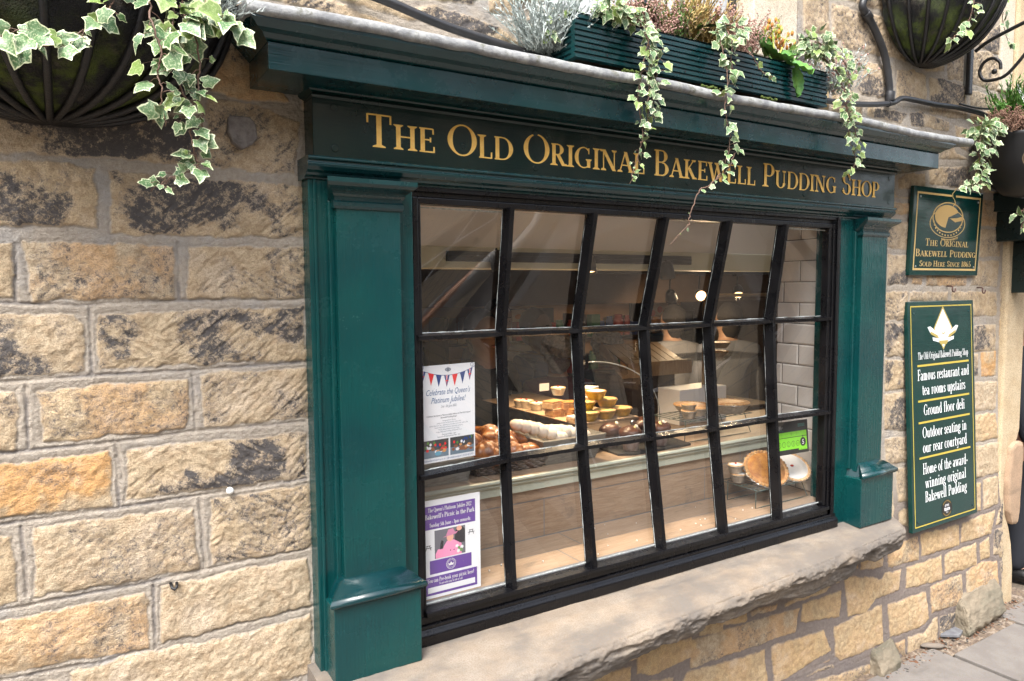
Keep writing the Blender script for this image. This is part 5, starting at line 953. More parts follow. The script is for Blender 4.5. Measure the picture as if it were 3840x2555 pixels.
for k in range(7):
    z = CT+.005+k*.0095; g = k*.003; cs = [(1.33-g, 2.39-g), (1.63+g, 2.39-g), (1.63+g, 2.57+g), (1.33-g, 2.57+g)]; P = []
    for i in range(4):
        (ax_, ay), (bx_, by) = cs[i], cs[(i+1) % 4]; n = 16
        for q in range(n): s = q/n; P.append((ax_+(bx_-ax_)*s+(.004 if (q+k) % 2 else -.004)*(i % 2), ay+(by-ay)*s+(.004 if (q+k) % 2 else -.004)*(1-i % 2), z))
    P.append(P[0]); mb.tube(P, .0062, 6)
mb.box(1.335, 1.625, 2.395, 2.565, CT, CT+.01)
mb.build('weave', WICK, bk)
X, Y = np.meshgrid(np.linspace(1.31, 1.69, 30), np.linspace(2.36, 2.585, 20)); ZZ = CT+.075-.035*np.sin(np.pi*(X-1.31)/.38)*np.sin(np.pi*np.clip((Y-2.36)/.225, 0, 1))+.012*fbm(X, Y, 20, 2, 3); I = np.arange(X.size).reshape(X.shape)
o = np_mesh('paper_lining', np.stack([X, Y, ZZ], -1).reshape(-1, 3), np.stack([I[:-1, :-1], I[:-1, 1:], I[1:, 1:], I[1:, :-1]], -1).reshape(-1, 4), KRAFT, bk); s_ = o.modifiers.new('s', 'SOLIDIFY'); s_.thickness = .0012
def croissant(lab, loc, rz, tilt=0, s=1, almond=False):
    mb = MB(); n = 26; seg = 14; L = []
    for i in range(n+1):
        f = i/n; a = R(-75+150*f); p = Vector((.05*math.sin(a)*1.05, .045*(1-math.cos(a)), 0)); t = abs(2*f-1); r = .030*(1-t**2.2)*(.86+.16*abs(math.sin(f*math.pi*5.5)))+.006; L.append((p, r, a))
    k0 = 0
    for p, r, a in L:
        for j in range(seg):
            q = 2*math.pi*j/seg; d = Vector((math.cos(a), math.sin(a), 0)).cross(Vector((0, 0, 1))); mb.v.append(tuple(p+d*math.cos(q)*r+Vector((0, 0, 1))*(math.sin(q)*r*.85+r*.8)))
    for i in range(n):
        for j in range(seg): j2 = (j+1) % seg; mb.f.append((i*seg+j, i*seg+j2, (i+1)*seg+j2, (i+1)*seg+j)); mb.m.append(0); mb.sm.append(True)
    mb.f += [tuple(range(seg-1, -1, -1)), tuple(n*seg+j for j in range(seg))]; mb.m += [0, 0]; mb.sm += [False]*2
    o = mb.build('croissant', CROI); o.location = loc; o.rotation_euler = (tilt, 0, rz); o.scale = (s,)*3; return tag(o, lab, 'croissant', 'croissants in the wicker basket')
cz = CT+.045
for lab, x, y, z, rz, tl_, s in (('front left croissant by the notice edge, ends pointing down', 1.375, 2.42, cz+.01, .2, .5, 1.35), ('croissant standing upright at the back of the basket', 1.43, 2.53, cz+.055, 1.4, 1.1, 1.45), ('glossy croissant behind the first glazing bar', 1.47, 2.47, cz+.03, 2.6, .2, 1.35),
    ('croissant lying lowest at the front rim of the basket', 1.415, 2.40, cz-.005, .9, .3, 1.25), ('croissant just right of the first glazing bar', 1.545, 2.50, cz+.02, 3.3, .6, 1.35), ('small croissant below the rounded bun', 1.50, 2.42, cz, 2.0, .1, 1.15),
    ('croissant pressed against the bunting notice at the back left', 1.35, 2.52, cz+.035, .4, .9, 1.4), ('dark croissant tucked under the upright one', 1.42, 2.47, cz+.02, 2.4, .3, 1.25)):
    croissant(lab, (x, y, z), rz, tl_, s)
mb = MB(); mb.blob((1.575, 2.415, cz+.022), (.060, .045, .030), 0, 18, 10, .05, seed=5); tag(mb.build('striped_bun', CROI), 'rounded glazed bun with icing stripes at the right of the basket', 'bun')
mb = MB(); mb.blob((1.535, 2.53, cz+.045), (.05, .035, .03), 0, 18, 10, .06, seed=8, rot=Quaternion((0, 1, 0), -.3)); tag(mb.build('bun', CROI), 'plain orange brown bun at the back of the croissant basket', 'bun')
mb = MB(); mb.quadbox([(1.30, 2.57, cz), (1.36, 2.60, cz+.0), (1.37, 2.60, cz+.13), (1.32, 2.58, cz+.10)], (.002, .002, 0)); tag(mb.build('paper_bag', KRAFT), 'upright corner of brown paper behind the croissants', 'paper bag')
def plait(lab, loc, rz, n=6, s=1, tilt=0):
    mb = MB()
    for i in range(n):
        for sd in (-1, 1): mb.blob((i*.034-n*.017+.017*(sd > 0), sd*.011, .030+.006*math.sin(math.pi*(i+.5)/n)), (.030, .022, .027*(.75+.25*math.sin(math.pi*(i+.5)/n))), 0, 12, 8, .04, rot=Quaternion((0, 0, 1), sd*.75), seed=i)
    o = mb.build('plaited_loaf', BREAD); o.location = loc; o.rotation_euler = (0, tilt, rz); o.scale = (s,)*3; return tag(o, lab, 'loaf', 'floured plaited loaves')
plait('long floured plaited loaf rising to the left out of the wooden box', (1.675, 2.48, CT+.088), R(-28), 6, 1.08, .30); plait('shorter floured plaited loaf at the right of the wooden box', (1.815, 2.47, CT+.068), R(-30), 5, 1.05, .18)
mb = MB(); rnd = random.Random(6)
for i in range(26): mb.blob((rnd.uniform(1.2, 2.9), rnd.uniform(2.05, 2.30), FL+.002), rnd.uniform(.0015, .004), 0, 5, 3)
tag(mb.build('crumbs', ICING), 'white crumbs of icing scattered on the wood effect floor of the window', 'crumbs', kind='stuff')
# deli counter running back into the shop: glass shelf, rail, curved screen
dc = empty('deli_counter', (2.07, 2.9, GZ), 'dark serve-over counter with glass shelf of pastries running back from the window', 'counter')
mb = MB(); mb.box(1.90, 2.26, 2.66, 3.6, GZ, -.76); mb.build('cabinet', mat('dark_cabinet', (.025,.022,.022), .3), dc)
mb = MB(); mb.box(1.885, 2.25, 2.50, 3.5, -.610, -.602); mb.build('glass_shelf', GLASSIN, dc)
mb = MB(); mb.box(1.89, 2.245, 2.505, 3.5, -.6015, -.5995); mb.build('shelf_paper', KRAFT, dc)
for x in (1.93, 2.20): mb = MB(); mb.lathe([(.011, 0), (.013, .003), (.012, .012), (.006, .014)], (x, 2.5, -.622), 20, ax=(0, -1, 0)); mb.build('shelf_fitting', mat('chrome_fitting', (.6,.6,.6), .15, metal=1), dc)
P = [(-.15+.42*(1-math.cos(t)), -.30-.42*(1-math.sin(t))) for t in [math.pi/2*i/10 for i in range(10, -1, -1)]]
mb = MB(); cv = [(1.95+.42*math.sin(t), -.60+.27*math.cos(t)) for t in [math.pi/2*i/12 for i in range(13)]]
for (xa, za), (xb, zb) in zip(cv, cv[1:]): mb.add([(xa, 2.50, za), (xb, 2.50, zb), (xb, 3.5, zb), (xa, 3.5, za)], [(0, 1, 2, 3)], 0, True)
mb.build('curved_screen', GLASSIN, dc)
mb = MB(); mb.tube([(x, 2.498, z) for x, z in cv], .0028, 6); mb.build('screen_edge', mat('bright_glass_edge', (.35,.37,.36), .2), dc)
mb = MB(); mb.tube([(2.26, 2.5, -.61), (2.26, 2.5, -.15), (2.27, 2.5, -.10), (2.30, 2.5, -.07), (2.40, 2.5, -.07), (2.8, 2.6, -.07)], .006, 8) if 0 else None
SH = -.599
YG = 'lemon tarts in yellow foil'
for lab, x, y, k in (('lemon tart in yellow foil, left of the bottom row', 1.985, 2.545, 0), ('lemon tart in yellow foil, middle of the bottom row', 2.085, 2.55, 0), ('lemon tart in yellow foil, right end of the bottom row', 2.19, 2.56, 0), ('lemon tart in yellow foil, left of the second tier', 2.00, 2.59, 1), ('lemon tart in yellow foil, right of the second tier', 2.135, 2.60, 1), ('white topped lemon tart crowning the yellow foil pile', 2.07, 2.60, 2)):
    put(tart(lab, .048, .036, FOILY, ICING if k == 2 else LEMON, CRUST, False, group=YG), (x, y, SH+k*.041))
for lab, x, y, z in (('cherry topped white tart nearest the first inner glazing bar on the shelf', 1.93, 3.02, 0), ('second cherry topped white tart along the shelf', 1.945, 2.99, 0), ('third white iced tart along the shelf', 1.945, 2.90, 0), ('white cherry tart raised on the pile of slices', 2.03, 2.84, .075)):
    put(tart(lab, .036, .034, group='white iced cherry tarts'), (x, y, SH+z))
def slice_(lab, x, y, z, a, m, top, sx=.045, sy=.032, h=.03):
    t = empty('cake_slice', (0, 0, 0), lab, 'cake slice', 'cake slices on the glass shelf'); mb = MB(); mb.box(-sx, sx, -sy, sy, 0, h); mb.build('sponge', m, t, bevel=.004); mb = MB(); mb.box(-sx+.001, sx-.001, -sy+.001, sy-.001, h-.001, h+.007); mb.build('topping', top, t, bevel=.003); return put(t, (x, y, SH+z), a)
slice_('golden custard slice nearest the box of loaves', 1.93, 2.74, .034, .3, CRUSTL, CRUST); slice_('crumbly slice lying under the golden custard slice', 1.945, 2.73, 0, .1, CRUST, CRUSTL, .05)
slice_('brown crunchy slice on top of the middle pile', 2.00, 2.70, .03, -.3, CRUST, BAKED); slice_('brown crunchy slice at the foot of the middle pile', 2.01, 2.69, 0, .2, CRUST, BAKED)
slice_('pale iced slice on the shelf edge beside the second glazing bar', 1.92, 2.56, 0, .15, CRUSTL, ICING, .03, .026, .02); slice_('iced slice with pink bits behind the yellow tarts', 2.125, 2.72, .085, .5, CRUSTL, ICING, .045, .034, .03); slice_('iced slice under the one with pink bits', 2.12, 2.72, .045, .5, CRUSTL, ICING, .05, .036, .03)
def pcard(lab, x, y, z, w=.05): mb = MB(); mb.box(x, x+w, y, y+.0015, z, z+.038); tag(mb.build('price_card', CARD), lab, 'price card', 'white price cards')
pcard('white price card standing above the cherry tarts', 2.03, 3.0, -.525, .058); pcard('white price card between the first glazing bar and the maroon top', 1.90, 3.2, -.49, .035); pcard('white price card just beside the curved screen', 2.18, 2.9, -.44, .05)
# glass cake cabinet with a slatted wooden tray on top
gc = empty('cake_cabinet', (2.9, 3.2, -.73), 'brass edged glass cake cabinet behind the counter rack with pies inside', 'display cabinet')
BR = mat('aged_brass', (.42,.30,.18), .3, metal=.8)
mb = MB(); mb.tube([(2.98, 2.80, -.72), (2.98, 2.80, -.10), (2.995, 2.80, -.07), (3.03, 2.80, -.055), (3.6, 2.80, -.055)], .010, 8); mb.build('edge_tube', BR, gc)
mb = MB(); mb.box(2.99, 3.6, 2.80, 2.804, -.70, -.07); mb.build('glass_front', GLASSIN, gc)
mb = MB(); mb.box(2.99, 3.6, 2.82, 3.2, -.42, -.412); mb.build('shelf', GLASSIN, gc); mb = MB(); mb.box(2.99, 3.6, 2.82, 3.2, -.72, -.70); mb.build('base', DK, gc)
put(tart('golden pie inside the brass edged cabinet, upper', .07, .03, top=BAKED, rim=CRUST, cherry=False, name='pie'), (3.22, 2.92, -.36)); put(tart('golden pie inside the brass edged cabinet, lower', .07, .03, top=BAKED, rim=CRUST, cherry=False, name='pie'), (3.20, 2.92, -.41))
wt_ = empty('slatted_tray', (2.75, 3.1, -.35), 'sloping slatted wooden tray with clear plastic boxes beside the grey shirted figure', 'tray')
TW = mat('light_box_wood', (.30,.19,.09), .5, (.24,.14,.06), 14, (6, 1, 1))
for i in range(7): mb = MB(); x = 2.62+i*.062; mb.quadbox([(x, 3.0, -.445), (x+.055, 3.0, -.445), (x+.155, 3.35, -.355), (x+.10, 3.35, -.355)], (0, -.004, .008)); mb.build('slat', TW, wt_)
mb = MB(); mb.box(2.60, 3.08, 2.985, 2.999, -.50, -.42); mb.quadbox([(2.56, 2.985, -.50), (2.61, 2.985, -.50), (2.72, 3.36, -.35), (2.70, 3.36, -.39)], (0, 0, .02)); mb.build('tray_edge', TW, wt_)
mb = MB(); mb.box(2.66, 2.98, 3.02, 3.35, -.73, -.5); tag(mb.build('stand_box', DK), 'dark box stand under the sloping wooden tray', 'stand')
def clear_pot(lab, x, y, z): mb = MB(); mb.lathe([(.028, 0), (.03, .002), (.034, .05), (.035, .052), (.02, .058), (.006, .060)], (x, y, z), 16, wob=.03); tag(mb.build('clear_pot', GLASSIN), lab, 'plastic pot', 'clear pots on the wooden tray')
clear_pot('clear plastic pot at the foot of the sloping tray', 2.70, 3.03, -.405); clear_pot('clear plastic pot halfway up the sloping tray', 2.76, 3.12, -.40); clear_pot('clear plastic pot at the top of the sloping tray', 2.82, 3.22, -.375)
# dark brown boards and pictures on the back wall
def picture(lab, x0, x1, z0, z1, y, inner, extra=None):
    t = empty('picture', ((x0+x1)/2, y, z0), lab, 'picture', 'pictures on the back wall'); mb = MB(); mb.box(x0, x1, y-.03, y, z0, z1); mb.build('frame', mat('black_frame', (.01,.009,.009), .5), t)
    mb = MB(); f = Face((x0, y-.03, z0), (1, 0, 0), (0, 0, 1), .002); w, h = x1-x0, z1-z0; rect(mb, f, w*.35, h*.35, w*.8, h*.95, 0)
    for i, (cx, cy) in enumerate(((.46, .6), (.62, .72), (.74, .62))): disc(mb, f, w*cx, h*cy, w*.06, h*.12, 1, .001+i*1e-4, 14)
    mb.build('print', inner, t)
picture('black framed picture of puddings on the back wall over the dark haired people', 3.55, 4.35, -.42, -.22, 6.19, [mat('print_ground', (.5,.42,.34), .6), mat('print_orange', (.5,.2,.04), .6)])
picture('second black framed picture on the back wall, between two rear spotlights', 5.4, 6.1, -.50, -.18, 6.19, [mat('print_ground_b', (.35,.25,.2), .6), mat('print_red_b', (.35,.05,.03), .6)])
mb = MB(); mb.box(2.5, 2.85, 6.10, 6.19, -1.9, -.55); mb.box(.9, 1.9, 3.6, 4.0, GZ, -.50); tag(mb.build('dark_fridge', mat('dark_metal', (.02,.02,.022), .3), bevel=.01), 'dark metal unit in the gloom behind the bunting notice', 'fridge')

su = empty('shelf_unit', (4.6, 6.0, GZ), 'brown shelf unit with packets and jars against the back wall', 'shelves'); mb = MB()
for x in (2.95, 4.5, 6.05): mb = MB(); mb.box(x-.02, x+.02, 5.85, 6.18, GZ, -.28); mb.build('upright', DK, su)
for z in (-.52, -.88, -1.24): mb = MB(); mb.box(2.97, 6.03, 5.85, 6.18, z-.02, z); mb.build('shelf', DK, su)
rnd = random.Random(8); PK = [mat('packet_%s' % n_, c, .5) for n_, c in (('cream', (.6,.54,.42)), ('red', (.35,.05,.03)), ('green', (.06,.16,.08)), ('blue', (.07,.10,.25)), ('orange', (.55,.24,.05)))]
for z in (-.52, -.88):
    x = 3.02
    while x < 5.95:
        w = rnd.uniform(.07, .13); h = rnd.uniform(.12, .24)
        if abs(x-4.5) > .1:
            mb = MB()
            if rnd.random() < .45: mb.lathe([(w*.42, 0), (w*.45, .01), (w*.45, h*.78), (w*.34, h*.86), (w*.36, h)], (x+w/2, 5.95, z), 14)
            else: mb.box(x, x+w*.92, 5.9, 5.98, z, z+h); mb.box(x+w*.15, x+w*.75, 5.897, 5.9, z+h*.3, z+h*.7)
            tag(mb.build('packet', rnd.choice(PK), bevel=.004), 'packet or jar on the shelves against the back wall', 'packet', 'packets and jars on the back shelves')
        x += w+rnd.uniform(.01, .05)
# ---------------------------------------------------------------- ivy, bedding plants
_half = [(0, 0), (.16, -.07), (.36, -.08), (.47, .05), (.48, .18), (.55, .30), (.62, .44), (.46, .50), (.34, .58), (.20, .78), (0, .98)]
_out = _half + [(-x, y) for x, y in _half[-2:0:-1]]
_inn = [(x*.74, .27+(y-.27)*.76) for x, y in _out]
_LV = np.array(_out+_inn+[(0, .30)]); _NO = len(_out)
_LF = [(i, (i+1) % _NO, _NO+(i+1) % _NO, _NO+i) for i in range(_NO)] + [(_NO+i, _NO+(i+1) % _NO, 2*_NO, 2*_NO) for i in range(_NO)]
def leaves(name, specs, mats, parent, seed=0, shape=None, yellow=.15):
    """specs: (position, tip direction, normal, size); every leaf a lobed, folded, curled blade with a pale edge"""
    rnd = np.random.default_rng(seed); Vs, Fs, As = [], [], []; tri = []
    for k, (p, d, nn, s) in enumerate(specs):
        d = np.array(d, float); d /= np.linalg.norm(d); nn = np.array(nn, float); nn -= d*nn.dot(d); nn /= np.linalg.norm(nn)+1e-9; r = np.cross(d, nn)
        L = _LV.copy(); L[:, 0] *= rnd.uniform(.55, 1.05); rag = rnd.normal(0, .022, L.shape); L += rag; x, y = L[:, 0], L[:, 1]
        wide = .72 if shape is None else shape; L[:, 0] *= wide*1.25
        h = -.18*x*x*2*rnd.uniform(.2, 2.6)+abs(x)*rnd.uniform(.0, .7)-.30*(y-.2)**2*rnd.uniform(-.5, 1.8)
        Vs.append(np.array(p)+s*(L[:, :1]*r+L[:, 1:]*d+h[:, None]*nn))
        m = np.ones(len(L)); m[_NO:] = 0; tone = rnd.random(); yl = rnd.random() < yellow
        As.append(np.stack([m*(.75+.25*rnd.random()), np.full(len(L), tone), np.full(len(L), .9 if yl else rnd.random()*.25), np.ones(len(L))], -1))
        for f in _LF: Fs.append([k*len(L)+i for i in f])
    me = bpy.data.meshes.new(name); V = np.concatenate(Vs)
    faces = [tuple(f[:3]) if f[2] == f[3] else tuple(f) for f in Fs]
    me.from_pydata(V.tolist(), [], faces); me.materials.append(mats)
    me.polygons.foreach_set('use_smooth', [True]*len(faces))
    at = me.color_attributes.new('A', 'FLOAT_COLOR', 'POINT'); at.data.foreach_set('color', np.concatenate(As).astype(np.float32).ravel())
    o = bpy.data.objects.new(name, me); COL.objects.link(o)
    if parent is not None: o.parent = parent; o.matrix_parent_inverse = parent.matrix_world.inverted()
    return o
def smooth_path(P, n=8):
    P = [Vector(p) for p in P]; Q = [P[0]*2-P[1]]+P+[P[-1]*2-P[-2]]; out = []
    for i in range(1, len(Q)-2):
        for k in range(n):
            t = k/n; a, b, c, d = Q[i-1], Q[i], Q[i+1], Q[i+2]
            out.append(.5*((2*b)+(-a+c)*t+(2*a-5*b+4*c-d)*t*t+(-a+3*b-3*c+d)*t**3))
    out.append(P[-1]); return out
def ivy(lab, trails, seed, group='trailing variegated ivy', extra=None, yellow=.15):
    """trails: (waypoints, leaves per metre, spread, leaf size start, leaf size end)"""
    t = empty('ivy', trails[0][0][0], lab, 'plant', group); rnd = random.Random(seed); specs = []; mb = MB()
    for P, dens, spread, s0, s1 in trails:
        Q = smooth_path(P); n = len(Q)
        mb.tube([q+Vector((rnd.gauss(0, .002), rnd.gauss(0, .002), rnd.gauss(0, .002))) for q in Q], [.0026-.0014*i/n for i in range(n)], 5)
        Ln = sum((Q[i+1]-Q[i]).length for i in range(n-1)); N = int(Ln*dens)
        for k in range(N):
            f = ((k+.6*rnd.random())/N)**1.0; x = f*(n-1); i = min(n-2, int(x)); p = Q[i].lerp(Q[i+1], x-i); sp = spread*(1-.45*f)
            tan = (Q[i+1]-Q[i]).normalized(); side = Vector((rnd.uniform(-1, 1), rnd.uniform(-.9, .35), rnd.uniform(-.5, .5))).normalized()
            e = p+side*sp*rnd.uniform(.25, 1); s = (s0+(s1-s0)*f)*rnd.choice((.35, .5, .7, .85, 1, 1, 1.15))
            if (e-p).length > .012: mb.tube([p, p.lerp(e, .5)+Vector((0, 0, .004)), e], .0008, 3, cap=False)
            d = (side*1.0+Vector((0, 0, -.75))+Vector((rnd.gauss(0, .3), rnd.gauss(0, .3), rnd.gauss(0, .35)))).normalized()
            nn = Vector((rnd.gauss(-.25, .35), -1, rnd.gauss(.35, .4))); specs.append((e, d, nn, s))
    if extra: specs += extra(rnd)
    mb.build('vine_stem', STEM, t); leaves('foliage', specs, IVY, t, seed, yellow=yellow)
    return t
def clump(c, r, n, s):
    def g(rnd):
        L = []
        for _ in range(n):
            d = Vector((rnd.gauss(0, 1), rnd.gauss(-.3, .8), rnd.gauss(0, 1))).normalized(); p = Vector(c)+Vector((d.x*r[0], d.y*r[1], d.z*r[2]))*rnd.uniform(.4, 1)
            L.append((p, (d+Vector((0, 0, -.5))+Vector((rnd.gauss(0, .4),)*3)).normalized(), Vector((rnd.gauss(-.2, .4), -1, rnd.gauss(.45, .4))), s*rnd.uniform(.6, 1.1)))
        return L
    return g
ivy('big leaved ivy hanging down in long trails over the near basket and wall', [
    ([(.246, 1.80, .70), (.229, 1.70, .60), (.222, 1.66, .50), (.228, 1.66, .43), (.243, 1.66, .38), (.247, 1.66, .33), (.256, 1.66, .277), (.259, 1.66, .255), (.212, 1.66, .229), (.167, 1.66, .20)], 78, .042,   .047, .026),
    ([(.188, 1.75, .66), (.179, 1.64, .54), (.193, 1.62, .469), (.187, 1.62, .426), (.193, 1.62, .376), (.195, 1.62, .326)], 50, .045, .047, .038),
    ([(.28, 1.80, .70), (.25, 1.72, .60), (.262, 1.66, .53), (.272, 1.66, .46), (.262, 1.66, .40), (.275, 1.66, .36), (.262, 1.66, .31)], 58, .035, .047, .034),
    ([(.309, 1.8, .70), (.288, 1.66, .575), (.322, 1.64, .552), (.345, 1.64, .545)], 60, .03, .05, .05)], 21, extra=clump((.245, 1.68, .56), (.06, .05, .05), 30, .046))
ivy('ivy shoot reaching sideways across the front of the near basket', [([(-.13, 1.60, .50), (-.091, 1.58, .457), (-.054, 1.58, .452), (-.02, 1.58, .435), (.017, 1.58, .445), (.058, 1.58, .472), (.091, 1.58, .501), (.118, 1.68, .572), (.15, 1.75, .64)], 66, .036, .042, .038)], 23, yellow=.2)
ivy('thick ivy spilling over the planter front and down past the letters of the sign', [
    ([(1.46, 1.86, .86), (1.50, 1.83, .87), (1.555, 1.79, .84), (1.613, 1.775, .80), (1.60, 1.77, .695), (1.575, 1.77, .598), (1.598, 1.77, .494), (1.58, 1.77, .424), (1.545, 1.77, .32)], 105, .040, .036, .022),
    ([(1.55, 1.84, .88), (1.63, 1.78, .80), (1.655, 1.77, .704), (1.634, 1.77, .593), (1.648, 1.77, .53)], 120, .045, .036, .028),
    ([(1.60, 1.85, .88), (1.60, 1.78, .82), (1.62, 1.765, .74), (1.625, 1.765, .66), (1.61, 1.765, .57), (1.625, 1.765, .50)], 110, .04, .036, .026)], 25, extra=clump((1.53, 1.82, .865), (.09, .05, .03), 45, .038), yellow=.28)
ivy('ivy at the left rear corner of the planter', [([(1.50, 1.92, .86), (1.42, 1.90, .87), (1.36, 1.90, .84), (1.33, 1.90, .79), (1.335, 1.89, .75)], 100, .03, .032, .026)], 26, yellow=.4)
ivy('thin ivy with a bare twig ending against the window glass, middle of the planter', [
    ([(2.02, 1.84, .90), (1.97, 1.79, .83), (1.982, 1.77, .71), (1.97, 1.77, .591), (2.0, 1.77, .493), (1.957, 1.77, .385)], 62, .032, .036, .030),
    ([(2.06, 1.86, .92), (2.01, 1.78, .85), (2.0, 1.77, .78), (1.99, 1.77, .70), (1.96, 1.77, .64)], 80, .045, .034, .030),
    ([(1.957, 1.77, .385), (1.90, 1.77, .34), (1.853, 1.77, .319), (1.813, 1.77, .244), (1.80, 1.77, .20), (1.76, 1.77, .17), (1.722, 1.77, .135)], 14, .010, .022, .010),
    ([(2.02, 1.77, .46), (1.99, 1.77, .40), (1.93, 1.77, .36), (1.89, 1.77, .33)], 50, .03, .032, .024),
    ([(2.10, 1.83, .893), (2.124, 1.78, .80), (2.16, 1.77, .755), (2.219, 1.77, .744)], 55, .02, .030, .020)], 27, extra=clump((2.04, 1.82, .89), (.075, .05, .05), 46, .036))
ivy('bushy ivy covering the far end of the planter and hanging over the cornice', [
    ([(2.50, 1.84, .93), (2.58, 1.80, .86), (2.62, 1.77, .78), (2.661, 1.77, .69), (2.681, 1.77, .575), (2.728, 1.77, .50), (2.70, 1.77, .44)], 105, .045, .036, .028),
    ([(2.55, 1.84, .95), (2.67, 1.80, .88), (2.67, 1.77, .80), (2.63, 1.76, .70), (2.70, 1.765, .62), (2.73, 1.765, .55)], 120, .05, .036, .028),
    ([(2.5, 1.86, .95), (2.60, 1.82, .90), (2.66, 1.80, .80), (2.68, 1.79, .72), (2.69, 1.78, .64)], 120, .05, .036, .030),
    ([(2.6, 1.84, .95), (2.70, 1.82, .93), (2.78, 1.80, .89), (2.83, 1.80, .87)], 60, .03, .03, .024)], 29, extra=clump((2.55, 1.83, .93), (.12, .06, .055), 90, .036), yellow=.25)
ivy('ivy pouring over the rim of the black planter by the next shop', [
    ([(4.02, 1.86, .79), (3.90, 1.82, .78), (3.80, 1.80, .74), (3.74, 1.80, .665), (3.75, 1.80, .566), (3.69, 1.80, .49), (3.56, 1.80, .44)], 120, .05, .042, .034),
    ([(3.98, 1.86, .78), (3.86, 1.81, .72), (3.83, 1.80, .64), (3.80, 1.80, .56), (3.79, 1.80, .50), (3.72, 1.80, .45)], 120, .055, .042, .036)], 31, extra=clump((3.80, 1.81, .735), (.13, .05, .05), 70, .042))
ivy('pale edged ivy hanging in front of the far hanging basket', [
    ([(3.44, 1.72, 1.42), (3.42, 1.69, 1.30), (3.40, 1.68, 1.20), (3.36, 1.68, 1.12), (3.28, 1.68, 1.055), (3.22, 1.68, 1.02)], 95, .045, .044, .034)], 33)
ivy('ivy sprig by the bracket at the far end, under the black planter', [([(4.26, 1.72, .42), (4.16, 1.75, .398), (4.06, 1.75, .348), (3.99, 1.75, .335)], 50, .04, .05, .04), ([(4.20, 1.74, .38), (4.12, 1.75, .32), (4.079, 1.75, .27)], 50, .04, .05, .03)], 35)
ivy('ivy shoot dropping beside the far basket bracket', [([(4.20, 1.95, 1.60), (4.12, 1.9, 1.42), (4.16, 1.9, 1.30), (4.22, 1.9, 1.22)], 38, .04, .05, .04)], 36)
# small bushes
def sprigs(name, parent, c, r, n, L, w, mats, seed, up=.6, needles=14, nl=.008, bead=None, nm=1, bm=2, droop=0):
    """a bush of fine stems set with narrow leaves (and little dry bells)"""
    rnd = random.Random(seed); mb = MB()
    for _ in range(n):
        a = Vector((c[0]+rnd.uniform(-1, 1)*r[0], c[1]+rnd.uniform(-1, 1)*r[1], c[2])); d = Vector((rnd.gauss(0, .5), rnd.gauss(-.1, .4), up+rnd.random()*.5)).normalized(); l = L*rnd.uniform(.55, 1.1)
        P = [a+d*l*t+Vector((0, 0, -droop*l*t*t)) for t in (0, .25, .5, .75, 1)]; mb.tube(P, [w, w, w*.8, w*.7, w*.4], 4, 0, cap=False)
        for k in range(needles):
            t = (k+rnd.random())/needles*.9+.1; x = t*4; i = min(3, int(x)); p = P[i].lerp(P[i+1], x-i); q = (Vector((rnd.gauss(0, 1), rnd.gauss(0, 1), rnd.gauss(.4, .7))).normalized()*.8+d*.7).normalized(); s = d.cross(q).normalized()*nl*.14
            if bead and rnd.random() < bead: mb.blob(p+q*nl*.7, nl*.32, bm, 5, 3)
            else: mb.add([p-s, p+s, p+q*nl+s*.4, p+q*nl-s*.4], [(0, 1, 2, 3)], nm)
    return mb.build(name, mats, parent)
def bush(name, lab, loc, **k):
    mats = k.pop('mats'); t = empty(name, loc, lab, 'plant', k.pop('group', None)); sprigs('sprigs', t, loc, mats=mats, **k); return t
SILVER = mat('silver_leaf', (.38,.44,.42), .7, (.52,.57,.55), 30); SILST = mat('silver_stem', (.30,.33,.30), .8); TWIG = mat('dry_twig', (.30,.20,.13), .8)
GRN = mat('fresh_green', (.10,.24,.03), .5, (.05,.15,.02), 40); PKBELL = mat('dry_pink_bell', (.52,.32,.27), .7, (.36,.20,.16), 90); GOLDN = mat('golden_needle', (.46,.33,.12), .6, (.36,.26,.09), 30); DRY = mat('dry_brown_flower', (.22,.12,.08), .8, (.12,.06,.04), 40); DKGR = mat('dark_green_leaf', (.03,.075,.02), .35, (.02,.05,.015), 20)
bush('silver_bush', 'silvery curry plant beside the left end of the planter', (1.36, 1.94, .74), r=(.085, .05), n=170, L=.20, w=.0013, mats=[SILST, SILVER], seed=1, needles=30, nl=.017, up=.5, group='silvery bushes')
bush('silver_bush', 'silvery fine leaved plant behind the ivy at the far end of the planter', (2.76, 1.90, .80), r=(.07, .05), n=110, L=.17, w=.0012, mats=[SILST, SILVER, PKBELL], seed=2, needles=26, nl=.013, bead=.1, up=.35, group='silvery bushes')
bush('silver_bush', 'silvery sprigs over the rim of the near basket next to the cornice', (.30, 1.80, .60), r=(.04, .05), n=60, L=.13, w=.0012, mats=[SILST, SILVER], seed=3, needles=24, nl=.014, up=.3, group='silvery bushes')
bush('heather', 'faded pink heather with green tips behind the planter ivy', (1.74, 1.93, .84), r=(.085, .05), n=150, L=.16, w=.0012, mats=[TWIG, GRN, PKBELL], seed=4, needles=26, nl=.011, bead=.62, group='heathers')
bush('heather', 'bright green heather shoots under the strap leaves', (1.88, 1.93, .84), r=(.06, .05), n=80, L=.17, w=.0012, mats=[TWIG, GRN, PKBELL], seed=5, needles=34, nl=.011, bead=.05, group='heathers')
bush('heather', 'brownish heather standing between the middle ivy and the primrose', (2.19, 1.92, .83), r=(.055, .045), n=110, L=.19, w=.0012, mats=[TWIG, DKGR, PKBELL], seed=6, needles=30, nl=.010, bead=.6, up=1.1, group='heathers')
bush('golden_bush', 'dried golden yellow feathery bush in the middle of the planter', (1.99, 1.96, .84), r=(.08, .045), n=190, L=.22, w=.0010, mats=[GOLDN, GOLDN], seed=7, needles=30, nl=.018, up=.7)
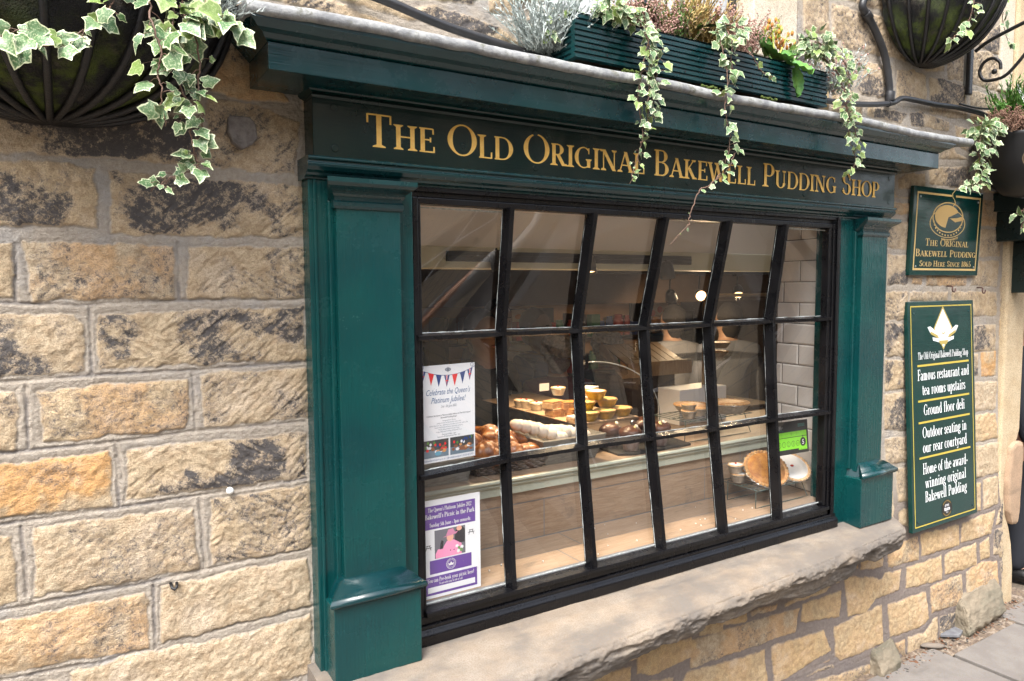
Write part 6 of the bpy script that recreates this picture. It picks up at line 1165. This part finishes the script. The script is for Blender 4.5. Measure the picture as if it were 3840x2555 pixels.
bush('dry_hydrangea', 'dried pinkish brown flower head poking above the middle ivy', (2.08, 1.93, .90), r=(.03, .03), n=60, L=.12, w=.001, mats=[TWIG, PKBELL, PKBELL], seed=8, needles=12, nl=.014, bead=.6)
bush('dry_heather', 'dead brown heather in the top of the black planter', (4.12, 1.84, .74), r=(.14, .07), n=190, L=.13, w=.0014, mats=[TWIG, DRY, DRY], seed=9, needles=22, nl=.013, bead=.6, up=.8)
bush('conifer_bush', 'bright green feathery conifer behind the dead heather', (4.34, 1.90, .80), r=(.10, .05), n=130, L=.26, w=.002, mats=[GRN, GRN], seed=10, needles=40, nl=.024, up=.9)
bush('basket_heather', 'green and brown bedding plants filling the top of the near basket', (-.02, 1.88, .68), r=(.28, .13), n=170, L=.16, w=.0014, mats=[TWIG, GRN, PKBELL], seed=12, needles=24, nl=.016, bead=.2, up=.8)
bush('basket_heather', 'green bedding plants filling the top of the far hanging basket', (3.62, 1.90, 1.42), r=(.26, .12), n=150, L=.16, w=.0014, mats=[TWIG, GRN, PKBELL], seed=13, needles=24, nl=.016, bead=.2, up=.8)
# strap leaved plant
t = empty('strap_leaved_plant', (1.86, 1.94, .84), 'dark green strap leaved plant arching at the top of the planter', 'plant'); mb = MB(); rnd = random.Random(4)
for i in range(16):
    a = rnd.uniform(-.4, 3.6); l = rnd.uniform(.14, .24); d = Vector((math.cos(a), -.35+.4*math.sin(a), 0)); pr_ = []; n = 8
    for k in range(n+1): f = k/n; p = Vector((1.86, 1.94, .86))+d*l*f+Vector((0, 0, .22*f*(1-.55*f)*(.6+rnd.random()*.02))); w = .011*math.sin(math.pi*min(1, .12+f*.88))+.0008; s = d.cross(Vector((0, 0, 1))).normalized(); pr_.append((p-s*w+Vector((0, 0, .003)), p, p+s*w+Vector((0, 0, .003))))
    for A_, B_ in zip(pr_, pr_[1:]): mb.add([A_[0], A_[1], B_[1], B_[0], A_[2], B_[2]], [(0, 1, 2, 3), (1, 4, 5, 2)], 0, True)
mb.build('leaves', DKGR, t)
# primrose: broad crinkled leaves and faded orange heads
t = empty('primrose', (2.36, 1.88, .83), 'broad crinkled bright green primrose leaves with withered orange flower heads', 'plant')
PRIM = mat('primrose_leaf', (.13,.30,.04), .42, (.06,.20,.035), 26, bmp=.006, bs=55); rnd = random.Random(2); mb = MB()
def broad(mb, p, d, nn, L, w, m=0):
    p, d, nn = Vector(p), Vector(d).normalized(), Vector(nn); nn = (nn-d*nn.dot(d)).normalized(); s = d.cross(nn); n = 9; k = len(mb.v)
    for i in range(n+1):
        f = i/n; ww = w*(math.sin(math.pi*(.08+.90*f))**.75)
        for j in range(7): u = (j-3)/3; mb.v.append(tuple(p+d*L*f+s*ww*u+nn*(.018*abs(u)-.10*L*f*f*3*.5+.004*math.sin(9*f*3+j*2.1))))
    for i in range(n):
        for j in range(6): mb.f.append((k+i*7+j, k+i*7+j+1, k+i*7+j+8, k+i*7+j+7)); mb.m.append(m); mb.sm.append(True)
for p, d, nn, L, w in (((2.36, 1.88, .85), (-.75, -.25, .35), (0, -.6, 1), .13, .034), ((2.37, 1.87, .85), (-.2, -.7, -.1), (0, -.7, 1), .10, .040), ((2.38, 1.85, .84), (.25, -.8, -.35), (0, -.8, .8), .12, .045), ((2.40, 1.83, .82), (.12, -.25, -1), (-.2, -1, .1), .11, .028), ((2.39, 1.88, .86), (.7, -.2, .35), (0, -.5, 1), .10, .036), ((2.36, 1.90, .86), (-.3, .1, .8), (0, -1, .3), .10, .036), ((2.30, 1.88, .86), (-.5, -.1, .8), (.2, -1, .3), .10, .026)): broad(mb, p, d, nn, L, w)
mb.build('leaves', PRIM, t)
mb = MB(); OR = mat('withered_orange', (.55,.26,.03), .7, (.30,.10,.03), 60); YG_ = mat('yellow_green_calyx', (.38,.42,.08), .6)
for c, n in (((2.37, 1.90, .985), 34), ((2.45, 1.90, .955), 20)):
    mb.tube([(2.37, 1.89, .85), ((c[0]+2.37)/2, 1.89, .90), c], .0035, 6, 1)
    for i in range(n): d = Vector((rnd.gauss(0, 1), rnd.gauss(0, .7), rnd.gauss(-.1, .7))).normalized(); e = Vector(c)+d*.035; mb.tube([c, e], .0012, 4, 1); mb.blob(e+Vector((0, 0, -.006)), (.006, .006, .011), rnd.choice((0, 1)) if n > 25 else 0, 6, 4)
mb.build('flower_heads', [OR, YG_], t)
# ribbed planter on the cornice
pl = empty('planter', (1.98, 1.92, .71), 'long green ribbed wooden planter on top of the cornice', 'planter')
def ribbed(nm, p0, p1, z0, z1, out_, th, m):
    n = 8; prof = []; H = (z1-z0)/n
    for i in range(n):
        z = z0+i*H; prof += [(0, z+.0008), (0, z+H*.62), (-.0055, z+H*.70), (-.0055, z+H*.92)]
    prof.append((0, z1)); d = Vector(p1)-Vector(p0); o_ = Vector(out_).normalized(); a = Vector(p0)
    outl = [a+o_*(u)+Vector((0, 0, z)) for u, z in prof]+[a-o_*th+Vector((0, 0, z1)), a-o_*th+Vector((0, 0, z0))]
    mb = MB(); mb.prism([tuple(q) for q in outl], d); return mb.build(nm, m, pl)
ribbed('front_board', (1.375, 1.83, 0), (2.62, 1.83, 0), .703, .838, (0, -1, 0), .022, GREENH)
ribbed('end_board', (1.376, 2.02, 0), (1.376, 1.853, 0), .703, .838, (-1, 0, 0), .02, GREENH); ribbed('end_board', (2.619, 2.02, 0), (2.619, 1.853, 0), .703, .838, (1, 0, 0), .02, GREENH)
mb = MB(); mb.box(1.38, 2.615, 1.99, 2.01, .705, .836); mb.build('back_board', GREENH, pl)
mb = MB(); mb.box(1.397, 2.598, 1.8525, 1.989, .72, .822); mb.build('soil', mat('potting_soil', (.07,.045,.03), .95, (.14,.09,.05), 60, bmp=.006), pl)
for x in (1.50, 1.84, 2.18, 2.52): mb = MB(); mb.lathe([(.004, 0), (.004, .001)], (x, 1.8295, .725), 8, ax=(0, -1, 0)); mb.build('screw', IRON, pl)
MOSS = mat('moss', (.09,.12,.02), .95, (.05,.08,.01), 60, bmp=.006); mb = MB(); rnd = random.Random(3)
for i in range(70): x = rnd.choice((1.58, 1.95, 2.25))+rnd.gauss(0, .02); mb.blob((x, 1.808+rnd.uniform(-.004, .012), .683+rnd.uniform(-.002, .003)), rnd.uniform(.003, .006), 0, 6, 4, .2, seed=i)
tag(mb.build('moss_cushions', MOSS), 'little moss cushions growing along the lead below the planter', 'moss', kind='stuff')
# ---------------------------------------------------------------- hanging baskets and bracket
def liner_material(name, moss=True, weave=True):
    m, n, b = new_mat(name); c = mixc(n, ramp(n, noise(n, 12, 6, .75), .5, .72), (.010,.010,.011,1), (.10,.085,.065,1))
    if moss:
        t = n.nodes.new('ShaderNodeTexCoord'); sp = n.nodes.new('ShaderNodeSeparateXYZ'); n.links.new(t.outputs['Object'], sp.inputs[0]); zz = ramp(n, sp.outputs[2], *moss)
        c = mixc(n, math_(n, 'MULTIPLY', math_(n, 'MULTIPLY', zz, ramp(n, noise(n, 9, 5, .7), .42, .62)), .9), c, (.085,.12,.012,1))
    n.links.new(c, b.inputs['Base Color']); b.inputs['Roughness'].default_value = .85
    bump(n, b, math_(n, 'ADD', noise(n, 260, 2, .6), noise(n, 14, 4, .6)), .008); return m
def half_basket(lab, c, Rr, depth, zr, nrib, lm, extra_rings=True):
    """a half bowl of flat bars against the wall: c = centre of the rim on the wall, opening up"""
    t = empty('hanging_basket', (c[0], c[1], c[2]-depth), lab, 'hanging basket', 'black wire hanging baskets on the wall'); mb = MB(); n = 40; L = []
    prof = lambda f: (math.sin(f*math.pi/2)**.85, -math.cos(f*math.pi/2))
    X = []; k = 28
    for i in range(k+1):
        r, h = prof(i/k)
        for j in range(n+1): a = math.pi+math.pi*j/n; dm = 1+.025*math.sin(a*9+i*.7)*math.sin(i/k*3.1)+.012*math.sin(a*23+i); X.append((c[0]+Rr*r*math.cos(a)*dm, c[1]+Rr*r*math.sin(a)*dm, c[2]+depth*h))
    for i in range(k):
        for j in range(n): L.append((i*(n+1)+j, i*(n+1)+j+1, (i+1)*(n+1)+j+1, (i+1)*(n+1)+j))
    np_mesh('liner', X, L, lm, t)
    mb = MB(); mb.prism([(c[0]+Rr*.97*math.cos(math.pi+math.pi*j/16), c[1]+Rr*.97*math.sin(math.pi+math.pi*j/16), c[2]-.04) for j in range(17)], (0, 0, .02)); mb.build('soil', DRY, t)
    for q in range(nrib):
        a = math.pi+math.pi*(q+.5)/nrib; P = []
        for i in range(15): r, h = prof(i/14); P.append((c[0]+(Rr*r+.008)*math.cos(a), c[1]+(Rr*r+.008)*math.sin(a), c[2]+depth*h-.006))
        mb = MB(); mb.tube(P, .0085, 6); mb.build('bar', IRON, t)
    mb = MB(); mb.tube([(c[0]+(Rr+.01)*math.cos(math.pi+math.pi*j/24), c[1]+(Rr+.01)*math.sin(math.pi+math.pi*j/24), c[2]) for j in range(25)], .009, 8); mb.build('rim', IRON, t)
    mb = MB(); mb.tube([(c[0]+.05*math.cos(math.pi+math.pi*j/10), c[1]-.0+.05*math.sin(math.pi+math.pi*j/10), c[2]-depth-.004) for j in range(11)], .008, 6); mb.build('foot_ring', IRON, t)
    return t
half_basket('near half round basket of black bars with mossy sagging black liner', (0.0, 2.03, .72), .40, .325, 0, 13, liner_material('sagging_black_liner', (.60, .42)))
half_basket('far half round basket of black bars with mossy grey liner high on the wall', (3.62, 2.03, 1.46), .36, .39, 0, 13, liner_material('mossy_grey_liner', (1.36, 1.14)))
br = empty('wall_bracket', (4.08, 2.03, 1.0), 'black wrought iron scroll bracket beside the far hanging basket', 'bracket')
mb = MB(); mb.box(4.065, 4.10, 2.012, 2.035, .985, 1.60); mb.build('back_plate', IRON, br, bevel=.005)
mb = MB(); mb.tube(smooth_path([(4.085, 2.0, 1.20), (4.085, 1.92, 1.24), (4.086, 1.70, 1.30), (4.087, 1.45, 1.37)]), .0095, 8); mb.build('arm', IRON, br)
mb = MB(); sc = [(4.086, 1.985+.001, 1.10)]; sp_ = []
for i in range(18): a = R(-40+i*17); r = .052*(1-.035*i); sp_.append((4.086, 1.93+r*math.cos(a), 1.085+r*math.sin(a)))
mb.tube(smooth_path([(4.087, 1.50, 1.35), (4.086, 1.66, 1.25), (4.086, 1.80, 1.09), (4.086, 1.86, 1.04), (4.086, 1.92, 1.035)]+[(4.086, 1.925-.05*math.cos(R(a)), 1.09+.055*math.sin(R(a))) for a in (-90, -130, -180, -230, -280, -330, -370)][1:]), .0085, 8); mb.blob((4.086, 1.905, 1.075), .014, 0, 8, 6); mb.build('scroll', IRON, br)
# black plastic ball planter by the next shop
bp = empty('round_planter', (4.25, 1.80, .45), 'black round plastic planter with mesh holes hanging by the next shop', 'planter')
mb = MB(); mb.lathe([(.03, -.27), (.11, -.25), (.18, -.19), (.225, -.10), (.245, 0), (.25, .02), (.255, .035), (.235, .04), (.225, .0)], (4.26, 1.80, .71), 36, closed=False); mb.build('bowl', mat('black_matt_plastic', (.010,.010,.011), .45), bp)
MESHM = mat('planter_mesh', (.11,.075,.04), .6); 
for az, el in ((-2.70, -.10), (-2.15, -.16), (-2.45, -.20)):
    rr = .247 if el > -.15 else .225; p = Vector((4.26+rr*math.cos(az), 1.80+rr*math.sin(az), .71+el)); nrm_ = Vector((math.cos(az), math.sin(az), -.25)).normalized(); f = Face(p, Vector((0, 0, 1)).cross(nrm_), nrm_.cross(Vector((0, 0, 1)).cross(nrm_)), .004); mb = MB(); disc(mb, f, 0, 0, .042, .046, 0, .001, 24, .88)
    for i in range(-3, 4):
        h = math.sqrt(max(0, .038**2-(i*.011)**2)); rect(mb, f, i*.011-.0012, -h, i*.011+.0012, h, 0, .001); rect(mb, f, -h, i*.011-.0012, h, i*.011+.0012, 0, .0014)
    mb.build('mesh_hole', MESHM, bp)
mb = MB(); P0, P1 = Vector((4.10, 1.70, .75)), Vector((4.22, 1.86, 1.02))
for i in range(14): c = P0.lerp(P1, (i+.5)/14); d = (P1-P0).normalized(); s = d.cross(Vector((0, 0, 1))).normalized() if i % 2 else d.cross(Vector((1, 0, 0))).normalized(); mb.tube([c+d*.013*math.cos(a)+s*.006*math.sin(a) for a in [2*math.pi*k/8 for k in range(9)]], .0015, 4, cap=False)
mb.build('chain', STEEL, bp)
# ---------------------------------------------------------------- pipes and cables on the wall
def pipe(lab, P, r, joints=()):
    t = empty('cable_pipe', P[0], lab, 'pipe', 'black pipes on the wall'); mb = MB(); Q = smooth_path(P, 6); mb.tube(Q, r, 12); mb.build('pipe_run', PLASTIC, t)
    for a, b in joints: mb = MB(); mb.tube([a, b], r*1.28, 12); mb.build('collar', PLASTIC, t, bevel=.001)
pipe('thick black pipe running down behind the cornice to the planter', [(.72, 2.03, .84), (.787, 2.0, .823), (.853, 1.985, .805), (.992, 1.98, .775), (1.141, 1.98, .757), (1.38, 1.98, .73)], .0135)
pipe('black pipe dropping in a bow beside the far basket', [(3.21, 2.02, 1.37), (3.13, 2.02, 1.26), (3.17, 2.02, 1.215), (3.235, 2.02, 1.16), (3.31, 2.02, 1.07), (3.355, 2.02, .95), (3.366, 2.02, .865)], .0165, [((3.155, 2.02, 1.225), (3.185, 2.02, 1.205)), ((3.366, 2.02, .905), (3.366, 2.02, .862))])
pipe('black pipe running level above the right end of the cornice', [(2.70, 2.02, .795), (3.10, 2.02, .815), (3.37, 2.02, .852), (3.46, 2.02, .886), (3.56, 2.02, .893), (3.75, 2.02, .895), (3.954, 2.02, .905), (4.20, 2.02, .905), (4.36, 2.02, .885)], .0125, [((3.35, 2.02, .848), (3.40, 2.02, .862))])
mb = MB(); mb.tube(smooth_path([(3.96, 2.005, .92), (4.15, 2.0, .92), (4.4, 1.99, .94), (4.8, 1.99, .96)]), .005, 6); tag(mb.build('thin_cable', PLASTIC), 'thin black cable leading on from the level pipe to the black planter', 'cable')
# ---------------------------------------------------------------- the next shop's front at the far end
nb = empty('neighbour_canopy', (4.7, 2.0, -.05), 'blackish green canopy end with lead top and scrolled console over the next doorway', 'canopy')
mb = MB(); mb.box(4.48, 6.2, 1.83, 2.14, .235, .49); mb.box(4.44, 6.2, 1.79, 2.14, .40, .50); mb.build('fascia', CANOPY, nb, bevel=.004)
mb = MB(); mb.extrude_x([(2.05, .60), (2.03, .575), (1.95, .53), (1.77, .515), (1.755, .505), (1.76, .495), (1.80, .505), (2.05, .51)], 4.40, 6.2, smooth=True); mb.build('lead_top', LEAD, nb)
mb = MB(); o_ = [(2.06, .234), (1.84, .234), (1.835, .16), (1.85, .12)] + [(1.885-.035*math.cos(R(a)), .085+.04*math.sin(R(a))) for a in (60, 20, -20, -60)][::1] + [(1.86, .035), (1.855, .02)] + [(1.93+.06*math.cos(R(a))*-1, .0+.055*math.sin(R(a))) for a in (10, -20, -50, -80)] + [(1.945, -.052), (2.06, -.054)]
mb.prism([(4.615, y, z) for y, z in o_], (.075, 0, 0)); mb.build('console', CANOPY, nb, bevel=.002)
db = empty('next_doorway', (5.4, 2.6, GZ), 'dark shadowed doorway of the next shop beyond the stone jamb', 'doorway')
mb = MB(); mb.box(4.80, 7.0, 3.2, 3.3, GZ-.04, 3.0); mb.build('door_back', DK, db); mb = MB(); mb.box(6.8, 7.0, 2.1, 3.2, GZ-.04, 1.0); mb.build('door_side', CREAM, db)
mb = MB(); mb.box(4.80, 6.8, 2.1, 3.2, .55, .6); mb.build('door_head', CANOPY, db)
mb = MB(); mb.box(7.0, 16, 2.03, 2.3, GZ-.04, 5); tag(mb.build('neighbour_wall', CREAM), 'plain stone front of the building beyond the next doorway', 'wall')
# ---------------------------------------------------------------- people
SKINM = mat('skin', (.50,.29,.20), .5, (.44,.24,.16), 20); SKIND = mat('brown_skin', (.20,.115,.075), .6); EYE = mat('eye', (.02,.015,.012), .2)
def skinmesh(name, V, E, Rr, m, parent, root=0, sub=2):
    me = bpy.data.meshes.new(name); me.from_pydata([tuple(v) for v in V], E, []); me.materials.append(m); o = bpy.data.objects.new(name, me); COL.objects.link(o)
    k = o.modifiers.new('skin', 'SKIN'); k.use_smooth_shade = True
    for i, r in enumerate(Rr): sv = me.skin_vertices[0].data[i]; sv.radius = r if isinstance(r, tuple) else (r, r); sv.use_root = (i == root)
    s = o.modifiers.new('sub', 'SUBSURF'); s.levels = sub; s.render_levels = sub
    if parent is not None: o.parent = parent; o.matrix_parent_inverse = parent.matrix_world.inverted()
    return o
def person(lab, loc, rz, h, top, legs, hair, skin=SKINM, style='short', arms='down', shoes=None, glasses=False, group=None):
    """built facing -y at the origin, 1.75 m tall, then placed; rz turns, h scales"""
    t = empty('person', (0, 0, 0), lab, 'person', group)
    A = {'down': [(.235, .0, 1.14), (.255, -.06, .90)], 'fold': [(.24, -.03, 1.14), (.10, -.25, 1.10)], 'reach': [(.25, -.12, 1.18), (.20, -.38, 1.16)]}[arms]
    V = [(0, 0, .95), (0, .01, 1.12), (0, .01, 1.30), (0, .01, 1.42), (0, 0, 1.50), (0, -.015, 1.56), (0, -.02, 1.62), (0, -.01, 1.69), (0, .0, 1.735)]; E = [(i, i+1) for i in range(8)]
    Rr = [(.155, .11), (.135, .10), (.155, .11), (.12, .085), (.055, .055), (.060, .07), (.074, .092), (.076, .094), (.05, .06)]
    def add(p, r, fr): V.append(p); Rr.append(r); E.append((fr, len(V)-1)); return len(V)-1
    for s in (-1, 1):
        a = add((s*.165, .01, 1.41), .058, 3); b = add((s*A[0][0], A[0][1], A[0][2]), .043, a); c = add((s*A[1][0], A[1][1], A[1][2]), .028, b)
        d = (Vector(V[c])-Vector(V[b])).normalized(); pm = add(tuple(Vector(V[c])+d*.06), (.034, .016), c); side = Vector((s, 0, 0)).cross(d).normalized() if arms == 'down' else Vector((0, 0, 1))
        sd = Vector((0, -1, 0)) if arms == 'down' else Vector((0, 0, 1))
        for q, (off, ln) in enumerate(((-.027, .062), (-.009, .075), (.009, .070), (.027, .055))):
            k1 = add(tuple(Vector(V[pm])+d*.035+sd*-off), .0095, pm); k2 = add(tuple(Vector(V[k1])+d*ln*.5+Vector((-s*.008, 0, 0))), .0085, k1); add(tuple(Vector(V[k2])+d*ln*.45+Vector((-s*.016, 0, 0))), .007, k2)
        th = add(tuple(Vector(V[c])+d*.03+sd*.03), .011, c); add(tuple(Vector(V[th])+d*.035+sd*.018), .0085, th)
        hp = add((s*.09, 0, .88), .088, 0); kn = add((s*.095, -.01, .50), .056, hp); an = add((s*.10, .02, .09), .036, kn); ft = add((s*.105, -.10, .035), (.036, .028), an); add((s*.108, -.17, .03), (.032, .02), ft)
    add((0, -.115, 1.615), .014, 6)
    for s in (-1, 1): add((s*.083, .0, 1.62), (.010, .02), 6)
    skinmesh('body', V, E, Rr, skin, t)
    g = 1.0; VT = [(0, 0, .93), (0, .01, 1.12), (0, .01, 1.30), (0, .01, 1.42), (0, .005, 1.505)]; ET = [(i, i+1) for i in range(4)]; RT = [(.175, .13), (.155, .12), (.176, .132), (.158, .118), (.080, .080)]
    for s in (-1, 1):
        k = len(VT); VT += [(s*.17, .01, 1.41), (s*A[0][0], A[0][1], A[0][2]), tuple(Vector((s*A[1][0], A[1][1], A[1][2]))*.96+Vector((s*A[0][0], A[0][1], A[0][2]))*.04)]; RT += [.086, .066, .052]; ET += [(3, k), (k, k+1), (k+1, k+2)]
    skinmesh('top', VT, ET, RT, top, t)
    VL = [(0, 0, .97), (0, 0, .90)]; EL = [(0, 1)]; RL = [(.16, .12), (.165, .12)]
    for s in (-1, 1): k = len(VL); VL += [(s*.09, 0, .84), (s*.095, -.01, .50), (s*.10, .01, .06)]; RL += [.10, .075, .066]; EL += [(1, k), (k, k+1), (k+1, k+2)]
    skinmesh('trousers', VL, EL, RL, legs, t)
    for s in (-1, 1): mb = MB(); mb.blob((s*.106, -.065, .045), (.050, .150, .048), 0, 14, 8); mb.build('shoe', shoes or BLK, t)
    mb = MB(); big = {'short': 1.0, 'curly': 1.16, 'bald': .0}[style]
    if big:
        mb.blob((0, .045, 1.60), (.066*big, .062*big, .085), 0, 16, 10, .04, seed=6)
        mb.blob((0, .022, 1.675), (.087*big, .098*big, .098*big), 0, 22, 14, .03 if style == 'short' else .05, seed=3)
        if style == 'curly':
            rn = random.Random(5)
            for _ in range(150):
                d = Vector((rn.gauss(0, 1), rn.gauss(.45, 1), rn.gauss(.4, .9))).normalized(); mb.blob(Vector((0, .022, 1.675))+Vector((d.x*.10, d.y*.108, d.z*.108)), rn.uniform(.012, .02), 0, 6, 4)
        mb.build('hair', hair, t)
    mb = MB()
    for s in (-1, 1): mb.blob((s*.032, -.098, 1.635), (.011, .008, .008), 0, 8, 6); mb.box(s*.032-.016, s*.032+.016, -.108, -.098, 1.655, 1.66)
    mb.build('eyes', EYE, t)
    mb = MB(); mb.blob((0, -.103, 1.573), (.024, .008, .006), 0, 10, 6); mb.build('mouth', mat('lips', (.38,.14,.11), .5), t)
    if glasses:
        mb = MB()
        for s in (-1, 1): mb.tube([(s*.034+.024*math.cos(a), -.112, 1.635+.018*math.sin(a)) for a in [2*math.pi*i/14 for i in range(15)]], .0016, 4, cap=False); mb.tube([(s*.058, -.112, 1.64), (s*.082, -.02, 1.64)], .0014, 4)
        mb.build('glasses', EYE, t)
    t.location = loc; t.rotation_euler = (0, 0, rz); t.scale = (h/1.75,)*3; return t
BLKC = mat('black_cloth', (.012,.012,.014), .85, (.02,.02,.022), 8); NAVYC = mat('dark_navy_suit', (.010,.012,.018), .8); GREYC = mat('grey_shirt_cloth', (.12,.12,.13), .8, (.085,.085,.095), 7, bmp=.004); MAROON = mat('maroon_knit', (.13,.025,.03), .9); WHC = mat('white_shirt', (.6,.6,.6), .8); JEAN = mat('blue_denim', (.04,.06,.12), .9)
HBLK = mat('black_hair', (.008,.007,.007), .9, (.014,.012,.011), 90, bmp=.006, spec=.15); HGREY = mat('grey_curly_hair', (.26,.25,.24), .8, (.36,.35,.34), 60, bmp=.004); HBRN = mat('brown_hair', (.04,.022,.012), .6)
IN = 'people inside the shop'
person('person in a black top with black hair, seen in the first pane column', (1.96, 3.45, GZ), .2, 1.76, BLKC, BLKC, HBLK, SKIND, arms='fold', group=IN)
person('person with dark hair and white collar half hidden by the first glazing bar', (2.42, 4.05, GZ), -.2, 1.80, WHC, BLKC, HBLK, SKIND, group=IN)
person('dark haired person in a blue top below the framed pudding picture', (2.68, 4.0, GZ), .5, 1.74, mat('blue_top', (.04,.05,.16), .8), BLKC, HBLK, SKIND, group=IN)
person('person with frizzy grey hair and a maroon jumper in the second pane column', (2.50, 3.50, GZ), 2.6, 1.60, MAROON, BLKC, HGREY, style='curly', group=IN)
person('person with frizzy grey hair and a dark coat behind the yellow foil tarts', (2.98, 3.62, GZ), 2.2, 1.60, NAVYC, BLKC, HGREY, style='curly', group=IN)
person('dark haired figure in a grey shirt, turned away, added in place of a street reflection in the fourth pane column', (3.92, 4.0, GZ), 2.9, 1.74, GREYC, BLKC, HBLK, SKIND, group=IN)  # solid figure added indoors to stand for someone mirrored from the street
person('figure in a dark grey shirt, back turned, added in place of a street reflection nearest the tiled reveal', (4.10, 3.62, GZ), 2.7, 1.76, mat('dark_grey_shirt', (.075,.08,.10), .8, (.05,.055,.07), 7, bmp=.004), BLKC, HBLK, SKIND, group=IN)  # added too: the same mirrored street figure, repeated in the next pane
person('person in a dark suit and black shoes standing in the next doorway', (5.28, 2.20, GZ-.02), .35, 1.78, NAVYC, NAVYC, HBRN, arms='down', shoes=mat('black_leather', (.01,.01,.01), .25))
# passers-by on the street, mirrored in the upper panes
person('person in a grey jacket standing in the street facing the window', (1.7, -1.1, GZ), math.pi, 1.80, GREYC, JEAN, HGREY, group='people in the street')
person('person in a light jacket and glasses looking at the window from the street', (3.6, -1.0, GZ), math.pi-.3, 1.72, mat('light_jacket', (.40,.39,.37), .8), BLKC, HGREY, glasses=True, group='people in the street')
# ---------------------------------------------------------------- across the street: what the glass and gloss paint mirror
def house(x0, x1, h, m, lab, door, seed):
    t = empty('stone_house', ((x0+x1)/2, -7, GZ), lab, 'house', 'stone houses across the street'); mb = MB(); y = -6.5; wins = []; rnd = random.Random(seed); n = int((x1-x0)/2.1)
    for fl in range(3 if h > 7 else 2):
        for k in range(n):
            cx = x0+(k+.5)*(x1-x0)/n; z = GZ+1.0+fl*2.7
            if fl == 0 and k == door: continue
            wins.append((cx, z))
    mb.box(x0, x1, -12, y, GZ-.1, GZ+h); mb.build('wall', m, t)
    for cx, z in wins:
        mb = MB(); mb.box(cx-.62, cx+.62, y-.05, y+.035, z-.12, z+1.5); w = mb.build('window', CREAM, t, bevel=.01)
        mb = MB(); mb.box(cx-.5, cx+.5, y-.02, y+.045, z, z+1.38); mb.build('pane', mat('dark_street_pane', (.03,.035,.04), .08), w)
        mb = MB(); mb.box(cx-.02, cx+.02, y+.04, y+.06, z, z+1.38); mb.box(cx-.5, cx+.5, y+.041, y+.058, z+.66, z+.70); mb.build('frame', WHITEP, w)
    cx = x0+(door+.5)*(x1-x0)/n; mb = MB(); mb.box(cx-.5, cx+.5, y-.05, y+.03, GZ-.05, GZ+2.15); mb.build('door', GREENH, t, bevel=.01)
    mb = MB(); mb.prism([(x0, -12.2, GZ+h), (x0, y+.25, GZ+h), (x0, -9.3, GZ+h+2.2)], (x1-x0, 0, 0)); mb.build('roof', mat('slate_roof', (.10,.10,.11), .7, (.07,.07,.08), 6), t)
    for cx in (x0+.6, x1-.6): mb = MB(); mb.box(cx-.35, cx+.35, -9.7, -8.9, GZ+h+1.4, GZ+h+3.2); mb.build('chimney', m, t)
def facade(name, a, b_):
    m, n, b = new_mat(name); br = n.nodes.new('ShaderNodeTexBrick'); t = n.nodes.new('ShaderNodeTexCoord'); mp = n.nodes.new('ShaderNodeMapping'); mp.inputs['Rotation'].default_value = (R(90), 0, 0)
    n.links.new(t.outputs['Object'], mp.inputs[0]); n.links.new(mp.outputs[0], br.inputs['Vector']); br.inputs['Scale'].default_value = 1; br.inputs['Brick Width'].default_value = .45; br.inputs['Row Height'].default_value = .2; br.inputs['Mortar Size'].default_value = .012
    br.inputs['Color1'].default_value = a; br.inputs['Color2'].default_value = b_; br.inputs['Mortar'].default_value = (.36,.33,.29,1); n.links.new(br.outputs[0], b.inputs['Base Color']); b.inputs['Roughness'].default_value = .9; return m
house(-12, -2.9, 5.6, facade('facade_a', (.62,.52,.38,1), (.50,.40,.28,1)), 'buff stone house across the street, furthest up the hill', 2, 1)
house(-2.9, 5.5, 5.2, facade('facade_b', (.66,.56,.42,1), (.54,.43,.30,1)), 'buff stone house directly across the street with a green door', 1, 2)
house(5.5, 16, 5.8, facade('facade_c', (.58,.48,.37,1), (.64,.53,.38,1)), 'taller buff stone house across the street with many windows', 3, 3)
mb = MB(); mb.box(-40, 60, -6.5, -3.6, GZ-.09, GZ-.03); o = mb.build('far_pavement', slab); tag(o, kind='structure')
